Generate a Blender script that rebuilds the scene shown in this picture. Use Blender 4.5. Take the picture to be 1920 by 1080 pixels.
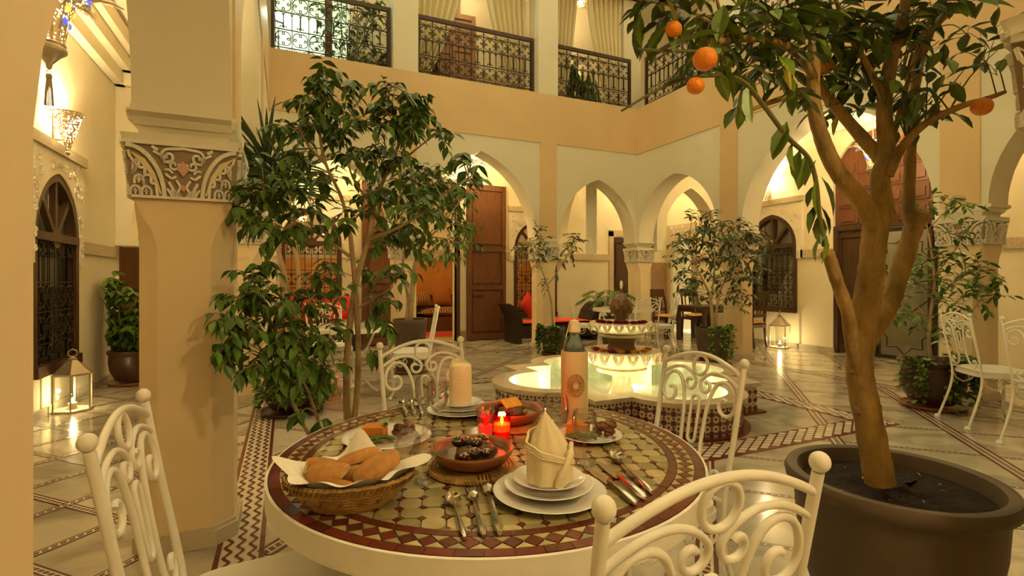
import bpy, math, random
from math import sin, cos, pi, radians, sqrt, hypot, atan2
from mathutils import Vector, Matrix

random.seed(7)
for _o in list(bpy.data.objects): bpy.data.objects.remove(_o)
SC = bpy.context.scene
COL = SC.collection

# ---------------------------------------------------------------- camera
H, F, Y0, TH = 1.22, 950.0, 525.0, radians(24.0)
CT, ST = cos(TH), sin(TH)
cam = bpy.data.cameras.new('camera')
cam.sensor_width = 36.0; cam.lens = F / 1920 * 36.0; cam.shift_y = -(540 - Y0) / 1920
cam.clip_start = 0.03; cam.clip_end = 100
cam_o = bpy.data.objects.new('camera', cam); COL.objects.link(cam_o)
cam_o.location = (0, 0, H); cam_o.rotation_euler = (pi / 2, 0, -TH)
SC.camera = cam_o

# ---------------------------------------------------------------- world, exposure
SC.view_settings.view_transform = 'Standard'
SC.view_settings.look = 'None'
SC.view_settings.gamma = 1.0
SC.view_settings.use_curve_mapping = False
SC.view_settings.exposure = 0.75
W = bpy.data.worlds.new('dusk_sky'); SC.world = W; W.use_nodes = True
_bg = W.node_tree.nodes['Background']
_bg.inputs[0].default_value = (1.0, 0.82, 0.42, 1); _bg.inputs[1].default_value = 0.95
SC.cycles.max_bounces = 6; SC.cycles.diffuse_bounces = 3; SC.cycles.glossy_bounces = 3; SC.cycles.transmission_bounces = 5; SC.cycles.transparent_max_bounces = 10
SC.cycles.caustics_reflective = False; SC.cycles.caustics_refractive = False
LAMP = (1.0, 0.74, 0.38)
LW, SALON, UPW, NEARW = 190.0, 110.0, 70.0, 380.0     # lamp powers in watts

# ---------------------------------------------------------------- place helpers
def c2w(X, Z, z=0.0):
    return Vector((X * CT + Z * ST, -X * ST + Z * CT, z))
def fl(px, py, z=0.0):
    Z = (H - z) * F / (py - Y0)
    return c2w((px - 960) / F * Z, Z, z)
def at(px, py, Z):
    return c2w((px - 960) / F * Z, Z, H - (py - Y0) * Z / F)
def depth(p): return p[0] * ST + p[1] * CT

# ---------------------------------------------------------------- materials
MATS = {}
def mat(name, col, rough=0.6, metal=0.0, var=0.0, vscale=6.0, col2=None, bump=0.0, bscale=60.0, coat=0.0,
        emit=None, estr=0.0, trans=0.0, ior=1.45, alpha=1.0, rand=0.0, spec=0.5, sss=0.0, stretch=None, world=False):
    if name in MATS: return MATS[name]
    m = bpy.data.materials.new(name); m.use_nodes = True
    nt = m.node_tree; N = nt.nodes; L = nt.links
    b = N['Principled BSDF']
    b.inputs['Base Color'].default_value = (*col, 1)
    b.inputs['Roughness'].default_value = rough
    b.inputs['Metallic'].default_value = metal
    b.inputs['IOR'].default_value = ior
    b.inputs['Transmission Weight'].default_value = trans
    b.inputs['Alpha'].default_value = alpha
    b.inputs['Coat Weight'].default_value = coat
    b.inputs['Coat Roughness'].default_value = 0.08
    b.inputs['Specular IOR Level'].default_value = spec
    if sss > 0:
        b.inputs['Subsurface Weight'].default_value = sss
        b.inputs['Subsurface Radius'].default_value = (0.02, 0.012, 0.006)
    if emit:
        b.inputs['Emission Color'].default_value = (*emit, 1); b.inputs['Emission Strength'].default_value = estr
    co = None
    if var > 0 or bump > 0:
        if world:
            g = N.new('ShaderNodeNewGeometry'); co = g.outputs['Position']
        else:
            t = N.new('ShaderNodeTexCoord'); co = t.outputs['Object']
        if stretch:
            mp = N.new('ShaderNodeMapping'); mp.inputs['Scale'].default_value = stretch
            L.new(co, mp.inputs['Vector']); co = mp.outputs['Vector']
    last = None
    if var > 0:
        n = N.new('ShaderNodeTexNoise'); n.inputs['Scale'].default_value = vscale; n.inputs['Detail'].default_value = 5
        n.inputs['Roughness'].default_value = 0.6
        L.new(co, n.inputs['Vector'])
        r = N.new('ShaderNodeValToRGB')
        c2 = col2 or tuple(max(0, c * (1 - var)) for c in col)
        r.color_ramp.elements[0].position = 0.32; r.color_ramp.elements[0].color = (*c2, 1)
        r.color_ramp.elements[1].position = 0.68; r.color_ramp.elements[1].color = (*col, 1)
        L.new(n.outputs['Fac'], r.inputs['Fac']); last = r.outputs['Color']
    if rand > 0:
        oi = N.new('ShaderNodeObjectInfo')
        mr = N.new('ShaderNodeMapRange'); mr.inputs['To Min'].default_value = 1 - rand; mr.inputs['To Max'].default_value = 1 + rand * 0.6
        L.new(oi.outputs['Random'], mr.inputs['Value'])
        hs = N.new('ShaderNodeHueSaturation')
        L.new(mr.outputs['Result'], hs.inputs['Value'])
        if last: L.new(last, hs.inputs['Color'])
        else: hs.inputs['Color'].default_value = (*col, 1)
        last = hs.outputs['Color']
    if last: L.new(last, b.inputs['Base Color'])
    if bump > 0:
        n2 = N.new('ShaderNodeTexNoise'); n2.inputs['Scale'].default_value = bscale; n2.inputs['Detail'].default_value = 4
        L.new(co, n2.inputs['Vector'])
        bp = N.new('ShaderNodeBump'); bp.inputs['Strength'].default_value = bump; bp.inputs['Distance'].default_value = 0.01
        L.new(n2.outputs['Fac'], bp.inputs['Height']); L.new(bp.outputs['Normal'], b.inputs['Normal'])
    MATS[name] = m
    return m

def perforated(name, col, scale, hole, metal=1.0, rough=0.35, tint=None, em=0.0):
    """thin pierced sheet: voronoi holes are open (real perforation pattern of the sheet)"""
    m = mat(name, col, rough, metal)
    nt = m.node_tree; N = nt.nodes; L = nt.links
    t = N.new('ShaderNodeTexCoord'); v = N.new('ShaderNodeTexVoronoi'); v.inputs['Scale'].default_value = scale
    L.new(t.outputs['Object'], v.inputs['Vector'])
    lt = N.new('ShaderNodeMath'); lt.operation = 'GREATER_THAN'; lt.inputs[1].default_value = hole
    L.new(v.outputs['Distance'], lt.inputs[0])
    L.new(lt.outputs[0], N['Principled BSDF'].inputs['Alpha'])
    return m

plaster = mat('white_plaster', (0.80, 0.735, 0.545), 0.75, var=0.06, vscale=1.5, bump=0.08, bscale=25, world=True)
shaft_beige = mat('cream_beige_tadelakt', (0.84, 0.655, 0.39), 0.55, var=0.08, vscale=1.3, bump=0.08, bscale=18, world=True)
beige = mat('beige_tadelakt', (0.79, 0.56, 0.29), 0.55, var=0.10, vscale=1.1, bump=0.08, bscale=18, world=True)
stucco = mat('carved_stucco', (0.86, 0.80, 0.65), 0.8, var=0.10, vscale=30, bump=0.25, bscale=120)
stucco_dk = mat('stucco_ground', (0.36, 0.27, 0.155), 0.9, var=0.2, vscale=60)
rosewash = mat('pink_wash', (0.62, 0.36, 0.22), 0.85)
cream_inlay = mat('cream_inlay', (0.80, 0.65, 0.36), 0.7)
darkwood = mat('dark_wood', (0.085, 0.040, 0.018), 0.42, var=0.45, vscale=6, stretch=(6, 6, 0.7), bump=0.1, bscale=40)
brownwood = mat('brown_wood', (0.165, 0.066, 0.026), 0.45, var=0.4, vscale=5, stretch=(6, 6, 0.8), bump=0.1, bscale=40)
palewood = mat('pale_brown_wood', (0.34, 0.19, 0.09), 0.5, var=0.3, vscale=5, stretch=(6, 6, 0.8))
iron = mat('black_iron', (0.035, 0.024, 0.015), 0.5, metal=0.4)
whiteiron = mat('white_painted_iron', (0.84, 0.80, 0.68), 0.38, var=0.06, vscale=20, bump=0.06, bscale=90)
seatpad = mat('cream_seat_pad', (0.78, 0.74, 0.63), 0.85, var=0.05, vscale=10, bump=0.1, bscale=150)
darkpot = mat('dark_clay_pot', (0.125, 0.088, 0.058), 0.55, var=0.35, vscale=5, bump=0.15, bscale=25)
brownpot = mat('brown_glazed_pot', (0.075, 0.035, 0.022), 0.3, var=0.4, vscale=6, bump=0.1, bscale=20)
clay = mat('terracotta', (0.30, 0.095, 0.028), 0.35, var=0.3, vscale=9, coat=0.35)
soil = mat('dark_soil', (0.028, 0.017, 0.010), 0.95, var=0.6, vscale=40, bump=1.0, bscale=60)
barkmat = mat('tree_bark', (0.46, 0.29, 0.085), 0.85, var=0.62, vscale=14, bump=0.9, bscale=45, stretch=(1, 1, 0.45))
barkpale = mat('pale_bark', (0.46, 0.33, 0.17), 0.85, var=0.3, vscale=14, bump=0.2, bscale=50)
barkgreen = mat('green_twig', (0.13, 0.12, 0.035), 0.8)
leaf_f = mat('ficus_leaf', (0.115, 0.225, 0.024), 0.35, rand=0.55, var=0.25, vscale=12)
leaf_o = mat('orange_leaf', (0.15, 0.23, 0.020), 0.38, rand=0.6, var=0.25, vscale=10)
leaf_d = mat('dark_leaf', (0.075, 0.125, 0.028), 0.4, rand=0.5)
leaf_v = mat('vine_leaf', (0.15, 0.25, 0.035), 0.45, rand=0.5)
leaf_y = mat('yellowing_leaf', (0.50, 0.42, 0.05), 0.5)
orange_m = mat('orange_peel', (0.86, 0.26, 0.012), 0.42, bump=0.25, bscale=220)
porcelain = mat('white_porcelain', (0.80, 0.79, 0.72), 0.12, coat=0.5)
linen = mat('cream_linen', (0.82, 0.70, 0.44), 0.9, bump=0.15, bscale=260)
steel = mat('polished_steel', (0.62, 0.58, 0.50), 0.16, metal=1.0)
antsilver = mat('antique_silver', (0.56, 0.48, 0.34), 0.42, metal=0.45, var=0.3, vscale=20)
glassm = mat('clear_glass', (1, 1, 1), 0.0, trans=1.0, ior=1.45)
def thin_glass(name, tint, a, k=0.9):
    """window pane: mostly clear sheet with a real surface reflection"""
    m = bpy.data.materials.new(name); m.use_nodes = True; nt = m.node_tree; N = nt.nodes; L = nt.links
    N.clear(); o = N.new('ShaderNodeOutputMaterial'); t = N.new('ShaderNodeBsdfTransparent'); g = N.new('ShaderNodeBsdfGlossy')
    t.inputs[0].default_value = (*tint, 1); g.inputs['Roughness'].default_value = 0.03
    f = N.new('ShaderNodeFresnel'); f.inputs[0].default_value = 1.5
    mx = N.new('ShaderNodeMath'); mx.operation = 'MULTIPLY_ADD'; mx.inputs[1].default_value = k; mx.inputs[2].default_value = a
    L.new(f.outputs[0], mx.inputs[0]); x = N.new('ShaderNodeMixShader'); L.new(mx.outputs[0], x.inputs[0])
    L.new(t.outputs[0], x.inputs[1]); L.new(g.outputs[0], x.inputs[2]); L.new(x.outputs[0], o.inputs[0])
    MATS[name] = m; return m
pane_m = thin_glass('window_glass', (0.93, 0.95, 0.92), 0.03)
wine_glass_m = thin_glass('stemware_glass', (0.95, 0.95, 0.935), 0.03, 0.45)
red_glass = thin_glass('red_glass', (0.95, 0.16, 0.08), 0.02, 0.3)
rattan = mat('dark_rattan', (0.030, 0.017, 0.011), 0.5, bump=0.5, bscale=90, var=0.4, vscale=40)
redcloth = mat('red_cloth', (0.62, 0.028, 0.012), 0.85, bump=0.1, bscale=200)
orangecloth = mat('orange_red_cloth', (0.72, 0.075, 0.015), 0.85)
strawgold = mat('woven_straw', (0.52, 0.30, 0.075), 0.75, var=0.5, vscale=40, bump=0.5, bscale=120)
voile = mat('cream_voile', (0.86, 0.74, 0.46), 0.9, var=0.08, vscale=30, stretch=(8, 8, 0.3))
MATS['cream_voile'].node_tree.nodes['Principled BSDF'].inputs['Transmission Weight'].default_value = 0.0
zred = mat('dark_red_zellige', (0.155, 0.028, 0.014), 0.22, rand=0.35, var=0.2, vscale=30, coat=0.3)
zcream = mat('cream_zellige', (0.47, 0.39, 0.18), 0.25, rand=0.38, var=0.3, vscale=25, coat=0.3)
zwhite = mat('white_zellige', (0.70, 0.64, 0.50), 0.22, rand=0.15, coat=0.3)
grout = mat('grout', (0.42, 0.33, 0.19), 0.9)

def lin(s): return tuple((c / 12.92 if c <= .04045 else ((c + .055) / 1.055) ** 2.4) for c in s)

# ---------------------------------------------------------------- mesh builder
class MB:
    def __init__(s): s.v = []; s.f = []; s.mi = []; s.cur = 0
    def add(s, vs, fs):
        o = len(s.v); s.v += [tuple(p) for p in vs]
        for f in fs: s.f.append(tuple(i + o for i in f)); s.mi.append(s.cur)
        return s
    def mat(s, i): s.cur = i; return s
    def box(s, x0, y0, z0, x1, y1, z1):
        return s.add([(x0, y0, z0), (x1, y0, z0), (x1, y1, z0), (x0, y1, z0), (x0, y0, z1), (x1, y0, z1), (x1, y1, z1), (x0, y1, z1)],
                     [(0, 3, 2, 1), (4, 5, 6, 7), (0, 1, 5, 4), (1, 2, 6, 5), (2, 3, 7, 6), (3, 0, 4, 7)])
    def cbox(s, c, d, rz=0.0):
        vs = []
        for sz in (-.5, .5):
            for sx, sy in ((-.5, -.5), (.5, -.5), (.5, .5), (-.5, .5)):
                x, y = sx * d[0], sy * d[1]
                vs.append((c[0] + x * cos(rz) - y * sin(rz), c[1] + x * sin(rz) + y * cos(rz), c[2] + sz * d[2]))
        return s.add(vs, [(0, 3, 2, 1), (4, 5, 6, 7), (0, 1, 5, 4), (1, 2, 6, 5), (2, 3, 7, 6), (3, 0, 4, 7)])
    def bar(s, a, b, w, d=None):
        a, b = Vector(a), Vector(b); t = (b - a).normalized(); d = d or w
        u = t.cross(Vector((0, 0, 1)))
        u = Vector((1, 0, 0)) if u.length < 1e-4 else u.normalized()
        n = t.cross(u)
        vs = [p + u * sx * w / 2 + n * sy * d / 2 for p in (a, b) for sx, sy in ((-1, -1), (1, -1), (1, 1), (-1, 1))]
        return s.add(vs, [(0, 3, 2, 1), (4, 5, 6, 7), (0, 1, 5, 4), (1, 2, 6, 5), (2, 3, 7, 6), (3, 0, 4, 7)])
    def prism(s, poly, z0, z1):
        n = len(poly); vs = [(p[0], p[1], z0) for p in poly] + [(p[0], p[1], z1) for p in poly]
        return s.add(vs, [tuple(range(n - 1, -1, -1)), tuple(range(n, 2 * n))] + [(i, (i + 1) % n, n + (i + 1) % n, n + i) for i in range(n)])
    def slabxz(s, poly, y0, y1):
        """polygon in x,z extruded along y"""
        n = len(poly); vs = [(p[0], y0, p[1]) for p in poly] + [(p[0], y1, p[1]) for p in poly]
        return s.add(vs, [tuple(range(n)), tuple(range(2 * n - 1, n - 1, -1))] + [(i, n + i, n + (i + 1) % n, (i + 1) % n) for i in range(n)])
    def tube(s, pts, r, n=6, closed=False, caps=True):
        P = [Vector(p) for p in pts]; k = len(P)
        R = r if isinstance(r, (list, tuple)) else [r] * k
        T = []
        for i in range(k):
            a = P[i - 1] if (i > 0 or closed) else P[i]; b = P[(i + 1) % k] if (i < k - 1 or closed) else P[i]
            t = b - a
            T.append(t.normalized() if t.length > 1e-9 else Vector((0, 0, 1)))
        u = T[0].orthogonal().normalized(); vs = []
        for i in range(k):
            u = u - T[i] * u.dot(T[i])
            u = T[i].orthogonal().normalized() if u.length < 1e-6 else u.normalized()
            w = T[i].cross(u)
            vs += [P[i] + (u * cos(2 * pi * j / n) + w * sin(2 * pi * j / n)) * R[i] for j in range(n)]
        fs = []
        for i in range(k if closed else k - 1):
            for j in range(n):
                a = i * n + j; b = i * n + (j + 1) % n; i2 = (i + 1) % k
                fs.append((a, b, i2 * n + (j + 1) % n, i2 * n + j))
        if caps and not closed: fs += [tuple(range(n - 1, -1, -1)), tuple(range((k - 1) * n, k * n))]
        return s.add(vs, fs)
    def lathe(s, prof, n=24, c=(0, 0, 0), ripple=None, squash=1.0):
        vs = []; fs = []
        for q, (r, z) in enumerate(prof):
            for j in range(n):
                a = 2 * pi * j / n; rr = r * (ripple(a, z, q) if ripple else 1)
                vs.append((c[0] + rr * cos(a), c[1] + rr * sin(a) * squash, c[2] + z))
        for i in range(len(prof) - 1):
            for j in range(n):
                a = i * n + j; b = i * n + (j + 1) % n
                fs.append((a, b, b + n, a + n))
        if prof[0][0] > 1e-6: fs.append(tuple(range(n - 1, -1, -1)))
        if prof[-1][0] > 1e-6: fs.append(tuple(range((len(prof) - 1) * n, len(prof) * n)))
        return s.add(vs, fs)
    def ball(s, c, r, n=10, m=6, sc=(1, 1, 1), jit=0.0):
        vs = []; fs = []
        for i in range(m + 1):
            ph = pi * i / m
            for j in range(n):
                a = 2 * pi * j / n; q = r * (1 + random.uniform(-jit, jit))
                vs.append((c[0] + q * sin(ph) * cos(a) * sc[0], c[1] + q * sin(ph) * sin(a) * sc[1], c[2] + q * cos(ph) * sc[2]))
        for i in range(m):
            for j in range(n):
                a = i * n + j; b = i * n + (j + 1) % n
                fs.append((a, a + n, b + n, b))
        return s.add(vs, fs)
    def grid(s, fn, nu, nv):
        vs = [fn(i / nu, j / nv) for i in range(nu + 1) for j in range(nv + 1)]
        return s.add(vs, [(i * (nv + 1) + j, (i + 1) * (nv + 1) + j, (i + 1) * (nv + 1) + j + 1, i * (nv + 1) + j + 1) for i in range(nu) for j in range(nv)])
    def me(s, name, mats, smooth=True, ang=38):
        m = bpy.data.meshes.new(name); m.from_pydata(s.v, [], s.f)
        for q in (mats if isinstance(mats, (list, tuple)) else [mats]): m.materials.append(q)
        if any(s.mi): m.polygons.foreach_set('material_index', s.mi)
        if smooth:
            m.shade_smooth(); m.set_sharp_from_angle(angle=radians(ang))
        m.update(); return m
    def build(s, name, mats, parent=None, smooth=True, loc=(0, 0, 0), rot=(0, 0, 0), ang=38):
        return obj(name, s.me(name, mats, smooth, ang), parent, loc, rot)

def obj(name, me, parent=None, loc=(0, 0, 0), rot=(0, 0, 0), scale=None):
    o = bpy.data.objects.new(name, me); COL.objects.link(o)
    if parent is not None: o.parent = parent
    o.location = loc; o.rotation_euler = rot
    if scale is not None: o.scale = scale if isinstance(scale, (tuple, list)) else (scale,) * 3
    return o
def tag(o, label, cat=None, group=None, kind=None):
    if label: o['label'] = label
    if cat: o['category'] = cat
    if group: o['group'] = group
    if kind: o['kind'] = kind
    return o
def thing(name, label, cat, loc=(0, 0, 0), rz=0.0, group=None, kind=None):
    o = bpy.data.objects.new(name, None); COL.objects.link(o); o.empty_display_size = 0.1
    o.location = loc; o.rotation_euler = (0, 0, rz)
    return tag(o, label, cat, group, kind)
def kids(o): return [c for c in CHILD.get(o.name, ())]
def dup(root, loc, rz, label=None, group=None, scale=None):
    """copy of a thing with its parts and sub-parts"""
    r = root.copy(); COL.objects.link(r); r.location = loc; r.rotation_euler = (0, 0, rz)
    if label: r['label'] = label
    if group: r['group'] = group
    if scale: r.scale = (scale,) * 3
    for ch in [o for o in root.children]:
        c = ch.copy(); COL.objects.link(c); c.parent = r
        for g in [o for o in ch.children]:
            d = g.copy(); COL.objects.link(d); d.parent = c
    return r
def crv(pts, n=6, closed=False):
    """catmull-rom through points"""
    P = [Vector(p) for p in pts]; k = len(P); out = []
    rng = range(k) if closed else range(k - 1)
    for i in rng:
        p1, p2 = P[i], P[(i + 1) % k]
        p0 = P[i - 1] if (i > 0 or closed) else p1 * 2 - p2
        p3 = P[(i + 2) % k] if (i + 2 < k or closed) else p2 * 2 - p1
        for j in range(n):
            t = j / n
            out.append(0.5 * ((2 * p1) + (p2 - p0) * t + (2 * p0 - 5 * p1 + 4 * p2 - p3) * t * t + (3 * p1 - p0 - 3 * p2 + p3) * t ** 3))
    if not closed: out.append(P[-1])
    return out
def spiral(cx, cz, r0, r1, a0, turns, n=14):
    """2-D spiral points (x,z) from radius r0 at angle a0"""
    return [(cx + (r0 + (r1 - r0) * i / n) * cos(a0 + turns * 2 * pi * i / n), cz + (r0 + (r1 - r0) * i / n) * sin(a0 + turns * 2 * pi * i / n)) for i in range(n + 1)]
def clip(poly, inside, cross):
    out = []
    for i in range(len(poly)):
        a, b = poly[i - 1], poly[i]; ia, ib = inside(a), inside(b)
        if ib:
            if not ia: out.append(cross(a, b))
            out.append(b)
        elif ia: out.append(cross(a, b))
    return out
def clip_rect(poly, x0, y0, x1, y1):
    for ax, lim, sg in ((0, x0, 1), (0, x1, -1), (1, y0, 1), (1, y1, -1)):
        if not poly: return poly
        def ins(p): return (p[ax] - lim) * sg >= -1e-9
        def crs(a, b):
            t = (lim - a[ax]) / (b[ax] - a[ax]); return (a[0] + (b[0] - a[0]) * t, a[1] + (b[1] - a[1]) * t)
        poly = clip(poly, ins, crs)
    return poly
def area(poly): return abs(sum(poly[i - 1][0] * poly[i][1] - poly[i][0] * poly[i - 1][1] for i in range(len(poly)))) / 2 if len(poly) > 2 else 0
def lamp(name, loc, watts, col=LAMP, r=0.05, parent=None):
    l = bpy.data.lights.new(name, 'POINT'); l.energy = watts; l.color = col; l.shadow_soft_size = r
    o = bpy.data.objects.new(name, l); COL.objects.link(o); o.location = loc
    if parent is not None: o.parent = parent
    return o
def inset_quad(c, w, h): pass
# ================================================================ STRUCTURE
CU = [-0.42, 1.75, 4.33, 6.50]          # column axes across the court
CW = [0.42, 2.88, 5.85, 8.30]           # column axes along the court
WALL_L, WALL_R, WALL_B, WALL_F = -2.0, 8.45, 9.70, -1.9
ZC, ZP, ZS, ZBEAM, ZSILL, ZTOP = 1.58, 1.93, 1.97, 3.69, 4.58, 7.3

def arch_pts(a, hgt, n=14):
    c = (hgt * hgt - a * a) / (2 * a); R = a + c; out = []
    for i in range(n + 1):
        th = math.acos(c / R) * (i / n)
        out.append((-(R * cos(th) - c), R * sin(th)))
    return out + [(-x, z) for x, z in reversed(out[:-1])]

def arch_panel(x0, x1, z0, zs, z1, a, hgt, t, y=0.0, n=14):
    """wall panel with an arched opening; local x along, z up, thickness t about y"""
    cx = (x0 + x1) / 2
    P = [(cx - a, z0)] + [(cx + x, zs + z) for x, z in arch_pts(a, hgt, n)] + [(cx + a, z0)]
    mb = MB()
    mb.box(x0, y - t / 2, z0, cx - a, y + t / 2, z1); mb.box(cx + a, y - t / 2, z0, x1, y + t / 2, z1)
    vs = []; fs = []
    for (x, z) in P[1:-1]: vs += [(x, y - t / 2, z), (x, y - t / 2, z1), (x, y + t / 2, z), (x, y + t / 2, z1)]
    for i in range(len(P) - 3):
        a_, b_ = i * 4, i * 4 + 4
        fs += [(a_, b_, b_ + 1, a_ + 1), (a_ + 2, a_ + 3, b_ + 3, b_ + 2), (a_, a_ + 2, b_ + 2, b_), (a_ + 1, b_ + 1, b_ + 3, a_ + 3)]
    return mb.add(vs, fs)

def frame_obj(name, x, y, rz, kind='structure', label=None, z=0.0):
    o = bpy.data.objects.new(name, None); COL.objects.link(o); o.location = (x, y, z); o.rotation_euler = (0, 0, rz); o['kind'] = kind
    if label: o['label'] = label
    return o

def arcade(name, origin, rz, xs, label, heights=None):
    """white arched panels framed by beige pilasters under a beige band; local x positions of column axes in xs"""
    o = frame_obj(name, origin[0], origin[1], rz, label=label)
    for i in range(len(xs) - 1):
        x0, x1 = xs[i] + 0.17, xs[i + 1] - 0.17; w = x1 - x0
        a = min(1.30, w / 2 - 0.06); hg = 1.15 if w < 2.2 else 1.45
        hg = max(hg, a * 1.02)
        arch_panel(x0, x1, ZP + 0.02, ZS, ZBEAM, a, hg, 0.376).build('arch_panel', plaster, o, ang=20)
        for xx, sg in ((x0, 1), (x1, -1)):      # little corbel under each springing
            mb = MB()
            mb.slabxz([(xx, 1.90), (xx + sg * 0.03, 1.90), (xx + sg * 0.05, 1.93), (xx + sg * 0.085, 1.945), (xx + sg * 0.085, 1.975), (xx, 1.975)], -0.19, 0.19)
            mb.build('corbel', plaster, o, smooth=False)
    for x in xs:
        MB().box(x - 0.17, -0.20, ZP, x + 0.17, 0.20, ZBEAM).build('pilaster', beige, o, smooth=False)
    MB().box(xs[0] - 0.2, -0.20, ZBEAM, xs[-1] + 0.2, 0.20, ZSILL).build('band', beige, o, smooth=False)
    for x in xs[1:-1]:
        MB().box(x - 0.20, -0.19, ZSILL, x + 0.20, 0.19, ZTOP).build('upper_pier', plaster, o, smooth=False)
    MB().box(xs[0] - 0.2, -0.19, 6.95, xs[-1] + 0.2, 0.19, ZTOP).build('lintel', plaster, o, smooth=False)
    return o

CXM, CWM = (CU[0] + CU[3]) / 2, (CW[0] + CW[3]) / 2
wall_back = arcade('wall_back', (0, CW[3]), 0, CU, 'arcaded back wall of the court, white arches under a beige band')
wall_right = arcade('wall_right', (CU[3], 0), -pi / 2, [-w for w in reversed(CW)], 'arcaded side wall behind the orange tree with white arches')
wall_left = arcade('wall_left', (CU[0], 0), pi / 2, CW, 'arcaded side wall above the large octagonal column')
CUF = [-0.40, 1.83, 4.33, 6.50]
wall_front = arcade('wall_front', (0, CW[0]), pi, [-u for u in reversed(CUF)], 'arcade the camera looks out through')
for (x, y) in ((CU[0], CW[3]), (CU[3], CW[3]), (CU[0], CW[0]), (CU[3], CW[0])):
    MB().box(x - 0.21, y - 0.21, ZSILL, x + 0.21, y + 0.21, ZTOP).build('upper_corner_pier', plaster, wall_back, smooth=False)

# ---------------------------------------------------------------- columns with carved capitals
def octo(h, ch):
    return [(-h, -h + ch), (-h + ch, -h), (h - ch, -h), (h, -h + ch), (h, h - ch), (h - ch, h), (-h + ch, h), (-h, h - ch)]
def shaft_mesh():
    mb = MB(); h = 0.188
    lv = [(0.08, 0.085), (1.36, 0.085), (1.44, 0.065), (1.50, 0.03), (1.56, 0.006), (1.60, 0.005)]
    vs = []; fs = []
    for z, ch in lv: vs += [(x, y, z) for x, y in octo(h, ch)]
    for i in range(len(lv) - 1):
        for j in range(8): fs.append((i * 8 + j, i * 8 + (j + 1) % 8, i * 8 + 8 + (j + 1) % 8, i * 8 + 8 + j))
    mb.add(vs, fs); return mb.me('shaft', shaft_beige, ang=15)
def carving_mesh():
    """relief of one capital face, local x -0.25..0.25, z 0..0.25, proud towards -y"""
    mb = MB()
    def strip(pts, w, y0=-0.012):
        for i in range(len(pts) - 1):
            (ax, az), (bx, bz) = pts[i], pts[i + 1]; L = hypot(bx - ax, bz - az) or 1
            nx, nz = -(bz - az) / L * w * .64, (bx - ax) / L * w * .64
            mb.slabxz([(ax + nx, az + nz), (ax - nx, az - nz), (bx - nx, bz - nz), (bx + nx, bz + nz)], y0, 0.004)
    mb.mat(0)
    mb.box(-0.245, -0.014, 0.232, 0.245, 0.004, 0.25); mb.box(-0.215, -0.014, 0.0, 0.215, 0.004, 0.012)
    for s in (-1, 1):
        mb.mat(0)
        strip([(s * (0.235 - 0.155 * sin(t * pi / 2 / 8) ), 0.225 * (cos(t * pi / 2 / 8)) ) for t in range(9)], 0.014)
        st = [(0.20, 0.16), (0.185, 0.16), (0.185, 0.13), (0.16, 0.13), (0.16, 0.10), (0.135, 0.10), (0.135, 0.065), (0.115, 0.065), (0.11, 0.01)]
        strip([(s * x, z) for x, z in st], 0.009)
        for (cx, cz, r) in ((0.20, 0.025, 0.02), (0.155, 0.025, 0.02), (0.185, 0.075, 0.018)):
            strip([(s * cx + r * cos(t * pi / 8), cz + r * 1.3 * sin(t * pi / 8)) for t in range(9)], 0.008)
            strip([(s * cx - r, cz), (s * cx - r, cz - 0.015)], 0.008); strip([(s * cx + r, cz), (s * cx + r, cz - 0.015)], 0.008)
            strip([(s * cx, cz - 0.01), (s * cx, cz + 0.016)], 0.006); strip([(s * cx - 0.008, cz + 0.004), (s * cx + 0.008, cz + 0.004)], 0.006)
        strip([(s * 0.21, 0.10), (s * 0.195, 0.14), (s * 0.215, 0.17)], 0.008)
        strip([(s * x, z) for x, z in spiral(0.062, 0.185, 0.034, 0.006, pi * 0.5, -1.4, 16)], 0.009)
        strip([(0, 0.225), (s * 0.03, 0.222), (s * 0.062, 0.219)], 0.009)
        strip([(s * 0.105, 0.21), (s * 0.13, 0.225)], 0.010)
        strip([(s * 0.062, 0.075), (s * 0.045, 0.045), (s * 0.03, 0.01)], 0.009)
        strip([(s * 0.03, 0.085), (s * 0.012, 0.055), (s * 0.025, 0.03), (s * 0.01, 0.01)], 0.008)
        strip([(s * 0.075, 0.11), (s * 0.05, 0.09), (s * 0.03, 0.10)], 0.008)
        mb.mat(1)   # plain cream spandrel between the arc and the steps
        mb.slabxz([(s * x, z) for x, z in ((0.225, 0.20), (0.19, 0.165), (0.165, 0.135), (0.14, 0.105), (0.12, 0.07), (0.10, 0.02), (0.092, 0.02), (0.12, 0.11), (0.16, 0.17))][::-s], -0.007, 0.004)
    mb.mat(0)
    for s in (-1, 1):
        strip([(s * x, z) for x, z in spiral(0.040, 0.150, 0.024, 0.005, pi * 0.9, 1.2, 14)], 0.008)
        strip([(s * 0.075, 0.155), (s * 0.095, 0.19), (s * 0.125, 0.205)], 0.008); strip([(s * 0.085, 0.165), (s * 0.075, 0.19)], 0.007)
        strip([(s * 0.045, 0.115), (s * 0.060, 0.13), (s * 0.078, 0.128)], 0.007)
        for q in range(4): strip([(s * (0.012 + 0.012 * q), 0.012), (s * (0.022 + 0.016 * q), 0.034 + 0.004 * q)], 0.007)
        strip([(s * 0.208, 0.115), (s * 0.208, 0.15), (s * 0.195, 0.125), (s * 0.21, 0.10)], 0.007); strip([(s * 0.165, 0.055), (s * 0.175, 0.09), (s * 0.16, 0.095)], 0.006)
        strip([(s * 0.218, 0.17), (s * 0.226, 0.20)], 0.008)
    mb.mat(2)
    mb.slabxz([(0, 0.10), (0.028, 0.135), (0, 0.17), (-0.028, 0.135)], -0.013, 0.004)
    mb.slabxz([(0, 0.035), (0.014, 0.05), (0, 0.068), (-0.014, 0.05)], -0.013, 0.004)
    return mb.me('carving', [stucco, cream_inlay, rosewash], smooth=False)
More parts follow.
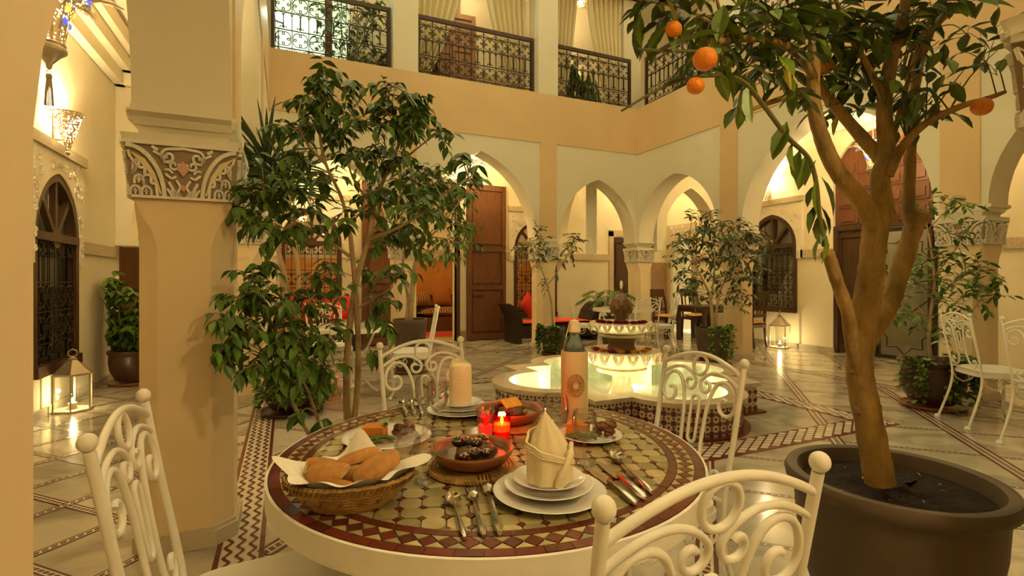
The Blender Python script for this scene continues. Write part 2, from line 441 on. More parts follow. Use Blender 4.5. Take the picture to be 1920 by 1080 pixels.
def capital_mesh():
    mb = MB(); vs = []; fs = []
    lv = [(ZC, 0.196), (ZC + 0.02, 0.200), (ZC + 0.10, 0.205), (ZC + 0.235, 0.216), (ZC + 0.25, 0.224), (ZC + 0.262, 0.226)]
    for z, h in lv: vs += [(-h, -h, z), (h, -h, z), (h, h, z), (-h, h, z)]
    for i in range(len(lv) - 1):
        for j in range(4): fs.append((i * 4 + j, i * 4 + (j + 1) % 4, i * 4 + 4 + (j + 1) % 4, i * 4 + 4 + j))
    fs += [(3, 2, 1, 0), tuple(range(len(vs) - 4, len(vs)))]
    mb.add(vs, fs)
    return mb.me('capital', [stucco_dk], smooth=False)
def abacus_mesh():
    mb = MB(); vs = []; fs = []
    lv = [(ZC + 0.25, 0.224), (ZC + 0.275, 0.230), (ZC + 0.277, 0.172), (ZC + 0.30, 0.176), (ZC + 0.325, 0.190), (ZC + 0.335, 0.206), (ZP + 0.02, 0.212), (ZP + 0.035, 0.212)]
    for z, h in lv: vs += [(-h, -h, z), (h, -h, z), (h, h, z), (-h, h, z)]
    for i in range(len(lv) - 1):
        for j in range(4): fs.append((i * 4 + j, i * 4 + (j + 1) % 4, i * 4 + 4 + (j + 1) % 4, i * 4 + 4 + j))
    fs += [(3, 2, 1, 0), tuple(range(len(vs) - 4, len(vs)))]
    return mb.add(vs, fs).me('abacus', plaster, smooth=False)
plinth_m = mat('grey_stone', (0.46, 0.41, 0.31), 0.5, var=0.25, vscale=8, bump=0.1)
M_shaft, M_carv, M_cap, M_aba = shaft_mesh(), carving_mesh(), capital_mesh(), abacus_mesh()
_pl = MB(); _pl.prism(octo(0.208, 0.08), 0, 0.07); _pl.prism(octo(0.198, 0.084), 0.07, 0.085)
M_plinth = _pl.me('plinth', mat('pale_stone', (0.62, 0.53, 0.37), 0.5, var=0.15, vscale=6), smooth=False)
COLS = {
 (0, 1): 'large octagonal beige column beside the bread basket, its carved capital in full view',
 (0, 2): 'beige column half hidden behind the large octagonal column and the ficus leaves',
 (0, 3): 'beige corner column behind the spiky palm leaves',
 (0, 0): 'blurred beige column cut by the edge of the photograph',
 (1, 3): 'beige column behind the tall dark planter of the second ficus',
 (2, 3): 'beige column between the black rattan bench and the topiary pot',
 (3, 3): 'beige corner column behind the fountain finial',
 (3, 2): 'beige column beside the dense potted tree and the dark dining set',
 (3, 1): 'beige column with carved capital behind the vine-draped pot',
 (1, 0): 'column whose carved capital pokes in beside the orange tree',
 (2, 0): 'beige column of the near arcade', (3, 0): 'beige corner column of the near arcade'}
for (i, j), lab in COLS.items():
    if (i, j) in ((2, 0), (3, 0)): continue
    c = thing('column', lab, 'column', ((CUF if j == 0 else CU)[i], CW[j] + (0.08 if (i, j) == (0, 0) else 0), 0), 0, 'columns of the arcade', 'structure')
    obj('shaft', M_shaft, c); obj('capital', M_cap, c); obj('abacus', M_aba, c); obj('plinth', M_plinth, c)
    for k in range(4):
        a = k * pi / 2
        d = 0.235
        t = obj('carving', M_carv, c, (sin(a) * d, -cos(a) * d, ZC), (radians(-5.5), 0, a)); t.rotation_mode = 'XYZ'
        t.rotation_euler = (radians(5.0), 0, a); t.location = (sin(a) * 0.199, -cos(a) * 0.199, ZC); t.scale = (0.89, 1, 1)

# ---------------------------------------------------------------- outer walls with openings
def pierced(name, x, y, rz, x0, x1, z0, z1, t, ops, m, label=None):
    """wall along local x, front face at local y=0, thickness t behind; openings (a,b,z0,z1)"""
    o = frame_obj(name, x, y, rz, label=label)
    mb = MB(); ops = sorted(ops); cur = x0
    for (a, b, c, d) in ops:
        if a > cur: mb.box(cur, 0, z0, a, t, z1)
        if c > z0: mb.box(a, 0, z0, b, t, c)
        if d < z1: mb.box(a, 0, d, b, t, z1)
        cur = b
    if cur < x1: mb.box(cur, 0, z0, x1, t, z1)
    mb.build('masonry', m, o, smooth=False)
    return o
wbi = pierced('wall_back_inner', 0, WALL_B, 0, -3.6, 9.6, 0, 4.3, 0.25,
              [(-0.10, 0.92, 0.45, 2.62), (1.90, 3.10, 0, 3.15), (4.36, 5.38, 0.45, 2.62), (6.86, 7.55, 0, 2.20), (-2.55, -1.75, 0, 2.05)], plaster,
              'plain inner wall of the back gallery with doors and grilled windows')
wbu = pierced('wall_back_upper', 0, WALL_B, 0, -3.6, 9.6, 4.3, ZTOP, 0.25, [(-0.25, 1.05, 4.5, 6.8), (2.05, 2.62, 4.5, 6.9), (5.75, 6.15, 4.5, 6.2)], plaster,
              'inner wall of the upper gallery behind the railings')
wri = pierced('wall_right_inner', WALL_R, 0, -pi / 2, -9.7, 1.9, 0, ZTOP, 0.25,
              [(-7.32, -6.28, 0.64, 2.60), (-5.62, -4.15, 0, 3.62), (-9.55, -8.85, 0, 2.35)], plaster, 'inner wall of the side gallery with lantern and tall doorway')
wli = pierced('wall_left_inner', WALL_L, 0, pi / 2, -1.9, 8.15, 0, ZTOP, 0.25, [(5.64, 6.68, 0.38, 2.30)], plaster, 'inner wall of the side gallery with the iron-grilled arched window')
wfi = pierced('wall_front_inner', 0, WALL_F, pi, -8.5, 2.1, 0, ZTOP, 0.25, [], plaster, 'wall behind the camera')
far_end = pierced('wall_left_corner', -3.5, 0, pi / 2, 8.1, 9.8, 0, ZTOP, 0.2, [], plaster)
MB().box(7.95, -1.5, 0, 8.15, 0, ZTOP).build('return', plaster, far_end, smooth=False)

# ceilings of the galleries (lower and upper) leave the court open to the sky
ce = frame_obj('ceiling', 0, 0, 0, label='white plaster ceiling of the galleries')
for z in (4.22, ZTOP):
    h = 0.28 if z < 5 else 0.2
    mb = MB()
    mb.box(-3.6, WALL_F, z, CU[0] - 0.2, 9.9, z + h); mb.box(CU[3] + 0.2, WALL_F, z, 8.7, 9.9, z + h)
    mb.box(CU[0] - 0.2, CW[3] + 0.2, z, CU[3] + 0.2, 9.9, z + h); mb.box(CU[0] - 0.2, WALL_F, z, CU[3] + 0.2, CW[0] - 0.2, z + h)
    mb.build('gallery_ceiling', plaster, ce, smooth=False)
# cross arch and stepped cornice at the end of the left gallery
x_arch = frame_obj('wall_cross', 0, 8.15, 0, label='white cross arch closing the side gallery')
arch_panel(-2.0, CU[0] - 0.2, 1.72, 1.95, 4.22, 0.52, 1.02, 0.32).build('cross_arch', plaster, x_arch, ang=20)
for xx, sg in ((-2.0, 1), (CU[0] - 0.2, -1)):
    MB().box(min(xx, xx + sg * 0.32), -0.18, 1.66, max(xx, xx + sg * 0.32), 0.18, 1.74).build('corbel', plaster, x_arch, smooth=False)
arch_panel(CU[3] + 0.2, WALL_R, 1.80, 2.05, 4.22, 0.72, 1.05, 0.32).build('cross_arch', plaster, x_arch, ang=20)
# cross arch along the back gallery at the far corner
x2 = frame_obj('wall_cross_back', CU[3] - 1.0, 0, -pi / 2)
arch_panel(-WALL_B, -CW[3] - 0.2, 1.72, 2.0, 4.22, 0.58, 1.25, 0.25).build('cross_arch', plaster, x2, ang=20)
MB().box(-WALL_B, -0.14, 1.64, -WALL_B + 0.12, 0.14, 1.72).build('corbel', plaster, x2, smooth=False)
co = frame_obj('trim_1', 0, 0, 0, label='stepped white cornice under the gallery ceiling')
def cornice(p0, p1, nrm):
    for k in range(3):
        d0 = 0.10 + 0.09 * k; z0 = 3.70 + 0.16 * k
        mb = MB(); a, b = Vector(p0), Vector(p1); n = Vector(nrm)
        q = [a, b, b + n * d0, a + n * d0]
        mb.prism([(p.x, p.y) for p in q], z0, z0 + 0.17)
        mb.build('moulding', plaster, co, smooth=False)
cornice((-2.0, 7.99), (-0.62, 7.99), (0, -1)); cornice((-1.99, 1.0), (-1.99, 7.99), (1, 0)); cornice((8.44, 1.0), (8.44, 9.6), (-1, 0))

# carved frieze strips on the inner walls
frieze = mat('carved_frieze', (0.70, 0.58, 0.38), 0.85, var=0.45, vscale=55, bump=0.9, bscale=75, world=True)
tf = frame_obj('trim_2', 0, 0, 0, label='carved stucco frieze running along the inner walls')
def fr(x0, y0, z0, x1, y1, z1): MB().box(x0, y0, z0, x1, y1, z1).build('frieze_strip', frieze, tf, smooth=False)
fr(-1.995, 6.78, 1.50, -1.965, 8.0, 1.63)
fr(5.45, WALL_B - 0.03, 1.66, 6.74, WALL_B - 0.005, 1.80); fr(6.74, WALL_B - 0.03, 0.0, 6.86, WALL_B - 0.005, 2.34)
fr(6.74, WALL_B - 0.03, 2.22, 7.68, WALL_B - 0.005, 2.36); fr(7.56, WALL_B - 0.03, 0.0, 7.68, WALL_B - 0.005, 2.34)
fr(3.12, WALL_B - 0.03, 1.66, 4.26, WALL_B - 0.005, 1.80)
fr(8.42, 5.65, 1.62, 8.445, 6.20, 1.76); fr(8.42, 0.4, 1.62, 8.445, 4.05, 1.76); fr(8.42, 7.45, 1.62, 8.445, 8.7, 1.76)
# stone skirting
sk = frame_obj('baseboard_1', 0, 0, 0, label='grey stone skirting at the foot of the walls')
def skb(x0, y0, x1, y1): MB().box(x0, y0, 0, x1, y1, 0.075).build('skirting', plinth_m, sk, smooth=False)
skb(-1.995, -1.8, -1.96, 8.1); skb(8.41, -1.8, 8.445, 4.12); skb(8.41, 5.58, 8.445, 8.8); skb(-1.7, WALL_B - 0.035, 1.28, WALL_B - 0.003)
skb(4.2, WALL_B - 0.035, 6.74, WALL_B - 0.003); skb(7.7, WALL_B - 0.035, 8.4, WALL_B - 0.003)
# brown veined stone panel in the far corner
bst = mat('brown_veined_stone', (0.40, 0.24, 0.12), 0.4, var=0.45, vscale=3, stretch=(1, 1, 9))
pn = frame_obj('trim_3', 0, 0, 0, label='brown veined stone wall panel in the far corner')
for k in range(6):
    MB().box(7.95, WALL_B - 0.04, 0.08 + k * 0.26, 8.44, WALL_B - 0.004, 0.335 + k * 0.26).build('stone_course', bst, pn, smooth=False)

# ---------------------------------------------------------------- wrought iron vocabulary
def tube2(mb, pts, r, n=4, y=0.0): return mb.tube([(p[0], y, p[1]) for p in pts], r, n)
def cscroll(r=1.0):
    """C-shaped scroll bulging to +x with both ends curled inward, unit radius"""
    up = [(0.15 + 0.42 * 0, 0)]
    arc = [(cos(t) * 1.0, sin(t) * 1.0) for t in [radians(-75 + 150 * i / 8) for i in range(9)]]
    e = arc[-1]; cu = spiral(e[0] - 0.10, e[1] - 0.33, 0.35, 0.10, radians(75), 0.85, 9)[1:]
    lo = [(x, -z) for x, z in reversed(cu)]
    return lo + arc + cu
CS = cscroll()
def scroll_mesh(R, r):
    mb = MB(); tube2(mb, [(x * R, z * R) for x, z in CS], r, 4); return mb.me('scroll', iron)
SCR = {}
def scr(R, r):
    k = (round(R, 3), round(r, 4))
    if k not in SCR: SCR[k] = scroll_mesh(*k)
    return SCR[k]
BARS = {}
def bar_mesh(L, w):
    k = (round(L, 3), round(w, 4))
    if k not in BARS: BARS[k] = MB().box(-w / 2, -w / 2, 0, w / 2, w / 2, L).me('bar', iron, smooth=False)
    return BARS[k]
def quatre(parent, cx, cz, s, r=0.0068):
    """four C-scrolls set in a cell of half-size s"""
    R = s * 0.62
    for k in range(4):
        a = pi / 4 + k * pi / 2
        obj('scroll', scr(R, r), parent, (cx + cos(a) * s * 0.36, 0, cz + sin(a) * s * 0.36), (0, -a, 0))
def archlet(w, h, r):
    mb = MB(); pts = [(-w / 2, 0)] + [(-w / 2 * cos(t * pi / 6), h + w / 2 * sin(t * pi / 6)) for t in range(7)] + [(w / 2, 0)]
    tube2(mb, pts, r, 4); return mb.me('archlet', iron)

def railing(name, label, x, y, rz, L, nmod, group='balcony railings'):
    o = thing(name, label, 'railing', (x, y, ZSILL + 0.01), rz, group)
    h = 1.03; t = 0.045
    for nm, (a, b) in (('top_rail', ((0, h - 0.065), (L, h))), ('bottom_rail', ((0, 0), (L, 0.05)))):
        MB().box(a[0], -t / 2, a[1], b[0], t / 2, b[1]).build(nm, darkwood, o, smooth=False)
    for xx in (0, L - 0.05): MB().box(xx, -t / 2, 0.05, xx + 0.05, t / 2, h - 0.065).build('post', darkwood, o, smooth=False)
    x0, x1 = 0.05, L - 0.05; z0, z1 = 0.05, h - 0.065
    for z in (0.105, 0.375, 0.635, 0.875):
        obj('bar', bar_mesh(x1 - x0, 0.013), o, (x0, 0, z), (0, pi / 2, 0))
    m = (x1 - x0) / nmod; al = archlet(m / 2 - 0.012, 0.0, 0.006)
    for k in range(nmod + 1): obj('bar', bar_mesh(z1 - z0, 0.012), o, (x0 + k * m if 0 < k < nmod else (x0 + 0.008 if k == 0 else x1 - 0.008), 0, z0))
    for k in range(nmod):
        cx = x0 + (k + 0.5) * m
        quatre(o, cx, 0.240, m / 2); quatre(o, cx, 0.755, m / 2)
        obj('bar', bar_mesh(0.19, 0.02), o, (cx, 0, 0.42)); obj('bar', bar_mesh(0.26, 0.007), o, (cx, 0, 0.375))
        for s in (-1, 1):
            obj('archlet', al, o, (cx + s * m / 4, 0, 0.585))
            obj('scroll', scr(0.022, 0.005), o, (cx + s * 0.026, 0, 0.405), (0, -pi / 2 , 0))
            obj('bar', bar_mesh(hypot(m / 2, 0.05), 0.007), o, (cx, 0, z0 + 0.005), (0, s * atan2(m / 2, 0.05), 0))
            obj('bar', bar_mesh(hypot(m / 2, 0.045), 0.007), o, (cx, 0, 0.88), (0, s * atan2(m / 2, 0.045), 0))
    return o
railing('balcony_railing', 'dark iron balcony railing in front of the blue-white floodlight', CU[0] + 0.21, CW[3], 0, CU[1] - CU[0] - 0.42, 7)
railing('balcony_railing', 'widest dark iron railing, over the brown doors and tied striped drape', CU[1] + 0.21, CW[3], 0, CU[2] - CU[1] - 0.42, 9)
railing('balcony_railing', 'dark iron railing in front of the hanging fern and two cream curtains', CU[2] + 0.21, CW[3], 0, CU[3] - CU[2] - 0.42, 7)
railing('balcony_railing', 'dark iron railing partly hidden by the hanging oranges', CU[3], CW[3] - 0.21, -pi / 2, CW[3] - CW[2] - 0.42, 8)
railing('balcony_railing', 'dark iron railing behind the orange tree crown', CU[3], CW[2] - 0.21, -pi / 2, CW[2] - CW[1] - 0.42, 10)

# ---------------------------------------------------------------- carved surround + arched window
def relief_scrolls(mb, pts, y, R, r):
    for (x, z) in pts:
        a = random.uniform(0, 6.28); sgn = random.choice((-1, 1))
        mb.tube([(px, y, pz) for px, pz in spiral(x, z, R, R * 0.15, a, sgn * 1.3, 10)], r, 4)
def arched_window(n, label, x, y, rz, w, z0, zb, z1, curtain=False, border=0.12):
    """opening from z0 to arch apex z1, transom bar at zb; local origin at opening centre"""
    o = frame_obj('window_%d' % n, x, y, rz, label=label)
    a = w / 2; hg = z1 - zb - 0.02; hg = max(hg, a * 1.0)
    A = [(px * (a / a), zb + pz * hg / max(hg, 1e-6)) for px, pz in arch_pts(a, hg * 1.001 if hg > a else a * 1.001, 10)]
    # carved stucco frame: band round a spandrel plate
    top = z1 + 0.16; ow = a + border
    sb = MB()
    half = len(A) // 2
    vs = []; fs = []
    for (px, pz) in A: vs += [(px, -0.03, pz), (px, -0.03, top), (px, 0.12, pz), (px, 0.12, top)]
    for i in range(len(A) - 1):
        q = i * 4; fs += [(q, q + 4, q + 5, q + 1), (q, q + 2, q + 6, q + 4), (q + 2, q + 3, q + 7, q + 6)]
    sb.add(vs, fs); sb.box(-ow, -0.03, zb - 0.25, -a, 0.0, top); sb.box(a, -0.03, zb - 0.25, ow, 0.0, top)
    su = sb.build('carved_surround', stucco, o, smooth=False)
    mb = MB(); mb.box(-ow - 0.02, -0.055, top, ow + 0.02, 0, top + 0.10); mb.build('carved_lintel', frieze, o, smooth=False)
    mb = MB()
    pts = []
    for k in range(150):
        px = random.uniform(-ow + 0.03, ow - 0.03); pz = random.uniform(zb - 0.2, top - 0.03)
        if abs(px) < a:
            zz = zb + hg * sqrt(max(0, 1 - (abs(px) / a) ** 2)) + 0.05
            if pz < zz: continue
        pts.append((px, pz))
    relief_scrolls(mb, pts, -0.035, 0.032, 0.0065); mb.build('scroll_relief', stucco, o)
    # wooden frame
    fr_ = MB(); fw = 0.075
    B = [(px * (a - fw) / a, zb + (pz - zb) * (hg - fw) / hg) for px, pz in A]
    vs = []; fs = []
    for P_ in (A, B):
        for (px, pz) in P_: vs += [(px, -0.02, pz), (px, 0.08, pz)]
    n2 = len(A)
    for i in range(n2 - 1):
        p, q = i * 2, n2 * 2 + i * 2
        fs += [(p, q, q + 2, p + 2), (q, q + 1, q + 3, q + 2), (p + 1, p + 3, q + 3, q + 1)]
    fr_.add(vs, fs)
    fr_.box(-a, -0.02, z0, -a + fw, 0.08, zb); fr_.box(a - fw, -0.02, z0, a, 0.08, zb); fr_.box(-a, -0.05, z0 - 0.02, a, 0.08, z0 + 0.08)
    fr_.build('window_frame', darkwood, o, smooth=False)
    MB().box(-a + 0.02, -0.03, zb - 0.04, a - 0.02, 0.06, zb + 0.035).build('transom', darkwood, o, smooth=False)
    for k, ang in enumerate((45, 90, 135)):
        L = (hg - 0.05) * (1 if ang == 90 else 0.95)
        MB().bar((0, 0.02, zb), (cos(radians(ang)) * L * (a / hg if ang != 90 else 1), 0.02, zb + sin(radians(ang)) * L), 0.05, 0.05).build('spoke', darkwood, o, smooth=False)
    mb = MB(); mb.lathe([(0.10, -0.03), (0.10, 0.03)], 12); hub = mb.build('hub', darkwood, o, loc=(0, 0.02, zb), rot=(pi / 2, 0, 0))
    MB().box(-a + fw, 0.055, z0 + 0.08, a - fw, 0.059, zb).build('pane', pane_m, o, smooth=False)
    gv = MB(); gv.add([(0, 0.055, zb)] + [(px, 0.055, pz) for px, pz in B], [(0, i, i + 1) for i in range(1, n2)]); gv.build('pane', pane_m, o, smooth=False)
    # grille
    g0, g1 = z0 + 0.08, zb - 0.04; gw = w - 2 * fw; nm = 4; m = gw / nm
    for k in range(nm * 2 + 1): obj('bar', bar_mesh(g1 - g0, 0.010), o, (-gw / 2 + k * m / 2, 0.01, g0))
    hh = g1 - g0
    for f in (0.16, 0.42, 0.66, 0.88): obj('bar', bar_mesh(gw, 0.010), o, (-gw / 2, 0.01, g0 + hh * f), (0, pi / 2, 0))
    for k in range(nm):
        for f in (0.29, 0.54) : quatre(o, -gw / 2 + (k + .5) * m, g0 + hh * f, min(m / 2, hh * 0.12))
        for f in (0.08, 0.94): quatre(o, -gw / 2 + (k + .5) * m, g0 + hh * f, min(m / 2, hh * 0.07))
    return o
arched_window(1, 'arched dark wood window with dense iron grille beside the floor lantern', WALL_L, 6.16, pi / 2, 1.04, 0.38, 1.62, 2.25)
arched_window(2, 'arched grilled window glowing orange behind the ficus leaves', 0.41, WALL_B, 0, 1.02, 0.45, 1.88, 2.50)
arched_window(3, 'arched grilled window glowing orange above the rattan bench', 4.87, WALL_B, 0, 1.02, 0.45, 1.88, 2.50)
arched_window(4, 'arched grilled window with drawn grey curtain above the pale lantern', WALL_R, 6.80, -pi / 2, 1.04, 0.64, 1.86, 2.48)

# ---------------------------------------------------------------- doors
def leaf(name, parent, w, h, m, loc, rz, panels, t=0.05, arch=None):
    """panelled door leaf: stiles and rails around sunk panels with raised fields"""
    o = bpy.data.objects.new(name, None); COL.objects.link(o); o.parent = parent; o.location = loc; o.rotation_euler = (0, 0, rz)
    mb = MB(); mb.box(0, 0.012, 0, w, t - 0.012, h); mb.build('core', m, o, smooth=False)
    s = 0.085; mb = MB()
    zs = [0] + [z for p in panels for z in p] + [h]
    for yy0, yy1 in ((-0.014, 0.014), (t - 0.014, t + 0.014)):
        mb.box(0, yy0, 0, s, yy1, h); mb.box(w - s, yy0, 0, w, yy1, h)
        for i in range(0, len(zs), 2): mb.box(s, yy0, zs[i], w - s, yy1, zs[i + 1])
    mb.build('stiles', m, o, smooth=False)
    for i, (a, b) in enumerate(panels):
        g = 0.035
        mb = MB()
        for y0, y1 in ((-0.006, 0.013), (t - 0.013, t + 0.006)):
            if arch == i:
                W2 = w / 2; hw = (w - 2 * s - 2 * g) / 2
                P_ = [(W2 - hw, a + g)] + [(W2 + px, b - g - hw * 1.15 + pz) for px, pz in arch_pts(hw, hw * 1.15, 8)] + [(W2 + hw, a + g)]
                mb.slabxz(P_, y0, y1)
            else: mb.box(s + g, y0, a + g, w - s - g, y1, b - g)
        mb.build('panel', m, o, smooth=False)
    return o
d1 = frame_obj('door_1', 0, 0, 0, label='tall open brown double door to the orange-lit salon')
leaf('door_leaf', d1, 0.86, 3.13, brownwood, (3.30, WALL_B - 0.10, 0.02), radians(4), [(0.12, 1.0), (1.10, 1.78), (1.90, 3.02)], arch=1)
leaf('door_leaf', d1, 0.62, 3.13, brownwood, (1.27, WALL_B - 0.10, 0.02), 0, [(0.12, 1.0), (1.10, 1.78), (1.90, 3.02)], arch=1)
for a, b in ((1.83, 1.90), (3.10, 3.17)): MB().box(a, WALL_B - 0.03, 0, b, WALL_B + 0.12, 3.22).build('jamb', darkwood, d1, smooth=False)
MB().box(1.83, WALL_B - 0.03, 3.15, 3.17, WALL_B + 0.12, 3.22).build('head', darkwood, d1, smooth=False)
MB().box(3.17, WALL_B - 0.05, 0, 3.30, WALL_B - 0.002, 0.2).build('tile_skirting', mat('tile_skirt', (0.5, 0.36, 0.2), 0.3, var=0.7, vscale=40), d1, smooth=False)
for zz in (0.9, 1.9):
    MB().bar((3.40, WALL_B - 0.115, zz), (3.62, WALL_B - 0.11, zz), 0.03, 0.02).build('bolt', iron, d1, smooth=False)
d2 = frame_obj('door_2', 0, 0, 0, label='dark panelled door in a carved frame behind the fountain')
leaf('door_leaf', d2, 0.70, 2.20, darkwood, (6.86, WALL_B + 0.06, 0), 0, [(0.12, 0.95), (1.05, 2.08)])
d3 = frame_obj('door_3', 0, 0, 0, label='small brown louvred door behind the umbrella plant')
leaf('door_leaf', d3, 0.80, 2.05, brownwood, (-2.55, WALL_B + 0.06, 0), 0, [(0.12, 0.95), (1.05, 1.93)])
for k in range(9): MB().box(-2.40, WALL_B + 0.048, 1.18 + 0.075 * k, -1.90, WALL_B + 0.06, 1.22 + 0.075 * k).build('louvre', brownwood, d3, smooth=False)
d4 = frame_obj('door_4', WALL_R, 4.88, -pi / 2, label='tall brown doorway with panelled arch head behind the orange tree')
hw = 0.735; A = arch_pts(hw, 0.74, 12)
mb = MB()
vs = [(px, 0.05, 2.88 + pz) for px, pz in A] + [(px, 0.12, 2.88 + pz) for px, pz in A]; n_ = len(A)
mb.add(vs, [tuple(range(n_)), tuple(range(2 * n_ - 1, n_ - 1, -1))]); mb.box(-hw, 0.05, 2.10, hw, 0.12, 2.88); mb.build('transom_boards', brownwood, d4, smooth=False)
mb = MB(); vs = []; fs = []
for (px, pz) in A: vs += [(px, -0.005, 2.88 + pz), (px, -0.005, 3.66), (px, 0.12, 2.88 + pz)]
for i in range(n_ - 1): q = i * 3; fs += [(q, q + 3, q + 4, q + 1), (q, q + 2, q + 5, q + 3)]
mb.add(vs, fs); mb.build('spandrel', plaster, d4, smooth=False)
for r_ in range(5):
    for c_ in range(4):
        x0 = -0.66 + 0.335 * c_; z0 = 2.14 + 0.27 * r_
        if r_ == 4 and c_ in (0, 3): continue
        p_ = MB(); p_.box(x0, 0.035, z0, x0 + 0.30, 0.052, z0 + 0.225); p_.build('panel', brownwood, d4, smooth=False)
        p_ = MB(); p_.box(x0 + 0.045, 0.020, z0 + 0.045, x0 + 0.255, 0.036, z0 + 0.18); p_.build('panel_field', brownwood, d4, smooth=False)
MB().box(-0.72, -0.02, 2.04, 0.72, 0.14, 2.12).build('head', darkwood, d4, smooth=False)
for a in (-0.72, 0.65): MB().box(a, -0.02, 0, a + 0.07, 0.14, 2.05).build('jamb', darkwood, d4, smooth=False)
leaf('door_leaf', d4, 0.66, 2.03, darkwood, (-0.70, 0.03, 0.02), 0, [(0.12, 0.95), (1.05, 1.9)])
gl = thing('glass_door', 'glazed iron door with an eight-pointed star pattern behind the orange tree', 'glass door', (WALL_R, 4.54, 0.02), -pi / 2)
gw_, gh_ = 0.86, 2.0
mb = MB()
for a, b, c, d in ((-.43, 0, -.37, 2.0), (.37, 0, .43, 2.0), (-.37, 0, .37, .05), (-.37, 1.94, .37, 2.0)): mb.box(a, -.02, b, c, .02, d)
mb.build('door_frame', iron, gl, smooth=False)
MB().box(-.37, -.003, .05, .37, .003, 1.94).build('pane', pane_m, gl, smooth=False)
for cz in (0.42, 1.52):
    st = []
    for k in range(16):
        a = k * pi / 8 + pi / 8 * 0; R_ = 0.34 if k % 2 == 0 else 0.255
        st.append((R_ * sin(a), cz + R_ * cos(a)))
    MB().tube([(x, -0.008, z) for x, z in st], 0.008, 4, closed=True).build('star', iron, gl)
for s in (-1, 1):
    MB().bar((s * .37, -.008, .95), (s * .1, -.008, .72), .014).build('bar', iron, gl, smooth=False)
    MB().bar((s * .37, -.008, 1.0), (s * .1, -.008, 1.22), .014).build('bar', iron, gl, smooth=False)
MB().box(-8.6, 0.0, -0.02, -3.3, 2.2, 0.0).build('floor_beyond', plinth_m, wri, smooth=False)
# arched carved doorway of the far corner
d5 = frame_obj('door_5', WALL_R, 9.20, -pi / 2, label='carved pointed doorway in the far corner')
mb = MB(); A = [(px, 1.65 + pz) for px, pz in arch_pts(0.34, 0.62, 10)]; n_ = len(A)
vs = []; fs = []
for (px, pz) in A: vs += [(px, -0.05, pz), (px, -0.05, 2.52), (px, 0.05, pz), (px, 0.05, 2.52)]
for i in range(n_ - 1): q = i * 4; fs += [(q, q + 4, q + 5, q + 1), (q, q + 2, q + 6, q + 4)]
mb.add(vs, fs); mb.box(-0.47, -0.05, 0, -0.34, 0.02, 2.52); mb.box(0.34, -0.05, 0, 0.47, 0.02, 2.52); mb.build('carved_arch', frieze, d5, smooth=False)
mb = MB(); relief_scrolls(mb, [(random.uniform(-.42, .42), random.uniform(2.28, 2.48)) for _ in range(26)], -0.055, 0.035, 0.006); mb.build('scroll_relief', stucco, d5)

# ---------------------------------------------------------------- salon behind the back wall, passage behind right wall
ochre = mat('ochre_wall', (0.72, 0.30, 0.07), 0.7, var=0.3, vscale=1.6, world=True)
sal = frame_obj('wall_salon', 0, 0, 0, label='ochre wall of the lamp-lit salon beyond the doors')
mb = MB(); mb.box(-1.0, 12.6, 0, 6.4, 12.75, 1.72); mb.box(-1.1, 9.95, 0, -1.0, 12.7, 3.5); mb.box(6.3, 9.95, 0, 6.4, 12.7, 3.5); mb.build('ochre_plaster', ochre, sal, smooth=False)
mb = MB(); mb.box(-1.0, 12.6, 2.0, 6.4, 12.75, 3.5); mb.box(-1.0, 9.95, 3.5, 6.4, 12.75, 3.6); mb.build('upper_plaster', plaster, sal, smooth=False)
MB().box(-1.0, 12.58, 1.72, 6.4, 12.7, 2.0).build('frieze_strip', frieze, sal, smooth=False)
pas = frame_obj('wall_passage', 0, 0, 0, label='plain wall of the passage beyond the glazed door')
mb = MB(); mb.box(10.6, 3.4, 0, 10.7, 8.6, 3.6); mb.box(8.7, 3.3, 0, 10.7, 3.4, 3.6); mb.box(8.7, 8.5, 0, 10.7, 8.6, 3.6); mb.box(8.7, 3.3, 3.6, 10.7, 8.6, 3.7); mb.build('plaster', plaster, pas, smooth=False)
upr = frame_obj('wall_upper_rooms', 0, 0, 0, label='plain walls of the rooms off the upper gallery')
mb = MB(); mb.box(-0.6, 11.2, 4.3, 6.7, 11.3, 7.3); mb.box(-0.7, 9.95, 4.3, -0.6, 11.3, 7.3); mb.box(6.6, 9.95, 4.3, 6.7, 11.3, 7.3); mb.box(1.4, 9.95, 4.3, 1.5, 11.2, 7.3); mb.box(-0.7, 9.95, 7.2, 6.7, 11.3, 7.3); mb.box(-0.7, 9.95, 4.3, 6.7, 11.3, 4.4); mb.build('plaster', plaster, upr, smooth=False)
for k in range(4): MB().box(-0.42 + 0.22 * k, 0.16, 0.46, -0.28 + 0.22 * k, 0.20, 1.58).build('shutter_board', brownwood, bpy.data.objects['window_1'], smooth=False)
lw = frame_obj('wall_left_room', 0, 0, 0)
mb = MB(); mb.box(-4.0, 5.0, 0, -3.9, 7.6, 3.4); mb.box(-4.0, 5.0, 3.3, -2.25, 7.6, 3.4); mb.box(-4.0, 7.5, 0, -2.25, 7.6, 3.4); mb.build('plaster', plaster, lw, smooth=False)
MB().box(-3.9, 5.0, -0.02, -2.25, 7.6, 0).build('floor', plinth_m, lw, smooth=False)
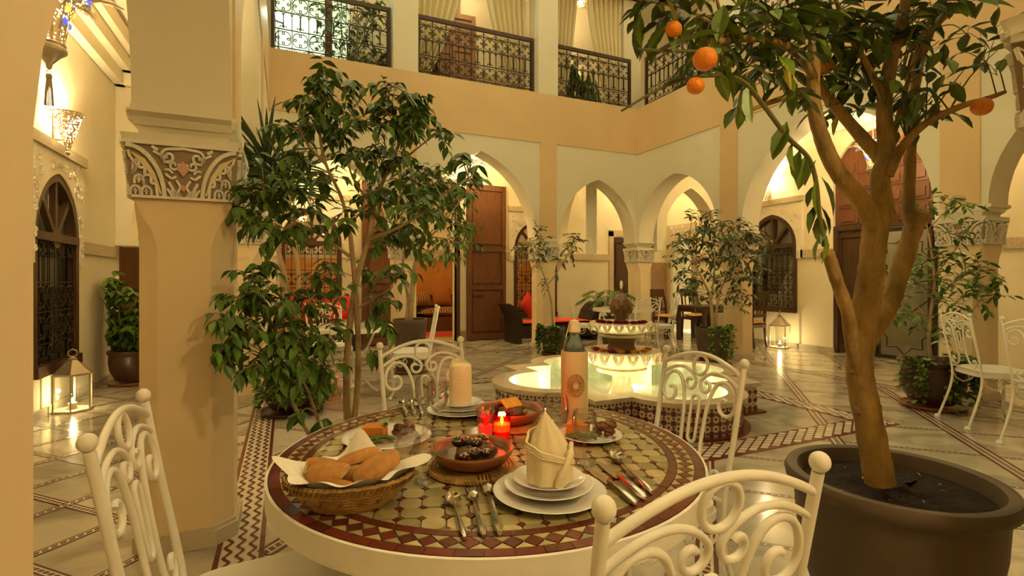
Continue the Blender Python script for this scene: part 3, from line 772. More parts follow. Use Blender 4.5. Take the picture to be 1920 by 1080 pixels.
# ================================================================ FLOOR
def marble_mat(name, base, vein, scale, rough):
    m = mat(name, base, rough, coat=0.25)
    nt = m.node_tree; N = nt.nodes; L = nt.links; b = N['Principled BSDF']
    g = N.new('ShaderNodeNewGeometry'); oi = N.new('ShaderNodeObjectInfo')
    cb = N.new('ShaderNodeCombineXYZ'); mu = N.new('ShaderNodeMath'); mu.operation = 'MULTIPLY'; mu.inputs[1].default_value = 37.0
    L.new(oi.outputs['Random'], mu.inputs[0]); L.new(mu.outputs[0], cb.inputs[2]); L.new(mu.outputs[0], cb.inputs[0])
    ad = N.new('ShaderNodeVectorMath'); ad.operation = 'ADD'; L.new(g.outputs['Position'], ad.inputs[0]); L.new(cb.outputs[0], ad.inputs[1])
    n1 = N.new('ShaderNodeTexNoise'); n1.inputs['Scale'].default_value = scale; n1.inputs['Detail'].default_value = 6; n1.inputs['Distortion'].default_value = 1.6
    L.new(ad.outputs[0], n1.inputs['Vector'])
    r = N.new('ShaderNodeValToRGB'); e = r.color_ramp.elements
    e[0].position = 0.30; e[0].color = (*vein, 1); e[1].position = 0.56; e[1].color = (*base, 1)
    L.new(n1.outputs['Fac'], r.inputs['Fac'])
    hs = N.new('ShaderNodeHueSaturation'); mr = N.new('ShaderNodeMapRange'); mr.inputs['To Min'].default_value = 0.86; mr.inputs['To Max'].default_value = 1.08
    L.new(oi.outputs['Random'], mr.inputs['Value']); L.new(mr.outputs['Result'], hs.inputs['Value']); L.new(r.outputs['Color'], hs.inputs['Color'])
    L.new(hs.outputs['Color'], b.inputs['Base Color'])
    return m
marble = marble_mat('floor_marble', (0.54, 0.485, 0.37), (0.30, 0.27, 0.205), 2.2, 0.16)
stonem = marble_mat('fountain_marble', (0.60, 0.50, 0.34), (0.40, 0.31, 0.19), 3.0, 0.3)
def strip_mat(name, pitch):
    """narrow mosaic strip: dark red outer lines with a dashed row between; local x across (-.5...5), y along in metres"""
    m = mat(name, (0.6, 0.55, 0.44), 0.25); nt = m.node_tree; N = nt.nodes; L = nt.links; b = N['Principled BSDF']
    uv = N.new('ShaderNodeUVMap'); sp = N.new('ShaderNodeSeparateXYZ'); L.new(uv.outputs[0], sp.inputs[0])
    def mth(op, a, bb=None):
        n = N.new('ShaderNodeMath'); n.operation = op
        if isinstance(a, float): n.inputs[0].default_value = a
        else: L.new(a, n.inputs[0])
        if bb is not None:
            if isinstance(bb, float): n.inputs[1].default_value = bb
            else: L.new(bb, n.inputs[1])
        return n.outputs[0]
    ax = mth('ABSOLUTE', mth('SUBTRACT', sp.outputs[0], 0.5))
    edge = mth('GREATER_THAN', ax, 0.30)
    mid = mth('LESS_THAN', ax, 0.17)
    dash = mth('GREATER_THAN', mth('FRACT', mth('ADD', mth('DIVIDE', sp.outputs[1], pitch), mth('MULTIPLY', sp.outputs[0], 0.8))), 0.28)
    msk = mth('MAXIMUM', edge, mth('MULTIPLY', mid, dash))
    mx = N.new('ShaderNodeMix'); mx.data_type = 'RGBA'; mx.inputs['A'].default_value = (0.60, 0.54, 0.42, 1); mx.inputs['B'].default_value = (0.115, 0.034, 0.02, 1)
    L.new(msk, mx.inputs['Factor']); L.new(mx.outputs['Result'], b.inputs['Base Color'])
    return m
strip_m = strip_mat('mosaic_strip', 0.035)
floor = frame_obj('floor', 0, 0, 0, label='polished cream marble floor crossed by dark red mosaic strips')
mb = MB(); mb.box(-3.6, -2.0, -0.06, 8.5, 9.95, -0.004); mb.box(-1.1, 9.95, -0.06, 6.4, 12.7, 0.0)
mb.build('bed', grout, floor, smooth=False)
# diagonal slab fields
R2 = sqrt(0.5)
def st2(s, t): return ((s - t) * R2, (s + t) * R2)
UV_BOX = {}
def strip_obj(a, b, w, z=0.0015):
    a, b = Vector((a[0], a[1])), Vector((b[0], b[1])); L = (b - a).length
    if L < 0.05: return
    t = (b - a) / L; n = Vector((-t.y, t.x)) * w / 2
    me = bpy.data.meshes.new('mosaic_strip')
    vs = [(*(a + n), z), (*(a - n), z), (*(b - n), z), (*(b + n), z)]
    me.from_pydata(vs, [], [(0, 1, 2, 3)]); u = me.uv_layers.new(name='UVMap')
    for i, q in enumerate(((0, 0), (1, 0), (1, L), (0, L))): u.data[i].uv = q
    me.materials.append(strip_m); obj('mosaic_strip', me, floor)
def clip_line(a, b, r):
    x0, y0, x1, y1 = r; t0, t1 = 0.0, 1.0; dx, dy = b[0] - a[0], b[1] - a[1]
    for p, q in ((-dx, a[0] - x0), (dx, x1 - a[0]), (-dy, a[1] - y0), (dy, y1 - a[1])):
        if abs(p) < 1e-12:
            if q < 0: return None
        else:
            t = q / p
            if p < 0: t0 = max(t0, t)
            else: t1 = min(t1, t)
    if t0 >= t1: return None
    return (a[0] + dx * t0, a[1] + dy * t0), (a[0] + dx * t1, a[1] + dy * t1)
FC = (3.085, 4.22)                       # fountain centre
SQ = 1.52                             # half size of the lattice square round the fountain
def field(rect, ps, pt, ws, wt, s0=0.0, t0=0.0, hole=None, cap=999):
    x0, y0, x1, y1 = rect
    S = [(x + y) * R2 for x in (x0, x1) for y in (y0, y1)]; T = [(y - x) * R2 for x in (x0, x1) for y in (y0, y1)]
    i0, i1 = math.floor((min(S) - s0) / ps) - 1, math.ceil((max(S) - s0) / ps) + 1
    j0, j1 = math.floor((min(T) - t0) / pt) - 1, math.ceil((max(T) - t0) / pt) + 1
    for i in range(i0, i1):
        for j in range(j0, j1):
            sa, sb, ta, tb = s0 + i * ps + ws / 2 + .001, s0 + (i + 1) * ps - ws / 2 - .001, t0 + j * pt + wt / 2 + .001, t0 + (j + 1) * pt - wt / 2 - .001
            poly = clip_rect([st2(sa, ta), st2(sb, ta), st2(sb, tb), st2(sa, tb)], *rect)
            if area(poly) < 0.004: continue
            if hole and all(abs(p[0] - FC[0]) < hole and abs(p[1] - FC[1]) < hole for p in poly): continue
            if all(depth((p[0], p[1])) < 0.35 for p in poly): continue
            cx, cy = sum(p[0] for p in poly) / len(poly), sum(p[1] for p in poly) / len(poly)
            me = MB().prism([(p[0] - cx, p[1] - cy) for p in poly], -0.02, 0.0).me('marble_slab', marble, smooth=False)
            obj('marble_slab', me, floor, (cx, cy, random.uniform(0, 0.0006)))
    for i in range(i0, i1 + 1):
        if ws > 0.01:
            l = clip_line(st2(s0 + i * ps, min(T)), st2(s0 + i * ps, max(T)), rect)
            if l: strip_obj(*l, ws)
    for j in range(j0, j1 + 1):
        if wt > 0.01:
            l = clip_line(st2(min(S), t0 + j * pt), st2(max(S), t0 + j * pt), rect)
            if l: strip_obj(*l, wt, 0.0022)
BND = 0.20
cx0, cx1, cy0, cy1 = CU[0] + 0.33, CU[3] - 0.33, CW[0] + 0.33, CW[3] - 0.33     # court inside the perimeter band
field((cx0, cy0, cx1, cy1), 0.62, 0.92, 0.035, 0.095, s0=0.12, t0=-1.84 + 0.92, hole=SQ - 0.1)
field((-1.99, -1.0, CU[0] + 0.33 - BND, 8.3), 0.425, 0.455, 0.050, 0.050, s0=0.0, t0=0.055)
field((CU[0] + 0.33 - BND, cy1 + BND, 8.44, 9.69), 0.62, 0.92, 0.030, 0.085, s0=0.1, t0=0.2)
field((cx1 + BND, -1.0, 8.44, cy1 + BND), 0.50, 0.92, 0.030, 0.085, s0=0.3, t0=-0.92)
field((-3.4, 8.3, CU[0] + 0.33 - BND, 9.69), 0.5, 0.5, 0.04, 0.04)
# perimeter band: dark red borders with a zigzag of white tiles (too fine to pick apart: one piece of stuff)
pb = MB(); pbw = MB()
def quad_line(mb, a, b, w, z):
    t = (b - a).normalized(); m = Vector((-t.y, t.x)) * w / 2
    mb.add([(p.x, p.y, z) for p in (a + m, a - m, b - m, b + m)], [(0, 1, 2, 3)])
def zig_band(a, b, w, n):
    a, b = Vector(a), Vector(b); L = (b - a).length; t = (b - a) / L; m = Vector((-t.y, t.x))
    quad_line(pbw, a, b, w, 0.0012)
    for s in (-1, 1): quad_line(pb, a + m * s * (w / 2 - .012), b + m * s * (w / 2 - .012), .022, 0.0024)
    k = int(L / 0.046)
    for r in range(n):
        off = ((r + 0.5) / n - .5) * (w - 0.05); amp = (w - .05) / n * .30
        for i in range(k):
            p, q = a + t * i * L / k, a + t * (i + 1) * L / k; s = 1 if i % 2 else -1
            quad_line(pb, p + m * (off + s * amp), q + m * (off - s * amp), .016, 0.0024)
for a, b in (((cx0 - BND / 2, cy0 - BND), (cx0 - BND / 2, cy1 + BND)), ((cx1 + BND / 2, cy1 + BND), (cx1 + BND / 2, cy0 - BND)), ((cx0, cy1 + BND / 2), (cx1, cy1 + BND / 2))):
    zig_band(a, b, BND, 3)
pbw.build('band_ground', zwhite, floor, smooth=False)
o_ = pb.build('zigzag_tiles', zred, floor, smooth=False); o_['kind'] = 'stuff'

# lattice square round the fountain: ground plate, paving inside, lozenge tiles
sq = MB(); w0, w1 = SQ - 0.13, SQ + 0.13
for (x0, y0, x1, y1) in ((-w1, -w1, w1, -w0), (-w1, w0, w1, w1), (-w1, -w0, -w0, w0), (w0, -w0, w1, w0)):
    sq.box(FC[0] + x0, FC[1] + y0, -0.01, FC[0] + x1, FC[1] + y1, 0.004)
sq.build('lattice_ground', zred, floor, smooth=False)
for i in range(4):
    for j in range(4):
        d = w0 / 2
        MB().box(FC[0] - w0 + i * d + .002, FC[1] - w0 + j * d + .002, -0.02, FC[0] - w0 + (i + 1) * d - .002, FC[1] - w0 + (j + 1) * d - .002, 0.002).build('marble_slab', marble, floor, smooth=False)
loz = MB().prism([(-0.045, 0), (0, -0.0265), (0.045, 0), (0, 0.0265)], 0, 0.003).me('lozenge_tile', zwhite, smooth=False)
cells = []
for side in range(4):
    a = side * pi / 2
    for r in range(6):
        yy = w0 + 0.040 + r * 0.0345
        n = int(2 * w1 / 0.116)
        for i in range(n):
            xx = -w1 + 0.06 + i * 0.116 + (0.058 if r % 2 else 0)
            if xx > yy + 0.0 or xx < -yy: continue
            cells.append((FC[0] + xx * cos(a) - (-yy) * sin(a), FC[1] + xx * sin(a) + (-yy) * cos(a), a))
cells.sort(key=lambda c: depth(c))
rest = MB()
for k, (x, y, a) in enumerate(cells):
    if k < 290: obj('lozenge_tile', loz, floor, (x, y, 0.0042), (0, 0, a))
    else:
        rest.add([(x + cos(a) * p - sin(a) * q, y + sin(a) * p + cos(a) * q, 0.0065) for p, q in ((-.045, 0), (0, -.0265), (.045, 0), (0, .0265))], [(0, 1, 2, 3)])
if rest.v:
    o_ = rest.build('lozenge_tiles', zwhite, floor, smooth=False); o_['kind'] = 'stuff'

# ================================================================ FOUNTAIN
fo = thing('fountain', 'lit marble fountain with two lotus bowls in a tiled quatrefoil basin', 'fountain', (FC[0], FC[1], 0))
def quatrefoil(sq_, rl, dl, n=18):
    """square of half side sq_ with a round lobe on each side"""
    h = sqrt(rl * rl - (sq_ - dl) ** 2); pts = []
    for k in range(4):
        a = k * pi / 2
        loc = [(sq_, -sq_)] if True else []
        th = math.asin(h / rl); 
        if dl > sq_: th = pi - th
        loc += [(dl + rl * cos(-th + 2 * th * i / n), rl * sin(-th + 2 * th * i / n)) for i in range(n + 1)]
        pts += [(x * cos(a) - y * sin(a), x * sin(a) + y * cos(a)) for x, y in loc]
    return pts
RIMZ = 0.28
o_out = quatrefoil(0.90, 0.56, 0.80); o_in = quatrefoil(0.72, 0.42, 0.72 * 1.0 + 0.06)
o_wall = quatrefoil(0.865, 0.525, 0.80)
n_ = len(o_out)
def ring_mesh(A, B, z0, z1):
    mb = MB(); n = len(A); vs = []
    for P_, z in ((A, z0), (A, z1), (B, z1), (B, z0)): vs += [(x, y, z) for x, y in P_]
    fs = []
    for i in range(n):
        j = (i + 1) % n
        for q in range(4): fs.append((q * n + i, q * n + j, ((q + 1) % 4) * n + j, ((q + 1) % 4) * n + i))
    return mb.add(vs, fs)
ring_mesh(o_out, o_in, RIMZ - 0.035, RIMZ).build('rim', stonem, fo, ang=25)
# body wall of the basin, plain ground for tiles
wall_t = mat('basin_tile_ground', (0.66, 0.58, 0.44), 0.3, var=0.1, vscale=30)
ring_mesh(o_wall, quatrefoil(0.74, 0.44, 0.79), 0.0, RIMZ - 0.035).build('basin_wall', wall_t, fo, ang=25)
ring_mesh(quatrefoil(0.93, 0.58, 0.80), o_wall, 0.0, 0.022).build('base_course', zred, fo, ang=25)
greenm = mat('green_marble', (0.56, 0.60, 0.40), 0.25, var=0.4, vscale=7)
ring_mesh(quatrefoil(0.735, 0.435, 0.785), quatrefoil(0.725, 0.425, 0.78), 0.015, RIMZ - 0.03).build('basin_lining', greenm, fo, ang=25)
MB().prism(quatrefoil(0.73, 0.43, 0.785), 0.0, 0.02).build('basin_floor', mat('pool_floor', (0.84, 0.80, 0.62), 0.4), fo, smooth=False)
water = thin_glass('pool_water', (0.95, 1.0, 0.90), 0.02, 0.8)
_w = MB(); _w.add([(x, y, 0.10) for x, y in quatrefoil(0.72, 0.42, 0.78)], [tuple(range(n_))]); _w.build('water', water, fo, smooth=False)
# dark red star tiles on the basin wall: walk round the outline
st_pts = []
acc = 0.0
P_ = [Vector(p) for p in o_wall]
star_me = MB().prism([((0.026 if k % 2 == 0 else 0.019) * cos(k * pi / 8), (0.026 if k % 2 == 0 else 0.019) * sin(k * pi / 8)) for k in range(16)], 0, 0.004).me('star_tile', zred, smooth=False)
dot_me = MB().prism([(0.0115 * cos(k * pi / 2 + pi / 4), 0.0115 * sin(k * pi / 2 + pi / 4)) for k in range(4)], 0, 0.004).me('dot_tile', zred, smooth=False)
tot = 0; step = 0.036
smp = []
for i in range(n_):
    a, b = P_[i], P_[(i + 1) % n_]; L = (b - a).length
    t = (b - a) / L if L > 1e-9 else Vector((1, 0)); nrm = Vector((t.y, -t.x))
    s = -acc
    while True:
        s += step
        if s > L: break
        smp.append((a + t * s, nrm, t))
    acc = L - (s - step)
# keep what can be seen from the camera's side of the basin
cand = []
for k, (p, nr, t) in enumerate(smp):
    wp = Vector((p.x + FC[0], p.y + FC[1])); vis = nr.dot(-wp) > 0
    if not vis: continue
    for r in range(6):
        z = 0.045 + r * 0.036
        big = (k % 2 == 0) and (r % 2 == 0)
        cand.append((depth(wp), p, nr, t, z, big))
cand.sort(key=lambda c: c[0])
nb = nd = 0; restm = MB()
for d_, p, nr, t, z, big in cand:
    ang = atan2(t.y, t.x)
    if big and nb < 290: obj('star_tile', star_me, fo, (p.x + nr.x * 0.0, p.y + nr.y * 0.0, z), (pi / 2, 0, ang)); nb += 1
    elif not big and nd < 300: obj('dot_tile', dot_me, fo, (p.x, p.y, z), (pi / 2, 0, ang)); nd += 1
    else:
        c = Vector((p.x, p.y, z)); tv = Vector((t.x, t.y, 0)); up = Vector((0, 0, 1)); q = Vector((nr.x, nr.y, 0)) * 0.003; h = 0.018 if big else 0.008
        restm.add([c + q - tv * h, c + q - up * h, c + q + tv * h, c + q + up * h], [(0, 1, 2, 3)])
if restm.v:
    o_ = restm.build('small_tiles', zred, fo, smooth=False); o_['kind'] = 'stuff'
# pedestal and bowls
def twist(k, amt, dep):
    return lambda a, z, q: 1 + dep * cos(k * (a + amt * z))
mb = MB(); mb.lathe([(0.13, 0.02), (0.135, 0.05), (0.125, 0.09), (0.105, 0.15), (0.09, 0.21), (0.088, 0.25), (0.105, 0.27)], 64, ripple=twist(10, 9.0, 0.06))
mb.build('pedestal', stonem, fo)
mb = MB(); mb.lathe([(0.105, 0.265), (0.15, 0.275), (0.15, 0.295), (0.11, 0.31)], 40); mb.build('collar', stonem, fo)
def bowl(name, R, zr, hgt, npet, neck):
    mb = MB()
    prof = [(neck, zr - hgt), (R * 0.62, zr - hgt * 0.95), (R * 0.66, zr - hgt * 0.80), (R * 0.60, zr - hgt * 0.74), (R * 0.86, zr - hgt * 0.55), (R * 0.97, zr - hgt * 0.30), (R, zr - hgt * 0.10), (R * 1.02, zr - 0.01), (R * 0.99, zr), (R * 0.93, zr - 0.012), (R * 0.5, zr - 0.03), (0.04, zr - 0.03)]
    def rp(a, z, q): return 1 + (0.035 * abs(sin(npet * a / 2)) if 1 <= q <= 6 else 0)
    mb.lathe(prof, npet * 8, ripple=rp); b = mb.build(name, stonem, fo)
    pm = MB()    # carved lotus petals hanging under the lip: pointed arch ribs
    for s in (-1, 1):
        pts = [(s * R * 0.135, 0.0), (s * R * 0.10, -hgt * 0.16), (s * R * 0.05, -hgt * 0.30), (0, -hgt * 0.38)]
        pm.tube([(R * (1.0 + 0.02) + 0.006 + (0.02 * z / hgt if z else 0), y, z) for y, z in pts], [0.006, 0.007, 0.006, 0.004], 5)
        pm.tube([(R * (1.0 + 0.02) + 0.004 + (0.02 * z / hgt if z else 0), y * .5, z * .8) for y, z in pts], [0.004, 0.005, 0.004, 0.003], 5)
    pme = pm.me('petal', mat('petal_brown_stone', (0.34, 0.23, 0.12), 0.6))  # brown stone tone of the petal ribs
    for k in range(npet): obj('petal', pme, b, (0, 0, zr - 0.025), (0, 0, 2 * pi * (k + 0.5) / npet))
    return b
bowl('lower_bowl', 0.375, 0.525, 0.235, 18, 0.12)
mb = MB(); mb.lathe([(0.10, 0.49), (0.14, 0.53), (0.125, 0.56), (0.14, 0.64), (0.15, 0.67)], 40, ripple=twist(16, 0, 0.04)); mb.build('neck', mat('brown_marble', (0.20, 0.10, 0.038), 0.3, var=0.3, vscale=8), fo)
bowl('upper_bowl', 0.315, 0.800, 0.155, 18, 0.12)
mb = MB(); mb.lathe([(0.06, 0.775), (0.075, 0.81), (0.06, 0.83), (0.075, 0.87), (0.10, 0.89), (0.112, 0.93), (0.108, 0.97), (0.085, 1.02), (0.045, 1.065), (0.016, 1.09), (0.012, 1.13), (0.0, 1.135)], 64, ripple=lambda a, z, q: 1 + (0.10 * cos(9 * (a + 8 * z)) if 4 <= q <= 8 else 0))
mb.build('onion_finial', MATS['brown_marble'], fo)
MB().lathe([(0.006, 1.12), (0.014, 1.15), (0.016, 1.18), (0.010, 1.21), (0, 1.215)], 10).build('water_jet', mat('frosted_tip', (0.9, 0.85, 0.7), 0.4), fo)
for sx, sy in ((0.45, 0.45), (-0.45, 0.45), (0.45, -0.45), (-0.45, -0.45), (-0.85, 0.0), (0.0, -0.85)):
    MB().lathe([(0.05, 0.02), (0.05, 0.035), (0.035, 0.04)], 12).build('pool_light', mat('pool_lamp', (1, .95, .7), emit=(1.0, 0.92, 0.62), estr=14), fo, loc=(sx, sy, 0))
    lamp('pool_light_glow', (FC[0] + sx, FC[1] + sy, 0.075), 9.0, (1.0, 0.84, 0.46), 0.04)
# flowers floating in the bowls
def rose_mesh(name, m, petals=16, R=0.041):
    mb = MB()
    for k in range(petals):
        a = k * 2.4; q = (k + 1) / petals; r = R * 0.25 + R * 0.75 * q; tilt = 0.25 + 0.9 * q
        c = Vector((cos(a), sin(a), 0)); s = Vector((-sin(a), cos(a), 0)); w = R * (0.35 + 0.45 * q); h = R * (0.95 - 0.35 * q)
        b0 = c * r * 0.35
        mb.add([b0 - s * w * 0.5, b0 + s * w * 0.5, c * r + s * w + Vector((0, 0, h * 0.8)), c * r * 1.12 + Vector((0, 0, h)), c * r - s * w + Vector((0, 0, h * 0.8))], [(0, 1, 2, 3, 4)])
    mb.ball((0, 0, R * 0.2), R * 0.5, 8, 4, (1, 1, 0.6))
    return mb.me(name, m)
redrose = rose_mesh('rose', mat('dark_red_petal', (0.26, 0.012, 0.02), 0.6)); yelrose = rose_mesh('rose', mat('yellow_petal', (0.85, 0.42, 0.03), 0.6)); pinkrose = rose_mesh('rose', mat('magenta_petal', (0.42, 0.02, 0.10), 0.6))
def blooms(spots, zr):
    for i, (me, a, r, lab) in enumerate(spots):
        o = obj('rose_bloom', me, None, (FC[0] + cos(a) * r, FC[1] + sin(a) * r, zr + 0.012), (0, 0, i * 1.3)); tag(o, lab, 'flower', 'rose blooms on the fountain bowls')
# local angle of the camera direction from the fountain
AC = atan2(-FC[1], -FC[0])
POS = ['at the far end by the rattan bench', 'second from the bench end', 'third from the bench end', 'left of the middle', 'right of the middle', 'third from the dining-set end', 'second from the dining-set end', 'at the end by the dining set']
blooms([(redrose, AC + d, 0.225, 'dark red rose on the upper bowl, ' + POS[i]) for i, d in enumerate((-1.26, -0.90, -0.54, -0.18, 0.18, 0.54, 0.90, 1.26))], 0.777)
blooms([(yelrose, AC - 1.40, 0.27, 'yellow rose bloom on the lower bowl, outermost beside the bottle sleeve'), (yelrose, AC - 0.72, 0.27, 'yellow rose bloom on the lower bowl between two magenta ones'),
        (yelrose, AC - 0.02, 0.28, 'yellow rose bloom on the lower bowl facing the mosaic table'), (yelrose, AC + 0.50, 0.28, 'yellow rose bloom on the lower bowl, just right of the front one'), (yelrose, AC + 0.95, 0.27, 'yellow rose bloom on the lower bowl towards the white chair'),
        (yelrose, AC + 1.5, 0.26, 'orange-yellow rose bloom at the back of the lower bowl'), (pinkrose, AC - 1.06, 0.27, 'magenta rose bloom between the two outer yellow ones on the lower bowl'), (pinkrose, AC - 0.38, 0.27, 'magenta rose bloom beside the front yellow one on the lower bowl')], 0.505)
# ================================================================ CHAIRS
def chair_proto():
    o = thing('garden_chair', 'chair', 'chair', (0, 0, 0))
    # back plane: y for a given height
    def yb(z): return -0.195 - 0.085 * max(0, (z - 0.45)) / 0.48
    def P3(pts): return [(x, yb(z), z) for x, z in pts]
    R = 0.0070
    for s in (-1, 1):
        leg = crv([(s * 0.205, -0.30, 0.0), (s * 0.20, -0.265, 0.10), (s * 0.192, -0.205, 0.30), (s * 0.192, -0.195, 0.45), (s * 0.197, yb(0.7), 0.70), (s * 0.20, yb(0.92), 0.92)], 5)
        MB().tube(leg, 0.0096, 12).build('back_post', whiteiron, o)
        MB().ball((s * 0.20, yb(0.935), 0.936), 0.0158, 16, 10, (1, 1, 1.05)).build('finial', whiteiron, o)
        MB().lathe([(0.02, 0), (0.024, 0.012), (0.014, 0.03)], 10, (s * 0.205, -0.30, 0.0)).build('foot', whiteiron, o)
        # S-scroll from post to centre
        sc = [(s * 0.197, 0.845), (s * 0.16, 0.866), (s * 0.118, 0.880), (s * 0.075, 0.882), (s * 0.035, 0.866)] + [(s * x, z) for x, z in spiral(0.042, 0.832, 0.031, 0.009, pi * 0.88, 0.92, 13)]
        sc = [Vector((x, 0, z)) for x, z in sc]
        MB().tube([(p.x, yb(p.z), p.z) for p in crv(sc, 3)], R * 0.92, 10).build('scroll', whiteiron, o)
        # big hoop: curl beside the post, over, long rod down, curl above the seat
        hp = []
        for i in range(11):
            t = i / 10; an = radians(-300 * (1 - t)); r = 0.014 + 0.031 * t; hp.append((s * (0.140 + r * cos(an)), 0.782 + r * sin(an)))
        hp += [(s * 0.180, 0.815), (s * 0.160, 0.846), (s * 0.128, 0.858), (s * 0.094, 0.845), (s * 0.070, 0.80), (s * 0.057, 0.74), (s * 0.052, 0.66), (s * 0.052, 0.60), (s * 0.062, 0.545), (s * 0.095, 0.50), (s * 0.135, 0.498), (s * 0.155, 0.525), (s * 0.145, 0.555), (s * 0.122, 0.552), (s * 0.118, 0.533)]
        q = crv([(x, 0, z) for x, z in hp], 3)
        MB().tube([(p.x, yb(p.z), p.z) for p in q], R, 10).build('hoop', whiteiron, o)
        # front legs, cabriole
        lg = crv([(s * 0.19, 0.175, 0.44), (s * 0.205, 0.195, 0.34), (s * 0.185, 0.180, 0.18), (s * 0.175, 0.175, 0.08), (s * 0.195, 0.205, 0.02)], 5)
        MB().tube(lg, 0.011, 10).build('front_leg', whiteiron, o)
        MB().lathe([(0.02, 0), (0.026, 0.012), (0.012, 0.028)], 10, (s * 0.195, 0.208, 0.0)).build('foot', whiteiron, o)
        # apron scrolls
        for (ax, ay, bx, by) in ((s * 0.19, 0.175, s * 0.06, 0.195), (s * 0.19, -0.19, s * 0.195, -0.02), (s * 0.19, 0.175, s * 0.195, 0.03)):
            pts = [(0, 0.42)] + [(x, z) for x, z in ((0.15, 0.36), (0.45, 0.33), (0.8, 0.35), (0.95, 0.385), (0.82, 0.41), (0.68, 0.395), (0.72, 0.375))]
            MB().tube([(ax + (bx - ax) * t, ay + (by - ay) * t, z) for t, z in pts], 0.006, 5).build('apron_scroll', whiteiron, o)
    rail = [(0.20 * cos(pi - pi * i / 14), 0.888 + 0.056 * sin(pi * i / 14)) for i in range(15)]
    rail = [(-0.20 + 0.4 * i / 22, 0.885 + 0.058 * sin(pi * i / 22) ** 0.9) for i in range(23)]
    MB().tube(P3(rail), 0.0078, 12).build('top_rail', whiteiron, o)
    MB().tube(P3([(0.036 * cos(t * pi / 14), 0.901 + 0.036 * sin(t * pi / 14)) for t in range(28)]), R * 0.92, 10, closed=True).build('ring', whiteiron, o)
    MB().tube(P3([(0.020 * cos(t * pi / 9), 0.705 + (0.062 if 0 < t < 9 else (-0.062 if t > 9 else 0)) + 0.022 * sin(t * pi / 9)) for t in range(18)]), R * 0.85, 10, closed=True).build('oval', whiteiron, o)
    MB().tube([(-0.192, -0.195, 0.475), (0.192, -0.195, 0.475)], 0.008, 6).build('back_bar', whiteiron, o)
    def seat(k, z0, z1, puff):
        mb = MB(); n = 40; ring = []
        for i in range(n):
            a = 2 * pi * i / n; c, s_ = cos(a), sin(a); e = 0.42
            x = 0.215 * k * (abs(c) ** e) * (1 if c > 0 else -1); y = 0.20 * k * (abs(s_) ** e) * (1 if s_ > 0 else -1)
            ring.append((x * (1.0 + 0.06 * y / 0.2), y))
        vs = [(x, y, z0) for x, y in ring] + [(x, y, z1) for x, y in ring] + [(x * 0.86, y * 0.86, z1 + puff) for x, y in ring] + [(x * 0.5, y * 0.5, z1 + puff * 1.5) for x, y in ring]
        fs = [tuple(range(n - 1, -1, -1)), tuple(range(3 * n, 4 * n))]
        for r in range(3): fs += [(r * n + i, r * n + (i + 1) % n, (r + 1) * n + (i + 1) % n, (r + 1) * n + i) for i in range(n)]
        return mb.add(vs, fs)
    seat(1.02, 0.425, 0.45, 0.0).build('seat_frame', whiteiron, o)
    pad = seat(0.985, 0.451, 0.472, 0.012).build('seat_pad', seatpad, o)
    return o
chair0 = chair_proto()
used = [False]
def chair(p, face, lab, group='white iron garden chairs', sc=1.0):
    """p: middle of the back at post height; face: unit vector the seat looks to"""
    f = Vector((face[0], face[1])).normalized(); rz = atan2(-f.x, f.y)
    loc = (p[0] + f.x * 0.27 * sc, p[1] + f.y * 0.27 * sc, 0)
    if not used[0]:
        used[0] = True; chair0.location = loc; chair0.rotation_euler = (0, 0, rz); chair0['label'] = lab; chair0['group'] = group
        return chair0
    return dup(chair0, loc, rz, lab, group)
def chair_px(a, b, z, lab):
    """finial pixels a,b of the back posts"""
    A, B = fl(*a, z), fl(*b, z); m = (A + B) / 2; t = (B - A).to_2d().normalized(); return m, Vector((-t.y, t.x))
TC = c2w(-0.061, 1.441); TR = 0.578; TZ = 0.745
def set_chair(a, b, lab, z=0.935, target=None):
    m, n = chair_px(a, b, z, lab); tg = Vector(target or (TC.x, TC.y))
    if (tg - m.to_2d()).dot(n) < 0: n = -n
    return chair(m, n, lab)
set_chair((180, 828), (278, 742), 'white scrolled iron chair beside the octagonal column, its seat under the mosaic table')
set_chair((1115, 950), (1530, 862), 'nearest white scrolled iron chair, its back in front of the mosaic table')
set_chair((707, 650), (871, 637), 'white scrolled iron chair across the mosaic table, behind the wrapped napkin')
set_chair((1242, 654), (1398, 684), 'white scrolled iron chair between the mosaic table and the fountain')

# ================================================================ MOSAIC TABLE
tb = thing('mosaic_table', 'round zellige mosaic table with white iron rim laid for dinner', 'table', (TC.x, TC.y, 0), -TH + 0.12)
mb = MB(); mb.lathe([(TR - 0.03, TZ - 0.055), (TR, TZ - 0.055), (TR, TZ - 0.002), (TR - 0.006, TZ - 0.001), (TR - 0.006, TZ - 0.012), (TR - 0.03, TZ - 0.012)], 96); mb.build('rim_band', whiteiron, tb)
MB().lathe([(0.0, TZ - 0.03), (TR - 0.008, TZ - 0.03), (TR - 0.008, TZ - 0.004), (0.0, TZ - 0.004)], 96).build('grout_bed', mat('table_grout', (0.20, 0.14, 0.06), 0.7), tb)
def ringseg(r0, r1, a0, a1, n=3):
    return [(r0 * cos(a0 + (a1 - a0) * i / n), r0 * sin(a0 + (a1 - a0) * i / n)) for i in range(n + 1)] + [(r1 * cos(a1 - (a1 - a0) * i / n), r1 * sin(a1 - (a1 - a0) * i / n)) for i in range(n + 1)]
def tile_set(name, poly, m, n):
    me = MB().prism(poly[::-1] if False else poly, TZ - 0.004, TZ).me(name, m, smooth=False)
    for k in range(n): obj(name, me, tb, (0, 0, random.uniform(-0.0004, 0.0004)), (0, 0, 2 * pi * k / n))
NB = 84; d = 2 * pi / NB
r3, r2_, r1_, r0_ = TR - 0.008, TR - 0.032, TR - 0.074, TR - 0.094
d0 = 2 * pi / 66
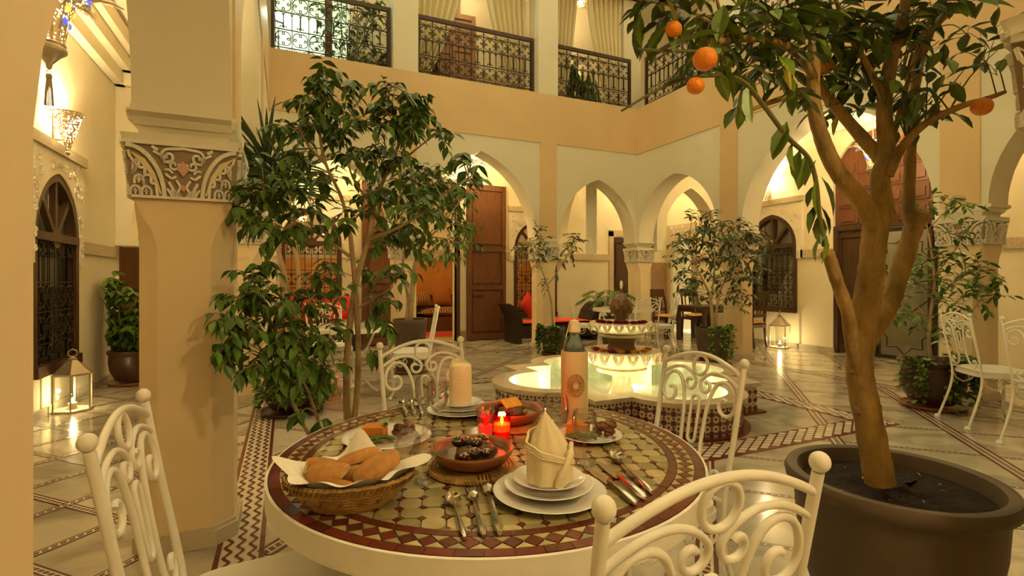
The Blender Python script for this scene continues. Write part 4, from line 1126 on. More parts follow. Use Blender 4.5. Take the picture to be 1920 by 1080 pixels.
tile_set('border_tile', ringseg(r2_ + .001, r3, -d0 / 2 * .975, d0 / 2 * .975), zred, 66)
tile_set('inner_border_tile', ringseg(r0_, r1_ - .001, -d0 * .49, d0 * .49), zred, 66)
rm = (r1_ + r2_) / 2
tile_set('diamond_tile', [(r1_ + .002, 0), (rm, d / 2 * rm * -0.93), (r2_ - .002, 0), (rm, d / 2 * rm * 0.93)], zred, NB)
tri_in = [(r1_ * cos(d / 2) + .001, -d / 2 * r1_ * 0.93 + d / 2 * r1_), (rm - .002, d / 2 * rm), (r1_ * cos(d / 2) + .001, d / 2 * r1_ * 1.93)]
def rot(poly, a): return [(x * cos(a) - y * sin(a), x * sin(a) + y * cos(a)) for x, y in poly]
tile_set('triangle_tile', rot([(r1_ + .001, -d / 2 * r1_ * .9), (rm - .003, 0), (r1_ + .001, d / 2 * r1_ * .9)][::-1], d / 2), zcream, NB)
tile_set('triangle_tile', rot([(rm + .003, 0), (r2_ - .001, -d / 2 * r2_ * .9), (r2_ - .001, d / 2 * r2_ * .9)], d / 2), zcream, NB)
# octagon-and-dot field, clipped to the inner circle
pt = 0.0485; c_ = 0.22
oct_ = [(-.5, -.5 + c_), (-.5 + c_, -.5), (.5 - c_, -.5), (.5, -.5 + c_), (.5, .5 - c_), (.5 - c_, .5), (-.5 + c_, .5), (-.5, .5 - c_)]
def clip_circle(poly, R, seg=64):
    for k in range(seg):
        a = 2 * pi * k / seg; nx, ny = cos(a), sin(a)
        if not poly: return poly
        if max(p[0] * nx + p[1] * ny for p in poly) <= R: continue
        poly = clip(poly, lambda p: p[0] * nx + p[1] * ny <= R, lambda a_, b_: (lambda t: (a_[0] + (b_[0] - a_[0]) * t, a_[1] + (b_[1] - a_[1]) * t))((R - a_[0] * nx - a_[1] * ny) / ((b_[0] - a_[0]) * nx + (b_[1] - a_[1]) * ny)))
    return poly
full = {}
nn = int(r0_ / pt) + 2
TM = Matrix.Rotation(-TH + 0.12, 3, 'Z')
octs = []; dots = []
for i in range(-nn, nn + 1):
    for j in range(-nn, nn + 1):
        cx, cy = i * pt, j * pt
        P_ = [(cx + x * pt * 0.95, cy + y * pt * 0.95) for x, y in oct_]
        Q = clip_circle(P_, r0_ - 0.002)
        if area(Q) > 0.00012: octs.append((depth(TM @ Vector((cx, cy, 0))), cx, cy, Q, area(Q) > area(P_) * 0.999))
        if hypot(cx + pt / 2, cy + pt / 2) < r0_ - 0.012: dots.append((depth(TM @ Vector((cx + pt / 2, cy + pt / 2, 0))), cx + pt / 2, cy + pt / 2))
octs.sort(key=lambda t: t[0]); dots.sort(key=lambda t: t[0])
hd = c_ * pt * 0.9
full['o'] = MB().prism([(x * pt * 0.95, y * pt * 0.95) for x, y in oct_], TZ - 0.004, TZ).me('octagon_tile', zcream, smooth=False)
full['d'] = MB().prism([(hd, 0), (0, hd), (-hd, 0), (0, -hd)], TZ - 0.004, TZ).me('dot_tile', zred, smooth=False)
ro, rd = MB(), MB()
for k, (_, cx, cy, Q, whole) in enumerate(octs):
    if k >= 300: ro.prism(Q, TZ - 0.004, TZ)
    elif whole: obj('octagon_tile', full['o'], tb, (cx, cy, random.uniform(-.0006, .0004)), (random.uniform(-.006, .006), random.uniform(-.006, .006), 0))
    else: MB().prism(Q, TZ - 0.004, TZ).build('octagon_tile', zcream, tb, smooth=False)
for k, (_, cx, cy) in enumerate(dots):
    if k >= 300: rd.prism([(cx + hd, cy), (cx, cy + hd), (cx - hd, cy), (cx, cy - hd)], TZ - 0.004, TZ)
    else: obj('dot_tile', full['d'], tb, (cx, cy, random.uniform(-.0004, .0004)))
if ro.v: ro.build('octagon_tiles', zcream, tb, smooth=False)['kind'] = 'stuff'
if rd.v: rd.build('dot_tiles', zred, tb, smooth=False)['kind'] = 'stuff'
for k in range(3):
    a = 2 * pi * k / 3 + 0.5
    MB().tube(crv([(0.44 * cos(a), 0.44 * sin(a), TZ - 0.05), (0.30 * cos(a), 0.30 * sin(a), 0.5), (0.12 * cos(a), 0.12 * sin(a), 0.34), (0.26 * cos(a), 0.26 * sin(a), 0.12), (0.40 * cos(a), 0.40 * sin(a), 0.012)], 6), 0.013, 8).build('leg', whiteiron, tb)
MB().tube([(0.14 * cos(2 * pi * k / 20), 0.14 * sin(2 * pi * k / 20), 0.36) for k in range(20)], 0.009, 6, closed=True).build('leg_ring', whiteiron, tb)
# white crossed stretcher under the table
# ================================================================ PLANTS
rng = random.Random(11)
def leaf_mesh(name, rows, m, fold=0.07, curl=0.18):
    """leaf along +x, unit length; rows (x, halfwidth)"""
    mb = MB(); vs = []; fs = []
    for x, w in rows:
        z = -curl * x * x
        vs += [(x, -w, z + fold * w / 0.25), (x, 0, z), (x, w, z + fold * w / 0.25)]
    for i in range(len(rows) - 1):
        a = i * 3; fs += [(a, a + 3, a + 4, a + 1), (a + 1, a + 4, a + 5, a + 2)]
    return mb.add(vs, fs).me(name, m)
FIC = [(0, .01), (.12, .13), (.38, .235), (.65, .17), (.85, .06), (1.0, .004)]
ORA = [(0, .012), (.10, .05), (.22, .13), (.5, .21), (.78, .14), (1.0, .006)]
OVA = [(0, .012), (.2, .14), (.5, .19), (.8, .11), (1.0, .006)]
LANC = [(0, .012), (.25, .10), (.55, .12), (.85, .06), (1.0, .004)]
L_fic = leaf_mesh('leaf', FIC, leaf_f, 0.09, 0.22); L_ora = leaf_mesh('leaf', ORA, leaf_o, 0.10, 0.16); L_yel = leaf_mesh('leaf', LANC, leaf_y, 0.12, 0.25)
L_ova = leaf_mesh('leaf', OVA, leaf_f, 0.07, 0.15); L_dk = leaf_mesh('leaf', OVA, leaf_d, 0.07, 0.15); L_vin = leaf_mesh('leaf', [(0, .05), (.1, .3), (.4, .36), (.7, .2), (1, .01)], leaf_v, 0.05, 0.1)
L_lan = leaf_mesh('leaf', LANC, leaf_f, 0.07, 0.3)
def basis(d, up_hint=None, roll=0.0):
    d = d.normalized(); up = up_hint or Vector((0, 0, 1))
    y = up.cross(d)
    y = Vector((0, 1, 0)) if y.length < 1e-3 else y.normalized()
    z = d.cross(y); 
    c, s = cos(roll), sin(roll); y2 = y * c + z * s; z2 = z * c - y * s
    return Matrix((d, y2, z2)).transposed()
def place_leaves(root, leaves, me, cap=290, name='leaf', stuff='foliage', view=True):
    """leaves: (pos world, dir, size, roll, mesh override); the ones showing largest become parts, the rest one stuff part"""
    o = Vector(root.location)
    leaves = sorted(leaves, key=lambda l: -l[2] / max(0.3, depth(l[0])))
    big, rest = leaves[:cap], leaves[cap:]
    for (p, d, s, r, mm) in big:
        ob = bpy.data.objects.new(name, mm or me); COL.objects.link(ob); ob.parent = root
        M = basis(d, None, r).to_4x4(); M.translation = p - o
        ob.matrix_local = M @ Matrix.Diagonal((s, s, s, 1))
    if rest:
        src = [tuple(v.co) for v in me.vertices]; fcs = [tuple(f.vertices) for f in me.polygons]
        mb = MB()
        for (p, d, s, r, mm) in rest:
            B = basis(d, None, r); mb.add([(B @ (Vector(v) * s)) + p - o for v in src], fcs)
        so = mb.build(stuff, me.materials[0], root); so['kind'] = 'stuff'
def twigs(root, segs, m, name='twigs'):
    """thin joined twigs: list of (pts, r0, r1)"""
    o = Vector(root.location); mb = MB()
    for pts, r0, r1 in segs:
        n = len(pts); mb.tube([Vector(p) - o for p in pts], [r0 + (r1 - r0) * i / max(1, n - 1) for i in range(n)], 4)
    if mb.v: so = mb.build(name, m, root); so['kind'] = 'stuff'
def limb(root, name, pts, r0, r1, m, n=5, sides=9, knob=0.0):
    o = Vector(root.location); q = crv([Vector(p) - o for p in pts], n); k = len(q)
    R = [(r0 + (r1 - r0) * (i / (k - 1))) * (1 + knob * rng.uniform(-1, 1)) for i in range(k)]
    MB().tube(q, R, sides).build(name, m, root); return q
def spray(centre, rad, n, attach, size, droop=0.5, nt=None, segs=None, leaves=None, mesh=None, tw=0.0022, spread=0.55):
    """a bunch of twigs fanning from a point on the wood through a blob; leaves alternate along them"""
    centre = Vector(centre); attach = Vector(attach)
    nt = nt or max(2, n // 5); per = max(2, n // nt)
    mid = attach.lerp(centre, 0.55) + Vector((0, 0, 0.03))
    if (centre - attach).length > 0.06: segs.append((crv([attach, mid, centre], 4), tw * 1.7, tw * 1.1))
    for _ in range(nt):
        v = Vector((rng.gauss(0, 1), rng.gauss(0, 1), rng.gauss(0, 1))).normalized() * (rng.uniform(0.45, 1.05))
        e = centre + Vector((v.x * rad[0], v.y * rad[1], v.z * rad[2]))
        s0 = centre.lerp(attach, rng.uniform(0.0, 0.45))
        m_ = s0.lerp(e, 0.5) + Vector((0, 0, 0.18 * (e - s0).length))
        path = crv([s0, m_, e], 4); segs.append((path, tw, tw * 0.45))
        k = len(path)
        for i in range(per):
            f = (i + 1) / per * (k - 1); a = int(min(k - 2, f)); p = path[a].lerp(path[a + 1], f - a)
            t = (path[a + 1] - path[a]).normalized(); sd = t.cross(Vector((0, 0, 1)))
            sd = sd.normalized() if sd.length > 1e-3 else Vector((1, 0, 0))
            d = t * 0.6 + sd * (1 if i % 2 else -1) * rng.uniform(0.5, 1.0) + Vector((rng.uniform(-.3, .3), rng.uniform(-.3, .3), rng.uniform(-.2, .2) - droop))
            leaves.append((p, d, size * rng.uniform(0.65, 1.15), rng.uniform(-0.5, 0.5), mesh() if callable(mesh) else None))
def pot_parts(root, prof, m, soil_r, soil_z, n=40, saucer=None, sm=None):
    MB().lathe(prof, n).build('pot', m, root)
    mb = MB()
    mb.grid(lambda u, v: (soil_r * u * cos(2 * pi * v), soil_r * u * sin(2 * pi * v), soil_z + rng.uniform(-.012, .012) * (u > .05) * (u < .95)), 8, 26); mb.build('soil', soil, root)
    if saucer: MB().lathe([(saucer * 0.8, 0), (saucer, 0.012), (saucer * 1.03, 0.035), (saucer * 0.97, 0.036), (saucer * 0.9, 0.015), (0.02, 0.012)], 32).build('saucer', sm or clay, root)
def vines(root, c, r, ztop, n, length, size=0.035, arc=(0, 2 * pi), cap=120):
    """creeper tumbling over the pot rim"""
    segs = []; leaves = []
    for k in range(n):
        a = rng.uniform(*arc); L = length * rng.uniform(0.4, 1.0)
        p0 = Vector((c[0] + cos(a) * r * 0.8, c[1] + sin(a) * r * 0.8, ztop + 0.01)); p1 = Vector((c[0] + cos(a) * r * 1.07, c[1] + sin(a) * r * 1.07, ztop + 0.02))
        a2 = a + rng.uniform(-.25, .25); p2 = Vector((c[0] + cos(a2) * r * 1.14, c[1] + sin(a2) * r * 1.14, ztop - L * 0.5)); p3 = Vector((c[0] + cos(a2) * r * 1.12, c[1] + sin(a2) * r * 1.12, max(0.03, ztop - L)))
        path = crv([p0, p1, p2, p3], 4); segs.append((path, 0.002, 0.001))
        for i in range(1, len(path)):
            for _ in range(2):
                d = Vector((cos(a), sin(a), rng.uniform(-.6, .4))) + Vector((rng.uniform(-.9, .9), rng.uniform(-.9, .9), 0))
                leaves.append((path[i] + Vector((rng.uniform(-.02, .02), rng.uniform(-.02, .02), rng.uniform(-.02, .02))), d, size * rng.uniform(.7, 1.2), rng.uniform(-.5, .5), None))
    twigs(root, segs, barkgreen, 'vine_stems'); place_leaves(root, leaves, L_vin, cap, 'vine_leaf', 'vine_foliage')

# ---------------------------------------------------------------- orange tree in the big pot
PZ = 0.55
pc = fl(1673, 888, PZ); pc.z = 0
ot = thing('orange_tree', 'fruiting orange tree with knotty trunk in a very large dark clay pot', 'tree', pc)
R_ = 0.325
pot_parts(ot, [(0.20, 0), (0.215, 0.02), (0.265, 0.20), (0.292, 0.36), (0.298, 0.46), (0.302, 0.485), (0.325, 0.505), (0.330, 0.53), (0.322, 0.548), (0.305, 0.552), (0.288, 0.545), (0.28, 0.52), (0.27, 0.46), (0.02, 0.45)], darkpot, 0.276, 0.495, 64)
for _ in range(14):      # chips and a couple of fallen leaves on the soil
    a, r = rng.uniform(0, 6.28), rng.uniform(.08, .26); obj('fallen_leaf', L_yel if rng.random() < .3 else L_dk, ot, (r * cos(a), r * sin(a), .502), (0, 0, rng.uniform(0, 6)), 0.02)
D0 = 1.72
def o_(px, py, dz=0.0): return at(px, py, D0 + dz)
tb_z = 0.49
trunk0 = fl(1645, 892, 0.50)
def T(*pts): return [at(px, py, D0 + dz) for px, py, dz in pts]
wood = []
def lb(name, pts, r0, r1, knob=0.05, n=6, sides=12, m=None):
    q = limb(ot, name, T(*pts), r0, r1, m or barkmat, n, sides, knob); wood.extend([v + Vector(ot.location) for v in q]); return q
lb('trunk', [(1650, 905, 0.0), (1640, 850, 0.0), (1626, 775, 0.0), (1612, 700, 0.0), (1617, 620, 0.0), (1632, 520, 0.0), (1640, 440, 0.0), (1650, 390, 0.0)], 0.0459, 0.0380, 0.05)
lb('bough', [(1662, 420, 0.0), (1650, 340, 0.0), (1662, 285, 0.0), (1658, 200, .02), (1672, 110, .03), (1692, 40, .05), (1705, -60, .05), (1715, -180, .06)], 0.0326, 0.0122)
lb('bough', [(1645, 430, -.01), (1610, 370, -.02), (1572, 325, -.03), (1545, 270, -.04), (1527, 200, -.05), (1525, 110, -.05), (1530, 10, -.05), (1520, -120, -.05)], 0.0318, 0.0137)
lb('bough', [(1665, 315, .02), (1620, 262, .04), (1575, 210, .06), (1540, 165, .08), (1520, 110, .09)], 0.0237, 0.0152)
lb('branch', [(1527, 145, -.06), (1500, 105, -.10), (1465, 82, -.14), (1420, 72, -.18), (1370, 76, -.22), (1328, 78, -.25)], 0.0148, 0.0084)
lb('branch', [(1665, 330, -.02), (1690, 278, -.04), (1735, 232, -.06), (1800, 200, -.08), (1850, 185, -.1), (1885, 172, -.11)], 0.0163, 0.0061)
lb('bough', [(1628, 640, .03), (1665, 580, .05), (1690, 500, .08), (1712, 430, .10), (1720, 405, .10)], 0.0281, 0.0304, 0.09)
lb('bough', [(1715, 415, .10), (1704, 395, .10), (1707, 300, .12), (1712, 200, .14), (1722, 130, .15), (1740, 70, .16), (1770, 0, .16), (1800, -90, .16)], 0.0215, 0.0106)
lb('bough', [(1612, 720, .0), (1600, 660, -.02), (1590, 590, -.03), (1570, 530, -.05), (1556, 485, -.06), (1550, 470, -.06)], 0.0222, 0.0182, 0.08)
lb('branch', [(1525, 188, -.05), (1490, 180, -.08), (1450, 190, -.10), (1410, 205, -.11)], 0.0133, 0.0068)
lb('branch', [(1662, 300, .03), (1690, 200, .06), (1715, 110, .08), (1745, 30, .1)], 0.0104, 0.0061)
lb('branch', [(1660, 190, .02), (1625, 120, -.02), (1590, 60, -.05), (1560, -20, -.08)], 0.0118, 0.0053)
lb('branch', [(1704, 90, .12), (1730, 70, .10), (1790, 15, .1), (1830, -40, .1)], 0.0104, 0.0053)
lb('branch', [(1340, 76, -.24), (1375, 50, -.2), (1350, 20, -.22), (1340, -30, -.25)], 0.0074, 0.0038)
lb('branch', [(1330, 40, -.25), (1280, 15, -.27), (1200, 0, -.3), (1165, -10, -.3)], 0.0044, 0.0023)
# hanging green shoot
shoot = T((1360, 140, -.30), (1395, 155, -.30), (1430, 195, -.29), (1475, 255, -.28), (1515, 295, -.27), (1530, 340, -.27), (1536, 400, -.27), (1545, 462, -.26))
limb(ot, 'shoot', shoot, 0.007, 0.006, barkgreen, 5, 7); 
limb(ot, 'shoot', T((1360, 140, -.30), (1300, 145, -.32), (1240, 165, -.33), (1165, 208, -.35)), 0.006, 0.003, barkgreen, 5, 6)
limb(ot, 'shoot', T((1330, 95, -.28), (1290, 96, -.3), (1240, 95, -.33), (1196, 92, -.34)), 0.005, 0.004, barkgreen, 4, 6)
limb(ot, 'shoot', T((1345, 80, -.25), (1352, 110, -.28), (1360, 140, -.30)), 0.008, 0.007, barkgreen, 4, 6)
for (a, b, r) in ((1716, 410, .036), (1606, 697, .024), (1610, 768, .019), (1600, 692, .018), (1645, 762, .014), (1552, 478, .021)):
    p = at(a, b, D0 + (.1 if a > 1700 else -.01)); MB().ball(p - Vector(ot.location), r, 8, 6, (1, 1, 1), 0.12).build('knot', barkmat, ot)
segs, lv = [], []
def mix(): return L_yel if rng.random() < 0.035 else None
crown = [(1215, 10, -.32, 16), (1270, 20, -.30, 22), (1330, 30, -.25, 26), (1390, 25, -.2, 26), (1450, 30, -.12, 30), (1510, 25, -.08, 30), (1570, 30, -.05, 30), (1630, 35, 0, 30), (1690, 40, .05, 30), (1750, 25, .08, 24), (1800, 10, .1, 18),
         (1400, 90, -.2, 22), (1460, 120, -.1, 22), (1420, 140, -.12, 18), (1500, 70, -.1, 26), (1560, 80, -.05, 26), (1620, 90, 0, 24), (1680, 100, .08, 22), (1730, 90, .1, 20), (1560, 150, .05, 18), (1600, 165, .08, 16), (1650, 150, .08, 14), (1480, 175, -.08, 12),
         (1600, 215, .10, 12), (1690, 180, .12, 14), (1740, 175, .0, 12), (1760, 195, -.06, 10), (1840, 110, -.1, 8), (1865, 130, -.1, 6), (1820, 70, .02, 8), (1360, 120, -.28, 12), (1720, 220, .1, 8), (1555, 200, .02, 8), (1430, 60, -.16, 20),
         (1320, -60, -.2, 24), (1420, -70, -.1, 24), (1520, -80, -.05, 26), (1620, -80, 0, 26), (1720, -70, .1, 26), (1800, -70, .1, 20), (1460, -170, -.1, 22), (1580, -190, 0, 24), (1700, -180, .05, 24), (1250, -40, -.3, 16)]
for (px, py, dz, n) in crown:
    c = at(px, py, D0 + dz); a = min(wood, key=lambda w: (w - c).length)
    spray(c, (0.13, 0.13, 0.095), int(n * 1.2), a, 0.086, 0.35, max(3, n // 4), segs, lv, mix, 0.0013)
for (px, py, dz, tx, ty, s) in ((1385, 135, -.31, 1372, 85, .085), (1350, 62, -.29, 1258, 72, .13), (1345, 80, -.27, 1352, 30, .12), (1352, 118, -.31, 1375, 165, .115), (1340, 130, -.30, 1365, 180, .10), (1330, 70, -.30, 1345, 105, .09),
        (1405, 155, -.30, 1400, 230, .12), (1395, 165, -.30, 1390, 215, .10), (1478, 235, -.28, 1452, 275, .10), (1476, 228, -.285, 1447, 300, .11), (1486, 265, -.27, 1482, 312, .09), (1500, 280, -.27, 1488, 330, .09), (1512, 290, -.27, 1500, 340, .10),
        (1530, 300, -.27, 1512, 330, .08), (1534, 330, -.27, 1522, 395, .12), (1530, 345, -.26, 1516, 372, .07), (1540, 332, -.27, 1575, 400, .12), (1538, 380, -.27, 1505, 440, .10), (1538, 385, -.27, 1566, 440, .09), (1542, 430, -.26, 1548, 470, .10), (1540, 440, -.26, 1528, 470, .08), (1536, 400, -.26, 1538, 455, .09),
        (1240, 165, -.33, 1262, 150, .08), (1760, 215, -.07, 1752, 175, .1), (1810, 195, -.08, 1790, 165, .09)):
    p = at(px, py, D0 + dz); q = at(tx, ty, D0 + dz); lv.append((p, q - p, s, rng.uniform(-1.2, 1.2), None))
for k in range(26):      # bare twigs on the right
    px, py = rng.choice([(1700, 260), (1735, 232), (1780, 208), (1660, 200), (1690, 150)]); c = at(px, py, D0 - .03); e = c + Vector((rng.uniform(-.05, .16), rng.uniform(-.1, .05), rng.uniform(.05, .22)))
    segs.append((crv([c, c.lerp(e, .5) + Vector((rng.uniform(-.02, .02), 0, .01)), e], 3), 0.003, 0.0012))
twigs(ot, segs, barkgreen); place_leaves(ot, lv, L_ora, 300)
for (px, py, dz, r) in ((1322, 111, -.40, .0315), (1304, 161, -.38, .0235), (1263, 55, -.36, .022), (1841, 200, -.14, .029), (1546, 124, .05, .031), (1470, -40, -.1, .033)):
    p = at(px, py, D0 + dz) - Vector(ot.location)
    f = MB().ball((0, 0, 0), r, 20, 12, (1, 1, .93)).build('orange', orange_m, ot, loc=p, rot=(.3, .2, 0))
    MB().lathe([(0.005, 0), (0.004, 0.004), (0.0015, 0.006)], 6, (0, 0, r * .92)).build('calyx', barkgreen, f)

# ---------------------------------------------------------------- ficus beyond the table
def ficus(name, label, loc, D, wood_px, blobs, leafm, size, pot, soil_r, soil_z, potm, saucer=None, bark=None, cap=290, droop=0.75, tw=0.0022, ex=1.0, zj=0.22, nside=8, mul=1.35):
    root = thing(name, label, 'potted plant', loc)
    pot_parts(root, pot, potm, soil_r, soil_z, 40, saucer)
    wd = []
    for nm, pts, r0, r1 in wood_px:
        q = limb(root, nm, [p if isinstance(p, Vector) else at(p[0], p[1], D + (p[2] if len(p) > 2 else 0)) for p in pts], r0, r1, bark or barkpale, 5, nside, 0.06)
        wd += [v + Vector(root.location) for v in q]
    sg, lf = [], []
    k = D / F
    for b in blobs:
        px, py, r, n = b[:4]; dz = b[4] if len(b) > 4 else rng.uniform(-zj, zj)
        c = at(px, py, D + dz); a = min(wd, key=lambda w: (w - c).length + max(0, w.z - c.z) * 0.8)
        spray(c, (r * k * ex * 1.45, r * k * ex * 1.45, r * k * 1.3), int(n * mul), a, size, droop, None, sg, lf, None, tw)
    twigs(root, sg, bark or barkpale); place_leaves(root, lf, leafm, cap)
    return root
fp = c2w(-0.80, 2.47)
base = lambda dx=0, dy=0: Vector((fp.x + dx, fp.y + dy, 0.30))
F1 = [('stem', [base(.02, 0), (652, 790), (650, 700), (657, 600), (670, 520), (690, 450), (700, 390), (722, 330), (748, 270), (762, 210)], 0.020, 0.006),
      ('stem', [base(-.02, .02), (664, 790), (672, 680), (668, 560), (660, 470), (655, 430), (640, 370), (612, 310), (600, 250), (606, 180)], 0.017, 0.005),
      ('stem', [base(-.05, 0), (580, 815), (548, 755), (510, 690), (480, 640), (450, 600)], 0.011, 0.004),
      ('stem', [base(-.04, -.02), (600, 800), (580, 740), (555, 690)], 0.010, 0.004),
      ('branch', [(645, 620), (600, 590), (560, 580), (500, 560), (460, 540)], 0.008, 0.003), ('branch', [(655, 480), (600, 440), (540, 410), (490, 390)], 0.009, 0.003),
      ('branch', [(690, 450), (740, 430), (790, 400), (850, 350), (885, 330)], 0.009, 0.003), ('branch', [(612, 310), (570, 260), (560, 215)], 0.007, 0.003),
      ('branch', [(668, 580), (700, 560), (735, 540)], 0.006, 0.003), ('branch', [(700, 390), (660, 330), (650, 270)], 0.007, 0.003), ('branch', [(722, 330), (780, 280), (820, 250)], 0.007, 0.003)]
B1 = [(610, 145, 34, 40), (600, 175, 34, 36), (568, 185, 30, 22), (625, 205, 36, 36), (655, 160, 22, 14), (590, 235, 34, 30), (640, 250, 34, 30), (720, 180, 32, 26), (765, 190, 32, 28), (790, 210, 28, 20), (735, 225, 36, 34), (690, 235, 34, 28), (770, 250, 36, 32), (810, 205, 20, 12), (830, 265, 26, 14), (855, 290, 22, 12), (880, 320, 24, 14), (895, 345, 18, 10),
      (560, 250, 34, 22), (520, 240, 26, 12), (545, 300, 32, 20), (500, 330, 34, 22), (470, 360, 34, 26), (510, 380, 40, 34), (550, 350, 36, 24), (590, 380, 36, 26), (480, 420, 38, 32), (530, 440, 38, 32), (450, 400, 28, 18), (575, 430, 36, 24), (620, 345, 34, 20), (660, 300, 34, 26), (700, 300, 36, 30), (740, 300, 38, 34), (760, 350, 42, 40), (720, 370, 40, 32), (680, 400, 34, 22), (800, 340, 38, 34), (790, 400, 36, 30), (640, 420, 30, 16), (760, 440, 36, 26), (720, 460, 34, 22), (690, 510, 28, 14), (740, 520, 32, 18), (715, 580, 32, 20, -.05), (740, 610, 26, 14, -.05), (700, 660, 14, 8, -.1),
      (470, 520, 26, 14, -.15), (500, 490, 28, 14, -.1), (440, 560, 32, 24, -.3), (480, 560, 38, 34, -.2), (530, 570, 40, 36, -.2), (580, 560, 36, 26, -.1), (425, 610, 30, 26, -.34), (465, 620, 38, 36, -.3), (515, 630, 42, 42, -.25), (565, 640, 38, 36, -.2), (610, 640, 34, 26, -.15), (440, 660, 28, 20, -.34), (500, 690, 38, 34, -.3), (560, 690, 36, 30, -.2), (605, 690, 32, 22, -.15), (410, 660, 20, 10, -.4), (540, 730, 28, 16, -.25), (460, 690, 26, 12, -.32), (600, 735, 22, 10), (560, 780, 20, 8, -.1), (600, 790, 14, 6, -.1), (600, 520, 32, 18), (640, 560, 26, 10)]
ficus('weeping_ficus', 'tall multi-stemmed weeping ficus standing just beyond the mosaic table', (fp.x, fp.y, 0), 2.47, F1, B1, L_fic, 0.074,
      [(0.13, 0), (0.15, 0.02), (0.19, 0.18), (0.20, 0.30), (0.212, 0.31), (0.212, 0.335), (0.19, 0.335), (0.18, 0.30), (0.02, 0.29)], 0.182, 0.31, darkpot, cap=300, ex=1.0, zj=0.2, mul=1.75, droop=0.6)

# second ficus in the tall dark planter
D = 6.75; p = c2w((769 - 960) / F * D, D)
W2 = [('trunk', [Vector((p.x, p.y, .66)), (772, 560), (778, 500), (790, 460), (800, 420), (810, 380)], 0.040, 0.016), ('trunk', [Vector((p.x - .05, p.y, .66)), (765, 560), (755, 500), (760, 450), (750, 400)], 0.026, 0.012),
      ('branch', [(790, 460), (830, 420), (860, 380)], .016, .006), ('branch', [(760, 450), (735, 420), (720, 380)], .014, .006), ('branch', [(800, 420), (790, 360), (800, 330)], .014, .006)]
B2 = [(790, 330, 28, 40), (830, 335, 28, 40), (860, 350, 28, 40), (885, 370, 24, 30), (810, 370, 32, 50), (850, 385, 32, 50), (770, 370, 30, 40), (740, 360, 28, 34), (740, 400, 28, 34), (780, 405, 32, 50), (825, 415, 32, 50), (865, 420, 28, 40), (885, 430, 20, 20), (800, 450, 30, 40), (840, 455, 28, 36), (870, 460, 22, 24), (770, 440, 28, 36), (745, 440, 22, 22), (820, 485, 24, 24), (785, 480, 24, 24), (855, 480, 20, 16), (720, 420, 20, 16)]
ficus('potted_ficus', 'bushy ficus in a tall dark planter before the salon doors', (p.x, p.y, 0), D, W2, B2, L_fic, 0.105,
      [(0.17, 0), (0.185, 0.03), (0.215, 0.62), (0.225, 0.64), (0.230, 0.69), (0.222, 0.705), (0.20, 0.70), (0.195, 0.66), (0.02, 0.65)], 0.197, 0.665, darkpot, saucer=0.24, tw=0.004, zj=0.35)
# small tree by the rattan bench
p = fl(1037, 664); D = depth(p)
W3 = [('trunk', [Vector((p.x, p.y, .38)), (1034, 570), (1026, 535)], 0.020, 0.015), ('branch', [(1026, 535), (1015, 505), (1000, 480), (985, 460)], .012, .004), ('branch', [(1026, 535), (1045, 510), (1062, 480), (1080, 455)], .012, .004), ('branch', [(1000, 485), (1010, 460), (1015, 440)], .008, .003)]
B3 = [(985, 455, 18, 22), (1005, 440, 20, 26), (1020, 450, 18, 22), (975, 475, 18, 20), (1010, 475, 20, 24), (1000, 500, 18, 14), (1060, 455, 18, 20), (1080, 445, 18, 20), (1095, 455, 12, 10), (1070, 475, 18, 20), (1050, 490, 16, 14), (1040, 510, 14, 8), (1022, 530, 14, 12), (990, 490, 14, 10)]
t3 = ficus('potted_sapling', 'sparse small-leaved sapling in an ivy-covered pot by the rattan bench', (p.x, p.y, 0), D, W3, B3, L_dk, 0.11,
      [(0.14, 0), (0.16, 0.02), (0.19, 0.25), (0.2, 0.40), (0.21, 0.41), (0.21, 0.44), (0.19, 0.44), (0.18, 0.40), (0.02, 0.39)], 0.18, 0.40, darkpot, saucer=0.2, tw=0.005, zj=0.25, bark=barkpale, droop=0.1)
vines(t3, (p.x, p.y), 0.21, 0.44, 24, 0.42, 0.06, (pi * .7, pi * 1.5), cap=200)
# dense round tree beside the dining set
p = fl(1337, 684); D = depth(p)
W4 = [('trunk', [Vector((p.x, p.y, .50)), (1336, 600), (1334, 575), (1330, 550)], 0.030, 0.022), ('trunk', [Vector((p.x + .04, p.y, .50)), (1342, 600), (1345, 570), (1352, 540)], 0.022, 0.016), ('branch', [(1330, 550), (1315, 520), (1300, 490), (1290, 460)], .016, .006), ('branch', [(1352, 540), (1370, 500), (1380, 460)], .014, .006), ('branch', [(1334, 560), (1340, 500), (1340, 440)], .016, .006)]
B4 = [(1330, 405, 20, 28), (1345, 425, 24, 34), (1310, 420, 22, 30), (1375, 425, 24, 34), (1405, 430, 20, 26), (1290, 445, 22, 28), (1320, 455, 26, 40), (1360, 455, 28, 44), (1395, 455, 26, 36), (1425, 450, 18, 22), (1440, 460, 14, 12), (1270, 455, 18, 18), (1280, 480, 22, 30), (1310, 490, 26, 40), (1350, 490, 28, 44), (1390, 485, 26, 36), (1420, 485, 20, 22), (1265, 490, 16, 16), (1270, 515, 20, 24), (1300, 525, 24, 34), (1340, 525, 26, 36), (1380, 525, 24, 34), (1410, 520, 20, 22), (1430, 510, 14, 12), (1280, 545, 18, 18), (1310, 555, 20, 18), (1370, 555, 20, 22), (1395, 560, 18, 18), (1395, 580, 14, 10), (1330, 560, 14, 8), (1300, 400, 12, 8)]
